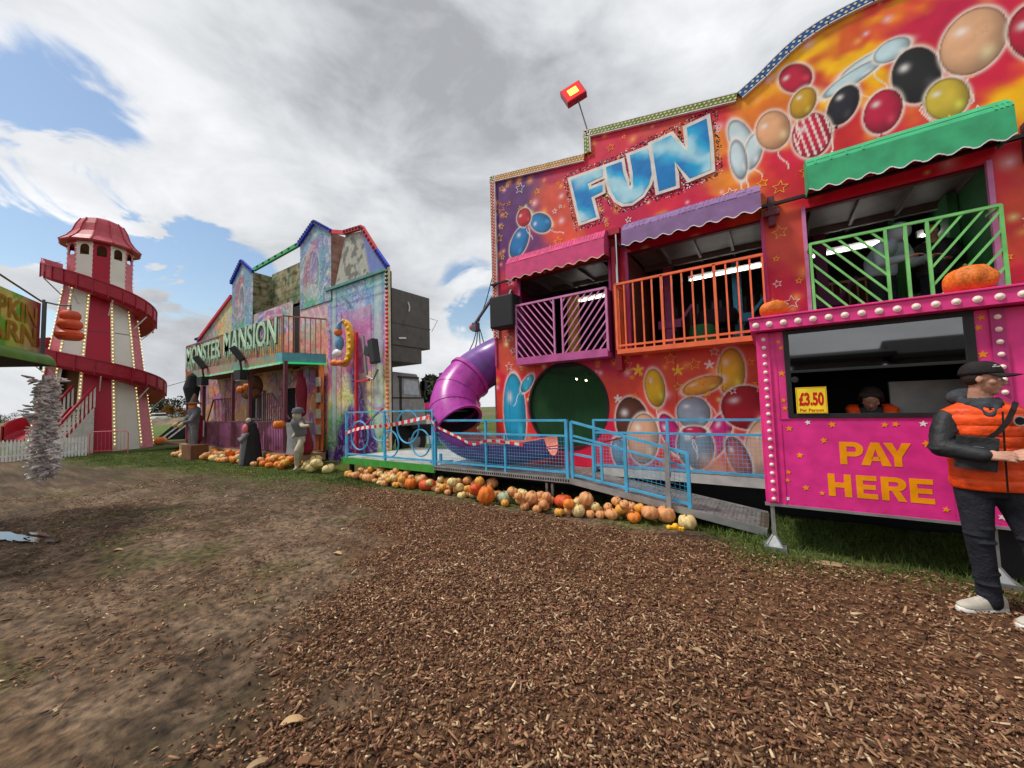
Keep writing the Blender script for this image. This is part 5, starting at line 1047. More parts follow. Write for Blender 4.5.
# lantern
ZL = 9.75
mw = MB(); 
for k in range(12):
    a0 = -15+30*k; red = k % 2 == 0; m = MB(); z0 = ZT-.3; zw0,zw1 = 8.95,9.4
    A = TP(RT,a0,0); B2 = TP(RT,a0+30,0); U = lambda f,z: (A.lerp(B2,f)+Vector((0,0,z)))
    m.add([U(0,z0),U(1,z0),U(1,zw0),U(0,zw0)],[(0,1,2,3)]); m.add([U(0,zw0),U(.22,zw0),U(.22,ZL),U(0,ZL)],[(0,1,2,3)]); m.add([U(.78,zw0),U(1,zw0),U(1,ZL),U(.78,ZL)],[(0,1,2,3)])
    n = 8; arc = [(.5-.28*math.cos(PI*i/n), zw1-.12+.17*math.sin(PI*i/n)) for i in range(n+1)]
    for (f0,h0),(f1,h1) in zip(arc[:-1],arc[1:]): m.add([U(f0,h0),U(f1,h1),U(f1,ZL),U(f0,ZL)],[(0,1,2,3)])
    m.build('lantern_panel','pale_red' if k in (2,10) else ('tower_red' if red else 'tower_white'),tw)  # same washed-out red at the sides, the light put into the colour
m = MB(); m.lathe([(.98,7.7),(.98,8.7)],12,a0=.1); m.build('lantern_floor','near_black',tw)
m = MB(); m.lathe([(1.36,ZL-.2),(1.4,ZL-.14),(1.15,ZL+.12),(.98,ZL+.4),(.86,ZL+.8),(.72,ZL+1.08),(.4,ZL+1.24),(.01,ZL+1.28)],12,a0=R(-15)-.141); rf = m.build('roof','roof_red',tw)
m = MB()
for k in range(12):
    pr = [(1.41,ZL-.13),(1.16,ZL+.13),(.99,ZL+.41),(.87,ZL+.81),(.73,ZL+1.09)]
    for a,b in zip(pr[:-1],pr[1:]): m.bar(TP(a[0],-15+30*k,a[1]),TP(b[0],-15+30*k,b[1]),.035)
m.build('roof_rib','crimson',rf)
# spiral slide
NS = 150; tot = 730
m = MB(); pr = None
ribm = MB(); stm = MB()
for i in range(NS+1):
    th = -95+tot*i/NS; z = 8.2-.9*(th+95)/90; z = max(z,.25); ri = rad(max(z,0))+.06; ro = ri+.66
    cur = [TP(ri,th,z-.05),TP(ri,th,z-.25),TP(ri+.12,th,z-.33),TP(ro-.12,th,z-.33),TP(ro,th,z-.2),TP(ro,th,z+.33),TP(ro-.05,th,z+.34),TP(ro-.05,th,z-.17),TP(ro-.14,th,z-.28),TP(ri+.14,th,z-.28),TP(ri+.03,th,z-.2),TP(ri+.03,th,z-.05)]
    if pr:
        for j in range(12): m.add([pr[j],cur[j],cur[(j+1)%12],pr[(j+1)%12]],[(0,1,2,3)],0)
    if i % 3 == 0: ribm.bar(TP(ro+.012,th,z-.3),TP(ro+.012,th,z+.35),.035,.05,up=TP(1,th,0)); 
    if i % 9 == 4 and z > .9: stm.bar(TP(ro-.08,th,z-.33),TP(rad(z-.9)+.02,th,z-.95),.04)
    if pr: ribm.bar(pt, TP(ro+.005,th,z+.34), .05,.05); 
    pt = TP(ro+.005,th,z+.34); pr = cur
sl_ = m.build('spiral_slide','crimson_slide',tw); ribm.build('slide_rib','crimson_slide',sl_); stm.build('slide_strut','white_paint',sl_)
m = MB(); a = -97; m.add([TP(1.2,a,8.0),TP(1.85,a,8.0),TP(1.85,a,8.75),TP(1.2,a,8.6)],[(0,1,2,3)]); m.add([TP(1.85,-97,8.1),TP(1.85,-65,7.9),TP(1.85,-65,8.3),TP(1.85,-97,8.75)],[(0,1,2,3)]); o = m.build('starting_gate','pale_red',tw); k = o.modifiers.new('s','SOLIDIFY'); k.thickness = .03
for k in (-3,-2,-1,0,1,2,3):      # bulb strips on the edges
    a = -15+30*k if k <= 0 else -15+30*k
    m = MB(); m2 = MB(); z = .3
    while z < 7.4:
        r = rad(z)+.03; c = TP(r,a+(1.6 if k>0 else -1.6)*1.2,z); m.ball(c,.027,6,4); z += .16
    m2.bar(TP(rad(.1)+.012,a-2*(1 if k<=0 else -1),.1),TP(rad(7.6)+.012,a-2.5*(1 if k<=0 else -1),7.6),.12,.02,up=TP(1,a,0)); s = m2.build('bulb_strip','cream',tw); m.build('bulbs','lit_bulb',s)
for k in range(-3,4):
    m = MB()
    for i in range(8): m.ball(TP(RT+.02,-15+30*k,7.9+i*.22),.028,6,4)
    m.build('bulbs','bulb',tw)
m = MB()
for k in range(12): m.bar(TP(rad(2.9)+.01,-15+30*k,2.55),TP(rad(2.9)+.01,15+30*k,2.55),.02)
for k in range(12): m.bar(TP(rad(5.4)+.01,-15+30*k,5.4),TP(rad(5.4)+.01,15+30*k,5.4),.02)
m.build('panel_joint','steel_grey',tw)
# stairs up to the doorway
A = Vector((-23.6,1.9,0))-TC; B_ = Vector((-24.55,3.15,1.95))-TC; m = MB(); d = (B_-A); h = Vector((d.x,d.y,0)).normalized(); w_ = Vector((h.y,-h.x,0))
for i in range(9): p = A.lerp(B_,(i+.5)/9); m.bar(p-w_*.4,p+w_*.4,.24,.04,1)
for s in (-1,1): m.bar(A+w_*.42*s,B_+w_*.42*s,.05,.24,0)
sta = m.build('stairs',['crimson','deep_plank'],tw); m = MB()
for s in (-1,1):
    m.bar(A+w_*.45*s+Vector((0,0,.95)),B_+w_*.45*s+Vector((0,0,.95)),.06,.09,0)
    for i in range(11): p = A.lerp(B_,i/10)+w_*.45*s; m.bar(p,p+Vector((0,0,.95)),.06,.02,1,up=(1,0,0))
m.build('stair_railing',['crimson','white_paint'],sta)
m = MB(); m.add([A+w_*.46,B_+w_*.46,Vector((B_.x,B_.y,0))+w_*.46],[(0,1,2)]); o = m.build('stair_skirt','white_paint',sta); k = o.modifiers.new('s','SOLIDIFY'); k.thickness=.02
# ================================================================ FENCES NEAR THE TOWER
f_ = T('picket_fence','white picket fence in front of the helter skelter','fence',(-22.5,1.5,0)); m = MB(); a = Vector((-23.2,.2,0)); b = Vector((-22.5,3.0,0)); n = 34; u = (b-a).normalized()
for k in range(n):
    p = a.lerp(b,k/(n-1)); nrm = Vector((u.y,-u.x,0))*.01
    q = [p-u*.028,p+u*.028,p+u*.028+Vector((0,0,.72)),p+Vector((0,0,.8)),p-u*.028+Vector((0,0,.72))]; m.add([v+nrm for v in q]+[v-nrm for v in q],[(0,1,2,3,4),(5,6,7,8,9),(0,1,6,5),(1,2,7,6),(2,3,8,7),(3,4,9,8),(4,0,5,9)])
f_.add(m,'pickets','picket'); m = MB(); m.bar(a+Vector((-.02,0,.2)),b+Vector((-.02,0,.2)),.025,.06); m.bar(a+Vector((-.02,0,.58)),b+Vector((-.02,0,.58)),.025,.06); f_.add(m,'rail','picket')
m = MB(); b0 = Vector((-22.2,3.05,0)); b1 = Vector((-21.75,4.05,0)); Z_ = Vector((0,0,.95)); m.tube([b0,b0+Z_*.9,b0+Z_+(b1-b0)*.08,b1+Z_-(b1-b0)*.08,b1+Z_*.9,b1],.018,6); m.bar(b0+Z_*.2,b1+Z_*.2,.02)
for k in range(1,10): m.bar(b0.lerp(b1,k/10)+Z_*.2,b0.lerp(b1,k/10)+Z_,.008)
tag(m.build('crowd_barrier','pale_red'),'small metal crowd barrier at the foot of the red front of the tower','barrier')
# ================================================================ FOOD KIOSK AT THE LEFT EDGE
kd = Vector((.9,-.435,0)).normalized(); kb = Vector((-.435,-.9,0)).normalized(); K0 = Vector((-10.15,.78,0))
mat('kiosk_letter',(.62,.36,.05),.6)
kk = T('kiosk','stall at the left edge with yellow green sign board and green roof edge','kiosk',(-9,.2,0))
KP = lambda s,d,z: K0+kd*s+kb*d+Vector((0,0,z))
def ksign(x,y,z):
    c = np.zeros((len(x),3))+np.array((.42,.5,.06)); s = (x-K0.x)*kd.x+(y-K0.y)*kd.y; f = fbm(s*3,z*3,4,120); c = mix(c,(.12,.4,.03),sstep(.45,.6,f)); c = mix(c,(.65,.5,.12),sstep(.5,.65,fbm(s*4,z*4,3,125))); c = mix(c,(.5,.3,.25),sstep(3.0,2.6,z)*sstep(.8,0,s)*.7)
    return mix(c,(.28,.012,.05),sstep(.0,.04,(.62-s)-(3.5-z)*.62*1.0)*(z>2.7)*sstep(.7,.0,s))
p = Paint(); p.quadgrid(KP(0,0,2.62),KP(3.2,0,2.62),KP(0,0,3.48),KP(3.2,0,3.48),ksign,.02); kk.adopt(p.build('sign_board','painted',kk.o))
for txt,s0,z0 in (('PUMPKIN',.1,3.06),('BARN',.12,2.72)):
    o = text('sign_text',txt,0,0,0,.4,'kiosk_letter',kk.o,.01,.01,w=1.9 if len(txt)>4 else 1.5,h=.31); o.data.transform(Matrix.Translation((s0,0,z0)))
    # reads from the camera side, running left to right toward the far end
    _xm = max(v.co.x for v in o.data.vertices)
    for v in o.data.vertices: q = KP(_xm+.12-v.co.x,-.012,v.co.z); v.co = q
    kk.adopt(o)
m = MB(); n = 12
for i in range(n):
    a = PI/2*i/n; b = PI/2*(i+1)/n; pr = lambda t: (-.02-.16*math.sin(t), 2.62-.2*(1-math.cos(t)))
    (d0,z0),(d1,z1) = pr(a),pr(b); m.add([KP(-.08,d0,z0),KP(3.2,d0,z0),KP(3.2,d1,z1),KP(-.08,d1,z1)],[(0,1,2,3)],0)
m.add([KP(-.08,-.18,2.42),KP(3.2,-.18,2.42),KP(3.2,2.2,2.3),KP(-.08,2.2,2.3)],[(0,1,2,3)],1); m.add([KP(-.08,0,2.62),KP(3.2,0,2.62),KP(3.2,2.2,2.6),KP(-.08,2.2,2.6)],[(0,1,2,3)],0); kk.add(m,'canopy_edge',['kiosk_green','near_black'])
m = MB(); m.bar(KP(0,-.03,2.35),KP(0,-.03,3.55),.035); m.bar(KP(-.02,-.05,2.5),KP(-.02,-.05,3.5),.02); m.tube([KP(3.2,0,3.9),KP(0,0,3.52),KP(-.02,-.2,3.48),Vector((-9.77,1.07,3.44))],.014,6); m.bar(KP(3.15,2.1,0),KP(3.15,2.1,2.4),.06); m.bar(KP(.0,2.1,0),KP(.0,2.1,2.4),.05); kk.add(m,'frame','steel_grey')
t_ = T('pumpkin_lantern','three stacked orange pumpkin lanterns hanging from an arm at the left stall corner','lantern',(-9.77,1.07,3.0)); c = Vector((-9.77,1.07,0))
for z,r in ((3.26,.13),(3.11,.155),(2.93,.175)): m = MB(); m.lathe([(.02,-.085),(r*.75,-.08),(r,-.03),(r,.03),(r*.75,.075),(.02,.085)],24,(c.x,c.y,z),rib=.05,nr=9); t_.add(m,'pumpkin','lantern_orange',smooth=True)
m = MB(); m.bar((c.x,c.y,3.32),(c.x,c.y,3.42),.014); t_.add(m,'hook','black_metal')
# driftwood garland
dc = Vector((-10.0,.86,0)); m = MB(); rg = random.Random(4)
for k in range(620):
    z = .55+1.62*rg.random(); a = rg.uniform(0,2*PI); r = .04+(.15+.05*math.sin(z*9))*rg.random(); u = Vector((math.cos(a),math.sin(a),rg.uniform(-.45,.35))).normalized(); tg = Vector((-math.sin(a),math.cos(a),rg.uniform(-.4,.4)))
    p = dc+Vector((0,0,z))+u*r; L = rg.uniform(.06,.16); q = (u*rg.uniform(.3,1)+tg*rg.uniform(-1,1)).normalized(); m.tube([p-q*L*.5,p+Vector((0,0,rg.uniform(-.01,.015))),p+q*L*.5],[.014,rg.uniform(.016,.028),.01],6)
m.tube([dc+Vector((0,0,.5)),dc+Vector((0,0,2.25))],.05,6); gd = tag(m.build('driftwood_garland','driftwood',smooth=True),'tall shaggy garland of grey driftwood sticks hanging at the left stall corner','garland')
m = MB(); m.tube([dc+Vector((.05*math.cos(a),.05*math.sin(a)*.2,2.3+.08*math.sin(a))) for a in np.linspace(0,2*PI,16)],.012,6,cap=False); m.build('hanging_loop','pale_red',gd)
# ================================================================ MONSTER MANSION
WY = 6.6; FYb = 5.5
ms = T('ghost_ride','colourful airbrushed ghost house ride with MONSTER MANSION on its balcony','ghost ride',(-15,7.5,0))
def rainbow(x,y,z):
    f = fbm(x*.9,z*.9,4,140); c = np.zeros((len(x),3)); t = z/5.4
    c = mix(c,(.12,.04,.25),np.ones(len(x))); c = mix(c,(.14,.42,.12),sstep(.03,.16,t+f*.12)); c = mix(c,(.62,.55,.1),sstep(.22,.34,t+(f-.5)*.3)); c = mix(c,(.7,.22,.2),sstep(.38,.5,t+(f-.5)*.3)); c = mix(c,(.45,.14,.4),sstep(.5,.62,t+(f-.5)*.3)); c = mix(c,(.16,.28,.5),sstep(.7,.84,t+(f-.5)*.2)); c = mix(c,(.12,.4,.42),sstep(.9,.97,t+(f-.5)*.1))
    c = mix(c,(.65,.55,.55),sstep(.5,.75,fbm(x*3,z*3,3,150))*.45); g = fbm(x*2.2,z*2.2,4,333); vn = np.abs(g*9%1-.5); c = mix(c,(.05,.03,.1),sstep(.07,.0,vn)*.55); c = mix(c,(.75,.7,.6),sstep(.43,.5,vn)*.35); return c
HUES = np.array([(.55,.03,.25),(.05,.25,.5),(.75,.45,.03),(.08,.4,.2),(.3,.05,.4),(.75,.16,.04),(.03,.35,.4),(.7,.6,.5)])
def graffiti(c,x,z,amt=.45,sc_=1.,s=0):
    wx = x+(fbm(x*1.3,z*1.3,3,400+s)-.5)*1.6; wz = z+(fbm(x*1.3,z*1.3,3,410+s)-.5)*1.6
    for k in range(5):
        f = fbm(wx*1.6*sc_,wz*1.6*sc_,3,420+s+k*13); c = mix(c,HUES[(k*3+s)%8],sstep(.56,.6,f)*amt); c = mix(c,(.02,.015,.04),np.exp(-((f-.57)/.006)**2)*.6); c = mix(c,(.8,.75,.65),np.exp(-((f-.63)/.006)**2)*.4)
    return c
def mural(x,y,z):
    c = np.clip(graffiti(rainbow(x,y,z),x,z,.14,.8)*1.35,0,.92)
    for cx,w_ in ((-11.15,.14),(-8.95,.22)):
        d = np.abs(x-cx)/w_; sh = np.clip(1-d,0,1); c = mix(c,(.2,.45,.45),(d<1)*.55*(z>.8)); c = mix(c,(.7,.75,.65),sh*.4*(z>.8)); c = mix(c,(.03,.06,.15),np.exp(-((d-1)/.1)**2)*.6*(z>.8))
    c = mix(c,(.04,.07,.25),np.exp(-((z-4.75)/.04)**2)*.5+np.exp(-((z-5.0)/.03)**2)*.4)
    pr = (np.abs(x+10.0)<.75)&(z>2.6)&(z<4.5); c = mix(c,(.55,.15,.3),pr*.5); c = mix(c,(.04,.02,.1),((np.abs(np.abs(x+10.)-.75)<.035)&(z>1.2)&(z<4.5))*.5)
    # gnarled violet tree with roots
    trunk = np.exp(-((x+9.9+.15*np.sin(z*3))/(.16+.32*np.exp(-z*1.1)+.12*(z>2)))**2)*sstep(3.1,2.6,z); base_ = sstep(1.0,.85,np.sqrt(((x+10.1)/1.15)**2+((z-.15)/1.5)**2)+(f_b(x,z)-.5)*.5)
    pv = np.clip(trunk*1.3+base_,0,1); vein = np.abs(np.sin((x*3+f_b(x*2,z*2)*4)*3+z*2)); c = mix(c,(.09,.03,.19),pv); c = mix(c,(.38,.3,.55),pv*sstep(.86,1,vein)*.8); c = mix(c,(.02,.01,.05),pv*sstep(.25,.0,vein)*.8)
    cap_ = ((x+9.95)/.85)**2+((z-2.9)/.32)**2 < 1+(f_b(x*2,z*2)-.5)*1.5; c = mix(c,(.45,.05,.28),cap_*.7*sstep(.45,.55,f_b(x*3,z*3)))
    a = np.exp(-((np.hypot(x+8.95,z-2.2)-.65)/.05)**2)*(z>1.2); return mix(c,(.35,.12,.45),a*.7)
def f_b(x,z): return fbm(x*1.8,z*1.8,4,170)
def frontlow(x,y,z):
    c = rainbow(x,y,z*1.3+.6); s = np.floor(x/.42); h = _tab[(s.astype(int)*7)&255,3]; c = mix(c,(.5,.17,.08),sstep(.4,.6,h)*.5); c = mix(c,(.35,.05,.12),sstep(.7,.8,h)*.6); c = mix(c,(.4,.38,.2),(h<.25)*.5); c = c*(1-.6*(np.abs(x/.42-s-.5)>.46))[:,None]; ln = (np.abs((z*2.4)%1-.5)>.46); return np.clip(graffiti(c*(1-.4*ln*(h>.5))[:,None],x,z,.4,1.3,1)*1.25,0,.9)
def frontup(x,y,z):
    c = np.zeros((len(x),3))+np.array((.62,.2,.06)); pl = np.abs((x/.22)%1-.5)>.42; c = mix(c,(.75,.45,.12),sstep(.4,.6,fbm(x,z,3,180))); c = c*(1-.45*pl)[:,None]
    arch = sstep(4.25,4.45,z); c = mix(c,(.13,.17,.38),arch); r = np.hypot((x+15.3),(z-3.6)*1.3); c = mix(c,(.55,.6,.7),arch*(np.abs((r*3)%1-.5)>.36)*.7); c = mix(c,(.7,.35,.3),sstep(-14.3,-13.9,x)*.6); c = mix(c,(.65,.5,.12),sstep(-17.6,-18.4,x)*sstep(-21,-20.2,x)*.8); c = mix(c,(.15,.3,.4),sstep(-20.3,-21.2,x)*.8)
    c = mix(c,(.6,.6,.5),sstep(.58,.7,fbm(x*3,z*3,3,190))*.4); return np.clip(graffiti(c,x,z,.28,1.2,2)*1.25,0,.9)
def dorm(cx):
    def g(x,y,z):
        c = np.zeros((len(x),3))+np.array((.16,.25,.36)); u = (x-cx); r = np.sqrt((u/.75)**2+(np.maximum(z-6.2,0)/1.)**2); ring_ = (r<1)&(z<7.4); br = ((np.floor(z*7)+np.floor(x*6+.5*(np.floor(z*7)%2)))%2)
        c = mix(c,(.35,.12,.16),ring_*1.*sstep(4.8,6.2,z)); c = mix(c,(.08,.35,.2),ring_*sstep(6,4.9,z)); c = mix(c,(.12,.3,.42),ring_*(u>.2)*.8); c = c*(1-.18*br*ring_)[:,None]
        d = np.sqrt((u/.27)**2+((z-6.1)/.75)**2); c = mix(c,(.12,.14,.18),(d<1)*.9); c = mix(c,(.45,.45,.42),np.exp(-((d-1)/.1)**2)*.8); c = mix(c,(.5,.42,.45),np.exp(-(u/.14)**2-((z-5.9)/.3)**2)*.8); c = mix(c,(.6,.55,.4),np.exp(-(u/.12)**2-((z-7.35)/.1)**2)*.7); return np.clip(graffiti(c,x,z,.2,1.6,3)*1.3,0,.9)
    return g
def stone(x,y,z):
    c = np.zeros((len(x),3))+np.array((.27,.24,.13)); h = x+y; row = np.floor(z*3.2); b = np.abs(((h*1.6+row*.5))%1-.5)>.44; b2 = np.abs((z*3.2)%1-.5)>.42; c = mix(c,(.12,.2,.1),sstep(.45,.6,fbm(h*1.5,z*1.5,3,200))); c = mix(c,(.38,.33,.2),sstep(.5,.7,fbm(h*3,z*3,3,205))*.7); c = c*(1-.45*(b|b2))[:,None]; c = mix(c,(.05,.045,.02),sstep(.58,.66,fbm(h*5,z*5,4,208))*.8); return mix(c,(.45,.42,.3),sstep(.6,.66,fbm(h*4+7,z*4,4,209))*.6)
def brickp(x,y,z): c = stone(x,y,z); return mix(c,(.32,.1,.1),np.full(len(x),.6))
def plaster(x,y,z):
    c = np.zeros((len(x),3))+np.array((.42,.42,.36)); c = mix(c,(.1,.1,.08),sstep(.56,.6,fbm(x*7,z*7,4,210))*.8); c = mix(c,(.25,.22,.2),(np.abs((x*2.4+z*.8)%1-.5)>.47)*.6); c = mix(c,(.16,.22,.5),sstep(-9.35,-9.25,x+(z-5.4)*.28)); return c
K2 = K
def pm(name, fnlist, parent=None):
    p = Paint()
    for a in fnlist: p.col(*a)
    o = p.build(name,'painted',parent or ms.o)
    if parent is None: o.location = -ms.loc
    return o
ST = .045
pm('painted_wall',[(-11.47,-8.5,K(0),K(5.34),WY,mural,.035)])
mat('cornice_teal',(.1,.27,.25),.5)
lw = lambda x: np.interp(x,[-23.8,-23.5,-22.6,-18.85],[3.2,4.2,5.1,6.5])
pm('front_wall',[(-23.6,-19.4,K(3.0),lw,WY,frontup,ST),(-19.4,-19.1,K(3.0),K(4.3),WY,frontup,ST),(-19.4,-19.1,K(4.65),lw,WY,frontup,ST),(-19.1,-18.8,K(3.0),lw,WY,frontup,ST),(-18.8,-13.7,K(3.0),K(5.42),WY,frontup,ST),(-13.2,-11.47,K(3.0),K(5.36),WY,frontup,ST)])
pm('front_wall_lower',[(-22.5,-17.1,K(.3),K(3.0),WY,frontlow,ST),(-15.7,-14.4,K(.3),K(3.0),WY,frontlow,ST),(-13.5,-11.47,K(.3),K(3.0),WY,frontlow,ST),(-17.1,-15.7,K(2.35),K(3.0),WY,frontlow,ST),(-14.4,-13.5,K(2.35),K(3.0),WY,frontlow,ST)])
for cx,x0,x1,sh0,sh1,ap,zb in ((-12.2,-13.16,-11.25,7.28,7.2,7.75,5.0),(-17.87,-18.85,-16.82,7.1,7.15,7.8,4.9)):
    tp = lambda x,x0=x0,x1=x1,cx=cx,a=sh0,b=sh1,ap=ap: np.interp(x,[x0,cx,x1],[a,ap,b])
    d_ = pm('dormer',[(x0,x1,K(zb),tp,WY-.03,dorm(cx),.035)])
    p = Paint(); p.quadgrid((x1,WY-.03,zb+.3),(x1,7.3,zb+.3),(x1,WY-.03,sh1),(x1,7.3,sh1-.02),brickp if cx > -15 else stone,.04); p.quadgrid((x0,WY-.03,zb),(x0,7.3,zb),(x0,WY-.03,sh0),(x0,7.3,sh0),stone,.08); p.build('dormer_side','painted_matt',d_)
    m = MB(); m.bar((x0-.05,WY-.06,sh0),(cx,WY-.06,ap+.05),.1,.12); m.bar((cx,WY-.06,ap+.05),(x1+.04,WY-.06,sh1),.1,.12)
    for k in range(9): 
        for (a,b) in (((x0,sh0),(cx,ap)),((x1,sh1),(cx,ap))): q = Vector((a[0],WY-.125,a[1])).lerp(Vector((b[0],WY-.125,b[1])),(k+.5)/9); m.box(q.x-.03,q.x+.03,q.y-.01,q.y,q.z+.02,q.z+.09,1)
    m.build('gable_trim',['blue_trim','near_black'],d_)
m = MB(); m.bar((-11.2,WY-.03,7.25),(-11.2,7.2,7.28),.08,.1); m.bar((-11.18,7.2,7.26),(-9.67,WY,6.82),.08,.1)
pm('gable_board',[(-11.1,-10.5,K(5.34),lambda x: np.interp(x,[-11.1,-10.5],[5.36,6.9]),WY,plaster,ST),(-10.5,-8.5,K(5.34),lambda x: np.interp(x,[-10.5,-9.67,-8.5],[6.9,6.78,5.4]),WY,plaster,ST)])
m = MB(); 
for a,b,mi in (((-10.5,6.95),(-9.6,6.85),0),((-9.6,6.85),(-8.95,6.0),0),((-8.95,6.0),(-8.45,5.4),1)):
    m.bar((a[0],WY-.05,a[1]),(b[0],WY-.05,b[1]),.1,.12,mi)
    for k in range(6): q = Vector((a[0],WY-.11,a[1])).lerp(Vector((b[0],WY-.11,b[1])),(k+.5)/6); m.box(q.x-.035,q.x+.035,q.y-.01,q.y,q.z-.03,q.z+.04,2)
m.bar((-11.25,WY-.03,7.2),(-10.5,WY-.04,6.95),.08,.12,0); ms.add(m,'roof_trim',['red_trim','blue_trim','near_black'])
m = MB(); m.bar((-18.9,WY-.05,6.55),(-22.6,WY-.05,5.15),.08,.14,0); m.bar((-22.6,WY-.05,5.15),(-23.5,WY-.05,4.2),.08,.1,1); ms.add(m,'roof_trim',['red_trim','blue_trim','near_black'])
m = MB(); m.bar((-16.82,WY,7.25),(-13.16,WY,7.35),.09,.14,0)
for k in range(7): x = -16.5+k*.5; m.box(x,x+.12,WY-.06,WY-.047,7.24+.027*(x+16.8),7.3+.027*(x+16.8),1)
ms.add(m,'steel_beam',['steel_green','near_black'])
p = Paint(); p.quadgrid((-16.82,7.26,5.3),(-11.25,7.26,5.3),(-16.82,7.26,7.22),(-11.25,7.26,7.2),stone,.05); ms.adopt(p.build('recessed_wall','painted_matt',ms.o))
m = MB(); m.box(-8.55,-8.5,WY,6.72,0,5.34,0); m.box(-23.5,-11.0,7.3,7.4,0,5.3,0); m.box(-11.0,-8.55,6.68,6.72,0,5.3,0); m.box(-23.5,-11.0,6.62,7.3,5.2,5.3,0); m.box(-11.55,-8.46,WY-.07,WY-.002,5.32,5.4,1); m.box(-23.6,-11.5,5.5,6.58,.2,.3,2); m.box(-17.1,-15.7,7.1,7.2,.3,2.4,2); ms.add(m,'carcass',['dark_box','cornice_teal','deep_plank'])
# lamp column on right edge
m = MB(); m.box(-8.56,-8.4,WY-.06,WY-.003,0,5.4,0); cl = ms.add(m,'lamp_column','cream')
m = MB()
for k in range(46): z = .1+k*.115; m.ball((-8.48,WY-.075,z),(.062,.03,.042),8,5,0 if z < 2.9 else (1 if z < 4.8 else 2))
ms.add(m,'lamps',['bulb_orange','bulb_red','black_metal'],cl)
# balcony
m = MB(); m.box(-20.4,-12.0,FYb,WY-.01,3.05,3.12,0); bal = ms.add(m,'balcony_floor','deep_plank')
def fascia(x,y,z): c = np.zeros((len(x),3))+np.array((.34,.29,.2)); f = fbm(x*1.2,z*2,4,220); c = mix(c,(.2,.3,.25),sstep(.5,.6,f)); c = mix(c,(.45,.25,.22),sstep(.55,.65,fbm(x*.8+4,z,3,225))); c = mix(c,(.35,.1,.03),sstep(-19.3,-20,x)); return mix(c,(.12,.35,.4),sstep(-12.5,-12.3,x))
p = Paint(); p.col(-20.4,-12.0,K(3.0),K(3.32),FYb-.02,fascia,.04); p.quadgrid((-12.0,FYb-.02,3.0),(-11.55,WY-.02,3.0),(-12.0,FYb-.02,3.32),(-11.55,WY-.02,3.32),fascia,.04); p.build('fascia','painted_matt',bal)
m = MB(); m.bar((-20.4,FYb-.03,3.0),(-12.0,FYb-.03,3.0),.05,.05); m.bar((-12.0,FYb-.03,3.0),(-11.5,WY-.05,3.0),.05,.05)
for k in range(90): x = -20.35+k*.093; m.box(x,x+.04,FYb-.065,FYb-.055,2.955,3.01,1)
m.build('led_strip',['led_green','white_trim'],bal)
m = MB(); x0,x1 = -20.4,-12.0
for k in range(71): x = x0+(x1-x0)*k/70; m.bar((x,FYb,3.3),(x,FYb,4.42),.018 if k%14 else .045)
m.bar((x0,FYb,4.42),(x1,FYb,4.42),.04)
for k in range(1,8): q = Vector((x1,FYb,0)).lerp(Vector((-11.5,WY-.05,0)),k/8); m.bar(q+Vector((0,0,3.3)),q+Vector((0,0,4.42)),.022)
m.bar((x1,FYb,4.42),(-11.5,WY-.05,4.42),.04); m.bar((x0,FYb,4.42),(x0,WY,4.42),.035)
for k in range(1,8): y = FYb+k*.14; m.bar((x0,y,3.3),(x0,y,4.42),.018)
m.build('balcony_railing','rail_rust',bal)
def drip(name,txt,x,z,w,h,seed):
    rr_ = random.Random(seed); o = text(name,txt,x,FYb-.05,z,.5,'letter_green',ms.o,.03,.006,w=w,h=h); o.location = -ms.loc
    sh = text('letter_shadow',txt,x-.0,FYb-.03,z-.04,.5,'letter_shadow',o,.02,.04,w=w+.03,h=h+.05)
    m = MB()
    for k in range(int(w/.16)): xx = x+.05+k*.16+rr_.uniform(-.04,.04); L = rr_.uniform(.08,.32); m.tube([(xx,FYb-.052,z+.12),(xx+.01,FYb-.052,z-L*.5),(xx,FYb-.052,z-L)],[.03,.02,.006],6)
    m.build('paint_drips','letter_green',o)
drip('sign_letters','MONSTER',-20.2,3.6,3.6,.7,1); drip('sign_letters','MANSION',-16.3,3.62,4.0,.82,2)
m = MB(); m.box(-20.35,-16.5,FYb+.03,FYb+.05,3.35,4.35); m.box(-16.35,-12.2,FYb+.03,FYb+.05,3.35,4.35)
# porch
m = MB()
for x in (-20.25,-18.4,-15.65,-14.28,-11.9): m.bar((x,FYb+.03,0),(x,FYb+.03,3.05),.09)
ms.add(m,'porch_post','post_maroon')
p = Paint(); p.col(-11.97,-11.5,K(.3),K(3.0),WY-.12,lambda x,y,z: mix(np.zeros((len(x),3))+np.array((.55,.13,.03)),(.1,.03,.02),sstep(.5,.65,fbm(x*12,z*1.5,3,230))),.03); ms.adopt(p.build('door_pillar','painted_matt',ms.o))
m = MB(); yy = 5.35; m.bar((-19.6,yy,1.25),(-11.5,yy,1.25),.04); m.bar((-19.6,yy,.38),(-11.5,yy,.38),.04)
for k in range(82): x = -19.6+k*.1; m.bar((x,yy,.38),(x,yy,1.25),.018)
m.bar((-14.6,5.9,2.15),(-13.6,5.9,2.15),.04); m.bar((-13.6,5.9,2.15),(-12.4,5.9,1.3),.04)
for k in range(14): x = -14.5+k*.15; m.bar((x,5.9,.4),(x,5.9,min(2.15,2.15-(x+13.6)*.7) if x > -13.6 else 2.15),.02)
m.bar((-18.6,5.9,2.1),(-16.9,5.9,2.1),.04); m.bar((-18.6,5.9,2.1),(-19.4,5.9,1.0),.04)
for k in range(12): x = -18.5+k*.14; m.bar((x,5.9,.4),(x,5.9,2.1),.02)
ms.add(m,'porch_railing','rail_maroon')
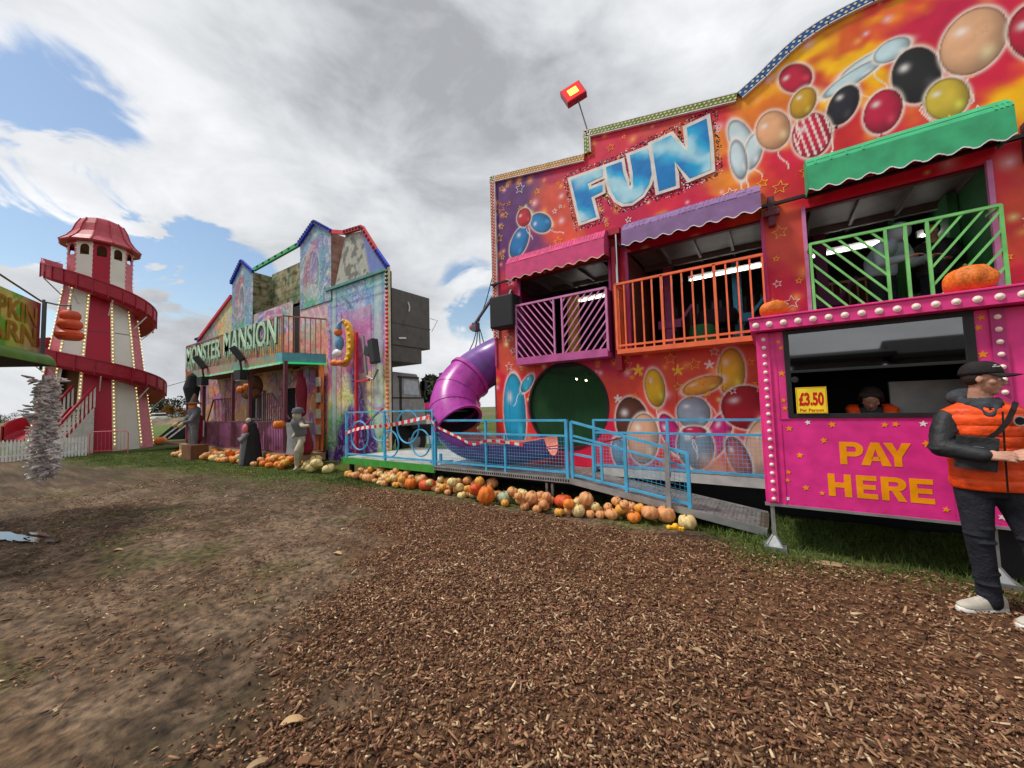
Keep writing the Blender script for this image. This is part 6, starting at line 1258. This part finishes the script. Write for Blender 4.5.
p = Paint(); p.col(-19.4,-11.6,K(.3),K(1.2),5.6,lambda x,y,z: mix(np.zeros((len(x),3))+np.array((.16,.06,.09)),(.6,.2,.45),sstep(.46,.58,fbm(x*2.2,z*2.2,4,240))),.04); ms.adopt(p.build('porch_backboard','painted_matt',ms.o))
m = MB(); m.box(-20.3,-11.4,5.3,5.6,.12,.34,0); m.box(-16.0,-14.9,4.95,5.3,.0,.24,0); m.box(-11.6,-10.9,5.4,6.2,.1,.3,0); ms.add(m,'porch_floor','tan_wood')
m = MB()
for a in ((-17.1,-16.95,.3,2.36),(-15.85,-15.7,.3,2.36),(-16.95,-15.85,2.22,2.36),(-16.3,-16.2,.3,2.22),(-16.95,-15.85,1.25,1.32)): m.box(a[0],a[1],6.5,6.62,a[2],a[3])
ms.add(m,'door_frame','grey_cab'); m = MB(); m.box(-16.95,-15.85,6.62,6.64,.3,2.22); ms.add(m,'door_glass','near_black')
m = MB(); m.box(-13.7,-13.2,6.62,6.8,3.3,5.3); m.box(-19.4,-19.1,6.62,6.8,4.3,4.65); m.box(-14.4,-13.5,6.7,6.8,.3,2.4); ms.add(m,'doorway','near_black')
m = MB()
for k in range(4):
    m.box(-11.9,-11.62,WY-.16,WY-.13,.8+k*.5,1.1+k*.5)
ms.add(m,'bone_plaque','bone')
# sign by porch
m = MB(); m.box(-18.35,-17.75,5.25,5.29,.85,1.3,0); m.box(-18.3,-17.95,5.244,5.25,.92,1.24,1); m.lathe([(.0,-.003),(.075,-.003),(.075,.003),(.0,.003)],16,(0,0,0),2)
for i in range(len(m.v)-64,len(m.v)): x_,y_,z_ = m.v[i]; m.v[i] = (-18.12+x_,5.24+z_,1.06+y_)
m.box(-17.72,-17.5,5.24,5.28,.7,1.3,0); tag(m.build('notice_board',['white_trim','disabled_blue','white_trim']),'white notice with a blue disabled access symbol on the porch railing','notice')
# two black floodlights on fascia
for x,lab in ((-18.0,'black floodlight hanging from the balcony edge under the word MONSTER'),(-14.6,'black floodlight hanging from the balcony edge under the word MANSION')):
    q = T('floodlight',lab,'light',(x,5.3,3.3)); m = MB(); m.bar((x+.08,5.4,3.3),(x-.08,5.15,3.72),.26,.2); q.add(m,'housing','black_metal',bevel=.02); m = MB(); m.bar((x+.1,5.3,3.35),(x+.15,5.35,2.85),.05); m.box(x-.1,x+.4,5.2,5.42,2.62,2.95); q.add(m,'bracket','black_rubber'); m = MB(); m.box(x+.0,x+.3,5.21,5.4,2.6,2.625); q.add(m,'lens','white_trim')
# red post with lamp arm at the mural, ornament
q = T('lamp_post','thin red post with a side arm carrying a black lamp before the painted mural','lamp post',(-9.75,6.45,0)); m = MB(); m.bar((-9.75,6.45,0),(-9.75,6.45,3.75),.08); m.bar((-9.75,6.45,2.35),(-9.15,6.45,2.35),.06); m.bar((-9.75,6.45,.9),(-8.5,6.4,1.55),.04); q.add(m,'post','red_trim')
m = MB(); m.bar((-9.35,6.4,3.6),(-9.2,6.4,2.5),.07,.05); m.tube([(-9.2,6.4,2.45),(-8.9,6.4,2.35),(-8.7,6.4,2.6)],.03,6); q.add(m,'arm','grey_metal')
m = MB(); m.bar((-8.72,6.25,3.4),(-8.6,6.25,2.75),.22,.2); m.bar((-9.02,6.3,3.15),(-8.72,6.25,3.05),.2,.26); q.add(m,'lamp','black_metal',bevel=.02)
q = T('moon_ornament','yellow crescent moon ornament with a small sleeping figure in blue and orange on the mural','ornament',(-10.1,6.4,3.4)); m = MB(); cr = []
for k in range(17):
    a = R(-80+160*k/16); cr.append((-10.35+.52*math.cos(a),3.5+.72*math.sin(a)))
for k in range(15,0,-1):
    a = R(-80+160*k/16); cr.append((-10.35+.3*math.cos(a),3.5+.62*math.sin(a)))
m.poly(cr,6.33,6.45); 
for k in range(9): a = R(-70+140*k/8); m.ball((-10.35+.47*math.cos(a),6.33,3.5+.67*math.sin(a)),.06,8,6)
q.add(m,'moon','moon_yellow'); m = MB(); m.ball((-10.35,6.3,3.5),(.15,.12,.22),12,8,0); m.ball((-10.38,6.28,3.82),.12,12,8,1); m.tube([(-10.38,6.28,3.88),(-10.3,6.28,4.05),(-10.16,6.28,4.12)],[.1,.05,.02],8,0); m.ball((-10.5,6.25,2.93),(.19,.12,.1),10,6,1); m.ball((-10.22,6.25,2.9),(.17,.12,.09),10,6,1); m.ball((-10.42,6.28,3.2),(.2,.13,.13),10,6,2); q.add(m,'sleeping_figure',['gnome_blue','gnome_orange','white_trim'],smooth=True)
# ---------- props round the mansion
def figure(name,label,cat,x,y,z0,H_,parts,face=(0,-1,0)):
    q = T(name,label,cat,(x,y,z0)); f = Vector(face).normalized(); r = Vector((-f.y,f.x,0))*-1
    LL = lambda a,b,c: tuple(Vector((x,y,z0))+(r*a+f*b+Vector((0,0,c)))*(H_/1.8))
    for nm,mt,sh,vx in parts:
        m = MB()
        for s in sh:
            if s[0]=='c': chain(m,[LL(*p) for p in s[1]],[v*H_/1.8 for v in s[2]],12)
            elif s[0]=='b': m.ball(LL(*s[1]),tuple(v*H_/1.8 for v in s[2]),14,10)
            elif s[0]=='l': m.lathe([(a*H_/1.8,b*H_/1.8) for a,b in s[2]],18,LL(*s[1]))
        o = q.add(m,nm,mt,smooth=True)
        if vx: remesh(o,vx,2)
    return q
figure('scarecrow','scarecrow with a pointed brown hat and orange face on a block left of the porch','scarecrow',-16.7,4.75,.28,1.75,[
 ('body','cloth_grey',[('c',[(0,0,.8),(0,0,1.4)],[.14,.2]),('c',[(-.2,0,1.35),(-.32,.2,1.05),(-.45,.45,1.0)],[.09,.07,.05]),('c',[(.2,0,1.35),(.3,.2,1.05),(.1,.45,1.0)],[.09,.07,.05]),('c',[(-.08,0,.85),(-.14,.02,.0)],[.12,.09]),('c',[(.08,0,.85),(.16,.02,.0)],[.12,.09])],.02),
 ('cape','cloth_red',[('c',[(.1,-.12,1.2),(.28,-.1,.4)],[.17,.24])],.02),
 ('face','gnome_orange',[('b',(0,.05,1.58),(.14,.13,.16))],0),('straw_hands','straw',[('c',[(-.45,.45,1.0),(-.6,.55,.9)],[.05,.08]),('c',[(.1,.45,1.0),(-.05,.55,.92)],[.05,.08])],.02),
 ('hat','hat_brown',[('l',(0,0,1.66),[(.3,0),(.3,.02),(.15,.05),(.1,.18),(.03,.36),(.0,.38)])],0)])
m = MB(); m.box(-17.0,-16.1,4.5,5.0,0,.5); tag(m.build('wooden_crate','deep_plank',bevel=.01),'brown wooden block under the scarecrow figure','crate')
figure('reaper_figure','small black hooded reaper figure with a red mask in front of the porch railing','figure',-12.75,4.95,0,1.45,[
 ('cloak','cloth_black',[('c',[(0,-.02,1.5),(0,-.05,1.1),(0,-.05,.12)],[.17,.25,.36]),('c',[(.1,-.05,1.0),(.3,-.08,.12)],[.15,.2])],.02),('robe','cloth_grey',[('c',[(-.02,.16,1.1),(-.02,.2,.1)],[.14,.16]),('c',[(-.18,.15,1.15),(-.1,.32,.9),(.08,.33,.98)],[.07,.06,.05])],.02),('skull_top','bone',[('b',(0,.05,1.62),(.09,.09,.1))],0),('mask','mask_red',[('b',(-.03,.17,1.32),(.14,.09,.18))],0)])
figure('zombie_figure','running grey zombie figure in a red cape holding out an orange pumpkin by the mural','figure',-9.9,5.0,.1,1.5,[
 ('body','bone',[('c',[(0,0,.9),(0.02,.1,1.4)],[.12,.17]),('c',[(-.18,.1,1.35),(-.45,.2,1.28),(-.85,.25,1.3)],[.075,.06,.05]),('c',[(.2,.0,1.35),(.38,-.05,1.1),(.2,.15,.95)],[.075,.06,.05]),('c',[(-.06,0,.88),(-.2,.25,.55),(-.12,.2,.05)],[.1,.075,.05]),('c',[(.08,0,.88),(.12,-.05,.5),(.42,-.15,.12)],[.1,.075,.05]),('c',[(-.12,.2,.04),(-.3,.35,.03)],[.05,.04]),('c',[(.42,-.15,.06),(.3,.0,.05)],[.05,.04]),('b',(-.08,.18,1.6),(.12,.13,.15))],.02),
 ('jacket','cloth_grey',[('c',[(0,0,1.0),(.02,.1,1.38)],[.16,.2])],.02),('cape','cloth_red',[('c',[(.15,-.15,1.3),(.3,-.25,.6)],[.12,.26])],.02),('hat','steel_grey',[('l',(-.08,.15,1.68),[(.17,0),(.17,.04),(.14,.13),(.02,.17)])],0)])
get_pumpkin('deep',.8,8,1,.14,(-10.62,4.78,1.2),(0,0,0),'orange pumpkin held out by the running zombie figure','pumpkins held by props')
figure('hanging_figure','shaggy black figure hanging from the left of the balcony','figure',-18.6,5.2,1.5,1.9,[('body','cloth_black',[('c',[(0,0,1.45),(.02,0,1.0),(-.06,0,.45)],[.14,.26,.16]),('c',[(.15,0,1.3),(.3,.05,.8),(.25,.05,.5)],[.09,.08,.06])],.03)])
figure('hanging_figure','dark red rag figure hanging beside the orange door pillar','figure',-12.3,6.2,1.3,1.6,[('body','cloth_red',[('c',[(0,0,1.45),(.0,0,1.0),(-.05,0,.2)],[.12,.2,.13]),('b',(0,.05,1.6),(.11,.11,.14))],.02)])
figure('ogre_bust','brown ogre head with pumpkins above the porch door','figure',-14.9,5.9,1.9,1.8,[('head','bark_brown',[('b',(0,0,.55),(.34,.25,.4)),('b',(.25,.1,.3),(.25,.2,.2)),('b',(-.25,.1,.3),(.25,.2,.2))],.03)])
for dx,dz in ((-.25,.0),(.12,.06)): get_pumpkin('deep',.8,8,0,.16,(-14.85+dx*1.4,5.62,2.35+dz),(0,0,0),'orange pumpkin tucked under the ogre head, %s' % ('left one' if dx < 0 else 'right one'),'pumpkins above the porch door')
m = MB(); m.lathe([(.28,0),(.33,.02),(.31,.5),(.34,.85),(.34,.9)],18,(-11.2,5.6,.32),0); tag(m.build('metal_drum','galv',smooth=True),'pale metal drum behind the running zombie figure','drum')
# pumpkins in front of mansion
for (x0,x1,n_,lab) in ((-18.1,-16.9,16,'left of the scarecrow block'),(-15.95,-15.2,9,'right of the scarecrow block'),(-15.0,-13.3,17,'left of the reaper figure'),(-12.3,-10.7,22,'right of the reaper figure'),(-10.2,-8.9,8,'below the violet tree mural')):
    k = 0; tries = 0
    while k < n_ and tries < 900:
        tries += 1; x = rp.uniform(x0,x1); y = 4.62+(x+17)*.055+rp.uniform(0,.5); r = rp.choice([.1,.12,.14]); 
        if any(math.hypot(x-a,y-b) < (r+d)*(.7) for a,b,c_,d,fl in balls): continue
        c = rp.choices(['peach','amber','orange','deep','cream'],[.25,.15,.3,.2,.1])[0] if x0 > -16 or True else c
        if lab.startswith('below'): c = 'cream'
        if put(x,y,r,c,.75,'%s pumpkins on the grass %s' % ({'deep':'deep orange'}.get(c,CN.get(c,'')),lab),'pumpkins in front of the ghost ride',zmax=.3): k += 1
# ================================================================ TRUCK BEHIND
q = T('generator_truck','old grey lorry with a large dark grey box body parked beside the ghost ride','truck',(-9.6,8.4,0)); m = MB()
m.box(-10.9,-8.6,6.78,8.22,3.95,4.93,0); m.box(-10.9,-8.6,6.78,8.22,3.32,3.94,0); m.box(-10.8,-8.63,6.78,7.9,2.86,3.32,0); m.box(-10.8,-9.6,6.8,7.5,2.4,2.86,1); m.box(-10.9,-8.585,6.76,8.24,3.93,3.96,0); bx_ = q.add(m,'box_body',['grey_box','near_black'],bevel=.015)
m = MB(); m.tube([(-8.57,7.35,4.62),(-8.57,7.4,4.48),(-8.57,7.38,4.35)],.02,6); m.bar((-8.57,7.0,3.52),(-8.57,7.25,3.55),.03,.05); m.tube([(-8.6,8.24,4.3),(-8.5,8.45,4.25),(-8.6,8.3,3.9)],.012,6); q.add(m,'handle','white_trim',bx_)
def prof_box(m,x0,x1,pts,mi=0):
    n = len(pts); m.add([(x0,a,b) for a,b in pts]+[(x1,a,b) for a,b in pts],[tuple(range(n)),tuple(range(n,2*n))[::-1]]+[(i,(i+1)%n,(i+1)%n+n,i+n) for i in range(n)],mi)
m = MB(); prof_box(m,-11.3,-9.3,[(7.0,1.0),(8.66,1.0),(8.64,1.5),(8.58,1.82),(8.48,1.9),(8.4,2.46),(8.3,2.62),(7.0,2.66)]); cab = q.add(m,'cab','grey_cab',bevel=.03)
m = MB(); m.add([(-9.294,7.76,1.98),(-9.294,8.38,1.95),(-9.294,8.33,2.38),(-9.294,7.76,2.44)],[(0,1,2,3)]); m.add([(-11.1,8.492,1.96),(-9.45,8.492,1.96),(-9.5,8.415,2.42),(-11.05,8.415,2.42)],[(0,1,2,3)]); q.add(m,'cab_window','sky_painted_glass',cab)  # opaque panes, their pale colour stands in for sky seen through the glass
m = MB(); m.box(-9.31,-9.285,7.6,7.68,1.02,2.5,0); m.box(-9.31,-9.285,7.2,8.6,1.84,1.88,0); m.box(-9.3,-9.2,8.5,8.56,1.95,2.5,0); m.box(-9.4,-9.15,8.5,8.6,2.1,2.4,0); m.bar((-9.28,7.55,2.5),(-9.28,8.36,2.5),.03,.05,0); q.add(m,'mirror_and_trim','black_metal',cab)
m = MB(); m.box(-11.2,-9.4,6.9,9.0,.62,1.0,0); m.box(-9.5,-9.2,8.0,8.75,.9,1.0,0); q.add(m,'chassis','near_black')
for y in (8.25,):
    for x in (-9.55,-11.1): m = MB(); m.tube([(x-.14,y,.5),(x+.14,y,.5)],.5,24); w0 = q.add(m,'wheel','black_rubber',smooth=True); m = MB(); m.tube([(x+.141,y,.5),(x+.15,y,.5)],.25,18); q.add(m,'wheel_hub','grey_metal',w0)
# ================================================================ BACKGROUND
def tree(name,label,x,y,h,w,mt,seed,group=None,trunk=.2,z0=0):
    rg_ = np.random.default_rng(seed); q = T(name,label,'tree',(x,y,z0),group); m = MB(); m.tube([(x,y,z0-.3),(x+.02*h,y,z0+h*.35),(x,y,z0+h*.7)],[h*.035,h*.025,h*.008],7)
    for k in range(7): a = k*2.4; m.tube([(x,y,z0+h*(.28+.05*k)),(x+math.cos(a)*w*.3,y+math.sin(a)*w*.3,z0+h*(.5+.05*k))],[h*.014,h*.004],5)
    q.add(m,'trunk','trunk'); N = 2600; nc = 14; C_ = np.stack([rg_.normal(0,.24,nc)*w,rg_.normal(0,.24,nc)*w,h*(trunk+.12+rg_.random(nc)*(.86-trunk-.1))],1); rr_ = rg_.uniform(.12,.25,nc)*w
    i = rg_.integers(0,nc,N); d = rg_.normal(size=(N,3)); d /= np.linalg.norm(d,axis=1)[:,None]; P_ = C_[i]+d*(rr_[i]*rg_.random(N)**.4)[:,None]*np.array([1,1,.8]); P_ += np.array([x,y,z0]); s = h*.02*rg_.uniform(.6,1.5,N); a = rg_.normal(size=(N,3))*s[:,None]; b = rg_.normal(size=(N,3))*s[:,None]
    V = np.stack([P_-a,P_+b,P_+a,P_-b],1).reshape(-1,3); o = flatmesh('crown',V,np.arange(N*4).reshape(-1,4),[mt]); q.adopt(o); return q
mat('foliage_dark',(.035,.05,.02),.8,ns=1.5,na=.5); mat('foliage_autumn',(.22,.11,.02),.8,ns=1.5,na=.5); mat('foliage_olive',(.08,.075,.03),.8,ns=1.5,na=.5)
def at(px,d): # ground point on bearing of pixel column px at distance d (fixed list of bearings)
    cx = (px-512)/380*d; return cx*.8258+d*-.5613, cx*.5633+d*.8257
x,y = at(161,150); tree('tree','broad dark green tree on the skyline between the tower and the ghost ride',x,y,9.0,13,'foliage_dark',3,trunk=.1); x,y = at(173,140); tree('tree','smaller orange autumn tree beside the dark green one on the skyline',x,y,5.6,7,'foliage_autumn',4,trunk=.05)
x,y = at(434,26); tree('tree','thin dark tree between the grey truck and the tube slide',x,y,4.2,3.4,'foliage_dark',5); x,y = at(446,34); tree('tree','low olive tree partly behind the tube slide',x,y,3.6,4,'foliage_olive',6)
for k,(px,d,h,w_,mt,lab) in enumerate([(2,170,5,14,'foliage_olive','distant olive tree at the far left edge behind the picket fence'),(150,190,4,16,'foliage_olive','low distant tree right beside the tower base'),(182,200,5,14,'foliage_olive','low distant tree just left of the ghost ride'),(190,210,4,12,'foliage_dark','low dark tree on the skyline seen past the left balcony post')]):
    x,y = at(px,d); tree('tree',lab,x,y,h,w_,mt,20+k,trunk=0.)
x,y = at(160,90); q = T('van','small white van far away on the field left of the ghost ride','van',(x,y,0)); m = MB(); m.box(x-2.2,x+2.2,y-1,y+1,.45,1.3,0); m.box(x-2.2,x+1.2,y-.95,y+.95,1.3,2.1,0); q.add(m,'body','van_white',bevel=.1); m = MB(); m.box(x-1.9,x+1.25,y-.97,y+.97,1.4,1.85); q.add(m,'window','near_black')
for dx in (-1.3,1.3): m = MB(); m.tube([(x+dx,y-1.02,.38),(x+dx,y+1.02,.38)],.38,14); q.add(m,'wheel','black_rubber')
# ploughed bank
m = MB(); x0,y0 = at(120,60); x1,y1 = at(215,60); n = 30
for k in range(n):
    a = Vector((x0,y0,0)).lerp(Vector((x1,y1,0)),k/n); b = Vector((x0,y0,0)).lerp(Vector((x1,y1,0)),(k+1)/n); h0 = 1.1*math.sin(PI*k/n)**.4+.15*math.sin(k*1.7); h1 = 1.1*math.sin(PI*(k+1)/n)**.4+.15*math.sin((k+1)*1.7); off = Vector((3.,-2,0))
    m.add([a+off-Vector((0,0,.1)),b+off-Vector((0,0,.1)),b+Vector((0,0,h1)),a+Vector((0,0,h0))],[(0,1,2,3)]); m.add([a-off,b-off,b+Vector((0,0,h1)),a+Vector((0,0,h0))],[(0,1,2,3)])
mat('bank_earth',(.16,.12,.075),.95,ns=1,na=.4); bk = m.build('earth_bank','bank_earth',smooth=True); tag(bk,kind='structure')
x,y = at(178,24); q = T('folded_stall','black slanted stall cover with two white stripes on the grass left of the ghost ride','stall cover',(x,y,0)); u = Vector((.56,.83,0)); v = Vector((.83,-.56,0)); m = MB(); c = Vector((x,y,0)); m.add([c-u*1.1,c+u*.2,c+u*1.0+Vector((0,0,1.15)),c-u*.1+Vector((0,0,1.0)),c-u*1.1-v*.8,c+u*1.2-v*.8],[(0,1,2,3),(0,3,4),(1,5,2),(3,2,5,4)],0)
for s in (0.,.35): a = c-u*(.75-s)+v*.02; b = c+u*(.25+s)+v*.02+Vector((0,0,1.0)); m.bar(a+Vector((0,0,.08)),b,.05,.08,1)
q.add(m,'cover',['black_rubber','white_trim'])
x,y = at(162,20); get_pumpkin('deep',.7,8,0,.3,(x,y,.2),(0,0,0),'single distant orange pumpkin on the grass beside the tower','distant pumpkins')
# pink ride glimpsed between truck and slide
x,y = at(441,16); q = T('fairground_stall','small pink and white fairground stall glimpsed between the truck and the tube slide','stall',(x,y,0)); m = MB(); m.box(x-.9,x+.3,y,y+2,0,1.5,0); m.box(x-1.,x+.4,y-.1,y+2.1,1.5,1.75,1); m.lathe([(.9,0),(.6,.3),(.05,.6)],8,(x-.3,y+1,1.75),2); q.add(m,'booth_walls',['white_trim','pink_paint','roof_red'])
# festoon cables
m = MB(); m.tube([(-24.4,4.9,2.9),(-22.5,5.2,2.75),(-20.4,5.5,2.95)],.012,5); m.tube([(-27,2.6,8.8),(-26.5,2.4,8.6)],.01,5); tag(m.build('cable','black_metal'),'thin cable strung from the tower slide to the balcony post of the ghost ride','cable')
# stalls added out of view behind the camera, only to mirror in the booth window
for (x0,x1,z1,lab,rt) in ((.7,3.0,3.0,'grey boxed stall added out of view, to mirror in the left of the booth window',0),(3.4,5.4,2.9,'dark roofed stall added out of view, to mirror in the right of the booth window',1)):
    q = T('reflection_stall',lab,'stall',((x0+x1)/2,-9,0)); m = MB(); m.box(x0,x1,-9,-7.2,0,z1-.25,0); q.add(m,'walls','steel_grey'); m = MB(); prof_box(m,x0-.25,x1+.25,[(-9.2,z1-.25),(-6.8,z1-.25),(-6.8,z1-.1),(-8,z1+.35*rt+.1),(-9.2,z1-.1)]); q.add(m,'roof','black_rubber'); m = MB(); m.box(x0+.2,x1-.2,-7.198,-7.15,1,2.0); q.add(m,'serving_hatch','deep_plank')
# ================================================================ CAMERA, SKY, SUN, RENDER
u = Vector((-182,6650,-380)).normalized(); yw = Vector((0,0,-1)); yw = (yw-u*yw.dot(u)).normalized(); xw = yw.cross(u); psi = math.atan2(559,380)
Xa = xw*math.sin(psi)-yw*math.cos(psi); Ya = xw*math.cos(psi)+yw*math.sin(psi)
cam = bpy.data.cameras.new('camera'); co = bpy.data.objects.new('camera',cam); COL.objects.link(co); co.matrix_world = Matrix.Translation((0,0,EYE)) @ Matrix((Xa,Ya,u)).to_4x4()
cam.sensor_width = 36; cam.lens = 36*380/1024; cam.clip_start = .05; cam.clip_end = 5000; sc.camera = co
SUN_AZ, SUN_EL = R(232), R(58)      # compass from +Y clockwise
sd = Vector((math.sin(SUN_AZ)*math.cos(SUN_EL), math.cos(SUN_AZ)*math.cos(SUN_EL), math.sin(SUN_EL)))
sl = bpy.data.lights.new('sun','SUN'); so = bpy.data.objects.new('sun',sl); COL.objects.link(so); so.rotation_euler = sd.to_track_quat('Z','Y').to_euler(); sl.energy = 2.4; sl.angle = R(10); sl.color = (1,.95,.88)
w = bpy.data.worlds.new('World'); sc.world = w; w.use_nodes = True; nt = w.node_tree; n = nt.nodes; l = nt.links
bg = n['Background']; bg.inputs[1].default_value = .1
sky = n.new('ShaderNodeTexSky'); sky.sky_type = 'NISHITA'; sky.sun_disc = False; sky.sun_elevation = SUN_EL; sky.sun_rotation = SUN_AZ; sky.air_density = 1.3; sky.dust_density = .6
tc = n.new('ShaderNodeTexCoord'); sep = n.new('ShaderNodeSeparateXYZ'); l.new(tc.outputs['Generated'],sep.inputs[0])
def M(op,a,b=None,c=None):
    q = n.new('ShaderNodeMath'); q.operation = op
    for i,v in enumerate((a,b,c)):
        if v is None: continue
        if isinstance(v,(int,float)): q.inputs[i].default_value = v
        else: l.new(v,q.inputs[i])
    return q.outputs[0]
zc = M('ADD',M('MAXIMUM',sep.outputs[2],0.),.34); cv = n.new('ShaderNodeCombineXYZ'); l.new(M('DIVIDE',sep.outputs[0],zc),cv.inputs[0]); l.new(M('DIVIDE',sep.outputs[1],zc),cv.inputs[1])
def NZ(scale,det,off,dist=0.,rough=.55):
    mp = n.new('ShaderNodeMapping'); mp.inputs['Location'].default_value = off; mp.inputs['Scale'].default_value = (1,1,1.9); l.new(tc.outputs['Generated'],mp.inputs[0]); q = n.new('ShaderNodeTexNoise'); q.inputs['Scale'].default_value = scale; q.inputs['Detail'].default_value = det; q.inputs['Distortion'].default_value = dist; q.inputs['Roughness'].default_value = rough; l.new(mp.outputs[0],q.inputs['Vector']); return q.outputs['Fac']
# gaps of blue in given compass directions
def gap(d,width,amt):
    v = Vector(d).normalized(); q = n.new('ShaderNodeVectorMath'); q.operation = 'DOT_PRODUCT'; l.new(tc.outputs['Generated'],q.inputs[0]); q.inputs[1].default_value = v
    mr = n.new('ShaderNodeMapRange'); mr.interpolation_type = 'SMOOTHSTEP'; mr.inputs[1].default_value = math.cos(width); mr.inputs[2].default_value = 1; mr.inputs[3].default_value = 0; mr.inputs[4].default_value = amt; l.new(q.outputs['Value'],mr.inputs[0]); return mr.outputs[0]
def pdir(px,py): v = Matrix((Xa,Ya,u)) @ Vector((px-512,384-py,-380)); return v
g = None
for px,py,wd,am in ((10,85,.14,.1),(80,118,.12,.2),(5,250,.26,.42),(45,290,.15,.3),(165,255,.14,.4),(220,275,.13,.45),(475,300,.13,.4)):
    q = gap(pdir(px,py),wd,am); g = q if g is None else M('ADD',g,q)
g = M('MULTIPLY',g,M('MAXIMUM',M('MULTIPLY_ADD',NZ(4.2,8,(9.1,4.7,2),.6),7.,-3.1),0.))
cov = M('SUBTRACT',M('ADD',M('MULTIPLY',NZ(2.2,8,(3.1,1.7,0),.2),.6),.42),g)
mk = n.new('ShaderNodeMapRange'); mk.interpolation_type='SMOOTHSTEP'; mk.inputs[1].default_value = .44; mk.inputs[2].default_value = .62; l.new(cov,mk.inputs[0])
shade = M('ADD',M('MULTIPLY',NZ(1.6,6,(7.3,2.2,0),.3),.62),M('MULTIPLY',NZ(4.2,8,(1.3,5.2,0),.35,.58),.38))
cr = n.new('ShaderNodeValToRGB'); e = cr.color_ramp.elements; e[0].position = .36; e[0].color = (3.2,3.3,3.55,1); e[1].position = .66; e[1].color = (7.8,7.9,8.1,1); e2 = cr.color_ramp.elements.new(.5); e2.color = (5.6,5.75,5.95,1); l.new(shade,cr.inputs[0])
mx = n.new('ShaderNodeMix'); mx.data_type = 'RGBA'; l.new(mk.outputs[0],mx.inputs[0]); l.new(sky.outputs[0],mx.inputs[6]); l.new(cr.outputs[0],mx.inputs[7]); l.new(mx.outputs[2],bg.inputs[0])
sc.view_settings.view_transform = 'Standard'; sc.view_settings.look = 'None'; sc.view_settings.exposure = .4; sc.view_settings.gamma = 1; sc.render.engine = 'CYCLES'

def split_loose(o, lim=22):
    me = o.data; n = len(me.vertices); par = list(range(n))
    def fd(a):
        while par[a] != a: par[a] = par[par[a]]; a = par[a]
        return a
    for e in me.edges:
        a, b = fd(e.vertices[0]), fd(e.vertices[1]); par[a] = b
    groups_ = {}
    for i in range(n): groups_.setdefault(fd(i), []).append(i)
    if not 1 < len(groups_) <= lim: return
    for g_ in groups_.values():
        ks = set(g_); bm = bmesh.new(); bm.from_mesh(me); bmesh.ops.delete(bm, geom=[v for v in bm.verts if v.index not in ks], context='VERTS'); m2 = bpy.data.meshes.new(o.name.split('.')[0]); bm.to_mesh(m2); bm.free(); [m2.materials.append(mm_) for mm_ in me.materials]
        c = o.copy(); c.data = m2; COL.objects.link(c)
    bpy.data.objects.remove(o)
SPLIT = {'partition','window_surround','porch_post','hinge_bracket','support_leg','leg','doorway','slide_foot','straw_hands','board_brace','roller_drum','panel_moulding','vest','dormer_side','slide_strut'}
for o in [o for o in COL.objects if o.type == 'MESH' and o.name.split('.')[0] in SPLIT]: split_loose(o)

same = {}
for o in COL.objects:
    if o.parent is None and 'label' in o and ' pumpkins ' in o['label'] and o.get('category') == 'pumpkin': same.setdefault(o['label'], []).append(o)
ORD = ['leftmost','second','third','fourth','fifth','sixth','seventh','eighth','ninth','tenth','eleventh','twelfth','thirteenth','fourteenth','fifteenth','sixteenth','seventeenth','eighteenth','nineteenth','twentieth']+['%d%s' % (k,{1:'st',2:'nd',3:'rd'}.get(k%10,'th')) for k in range(21,60)]
for lb, os_ in same.items():
    os_.sort(key=lambda o: o.location.x/o.location.y); n_ = len(os_)
    for i, o in enumerate(os_):
        if n_ == 1: o['label'] = 'the only '+lb.replace(' pumpkins ',' pumpkin ')
        elif n_ == 2: o['label'] = ('left' if i == 0 else 'right')+' one of the two '+lb
        elif i == n_-1: o['label'] = 'rightmost of the '+lb
        else: o['label'] = (ORD[i] if i == 0 else ORD[i]+' from left')+' of the '+lb
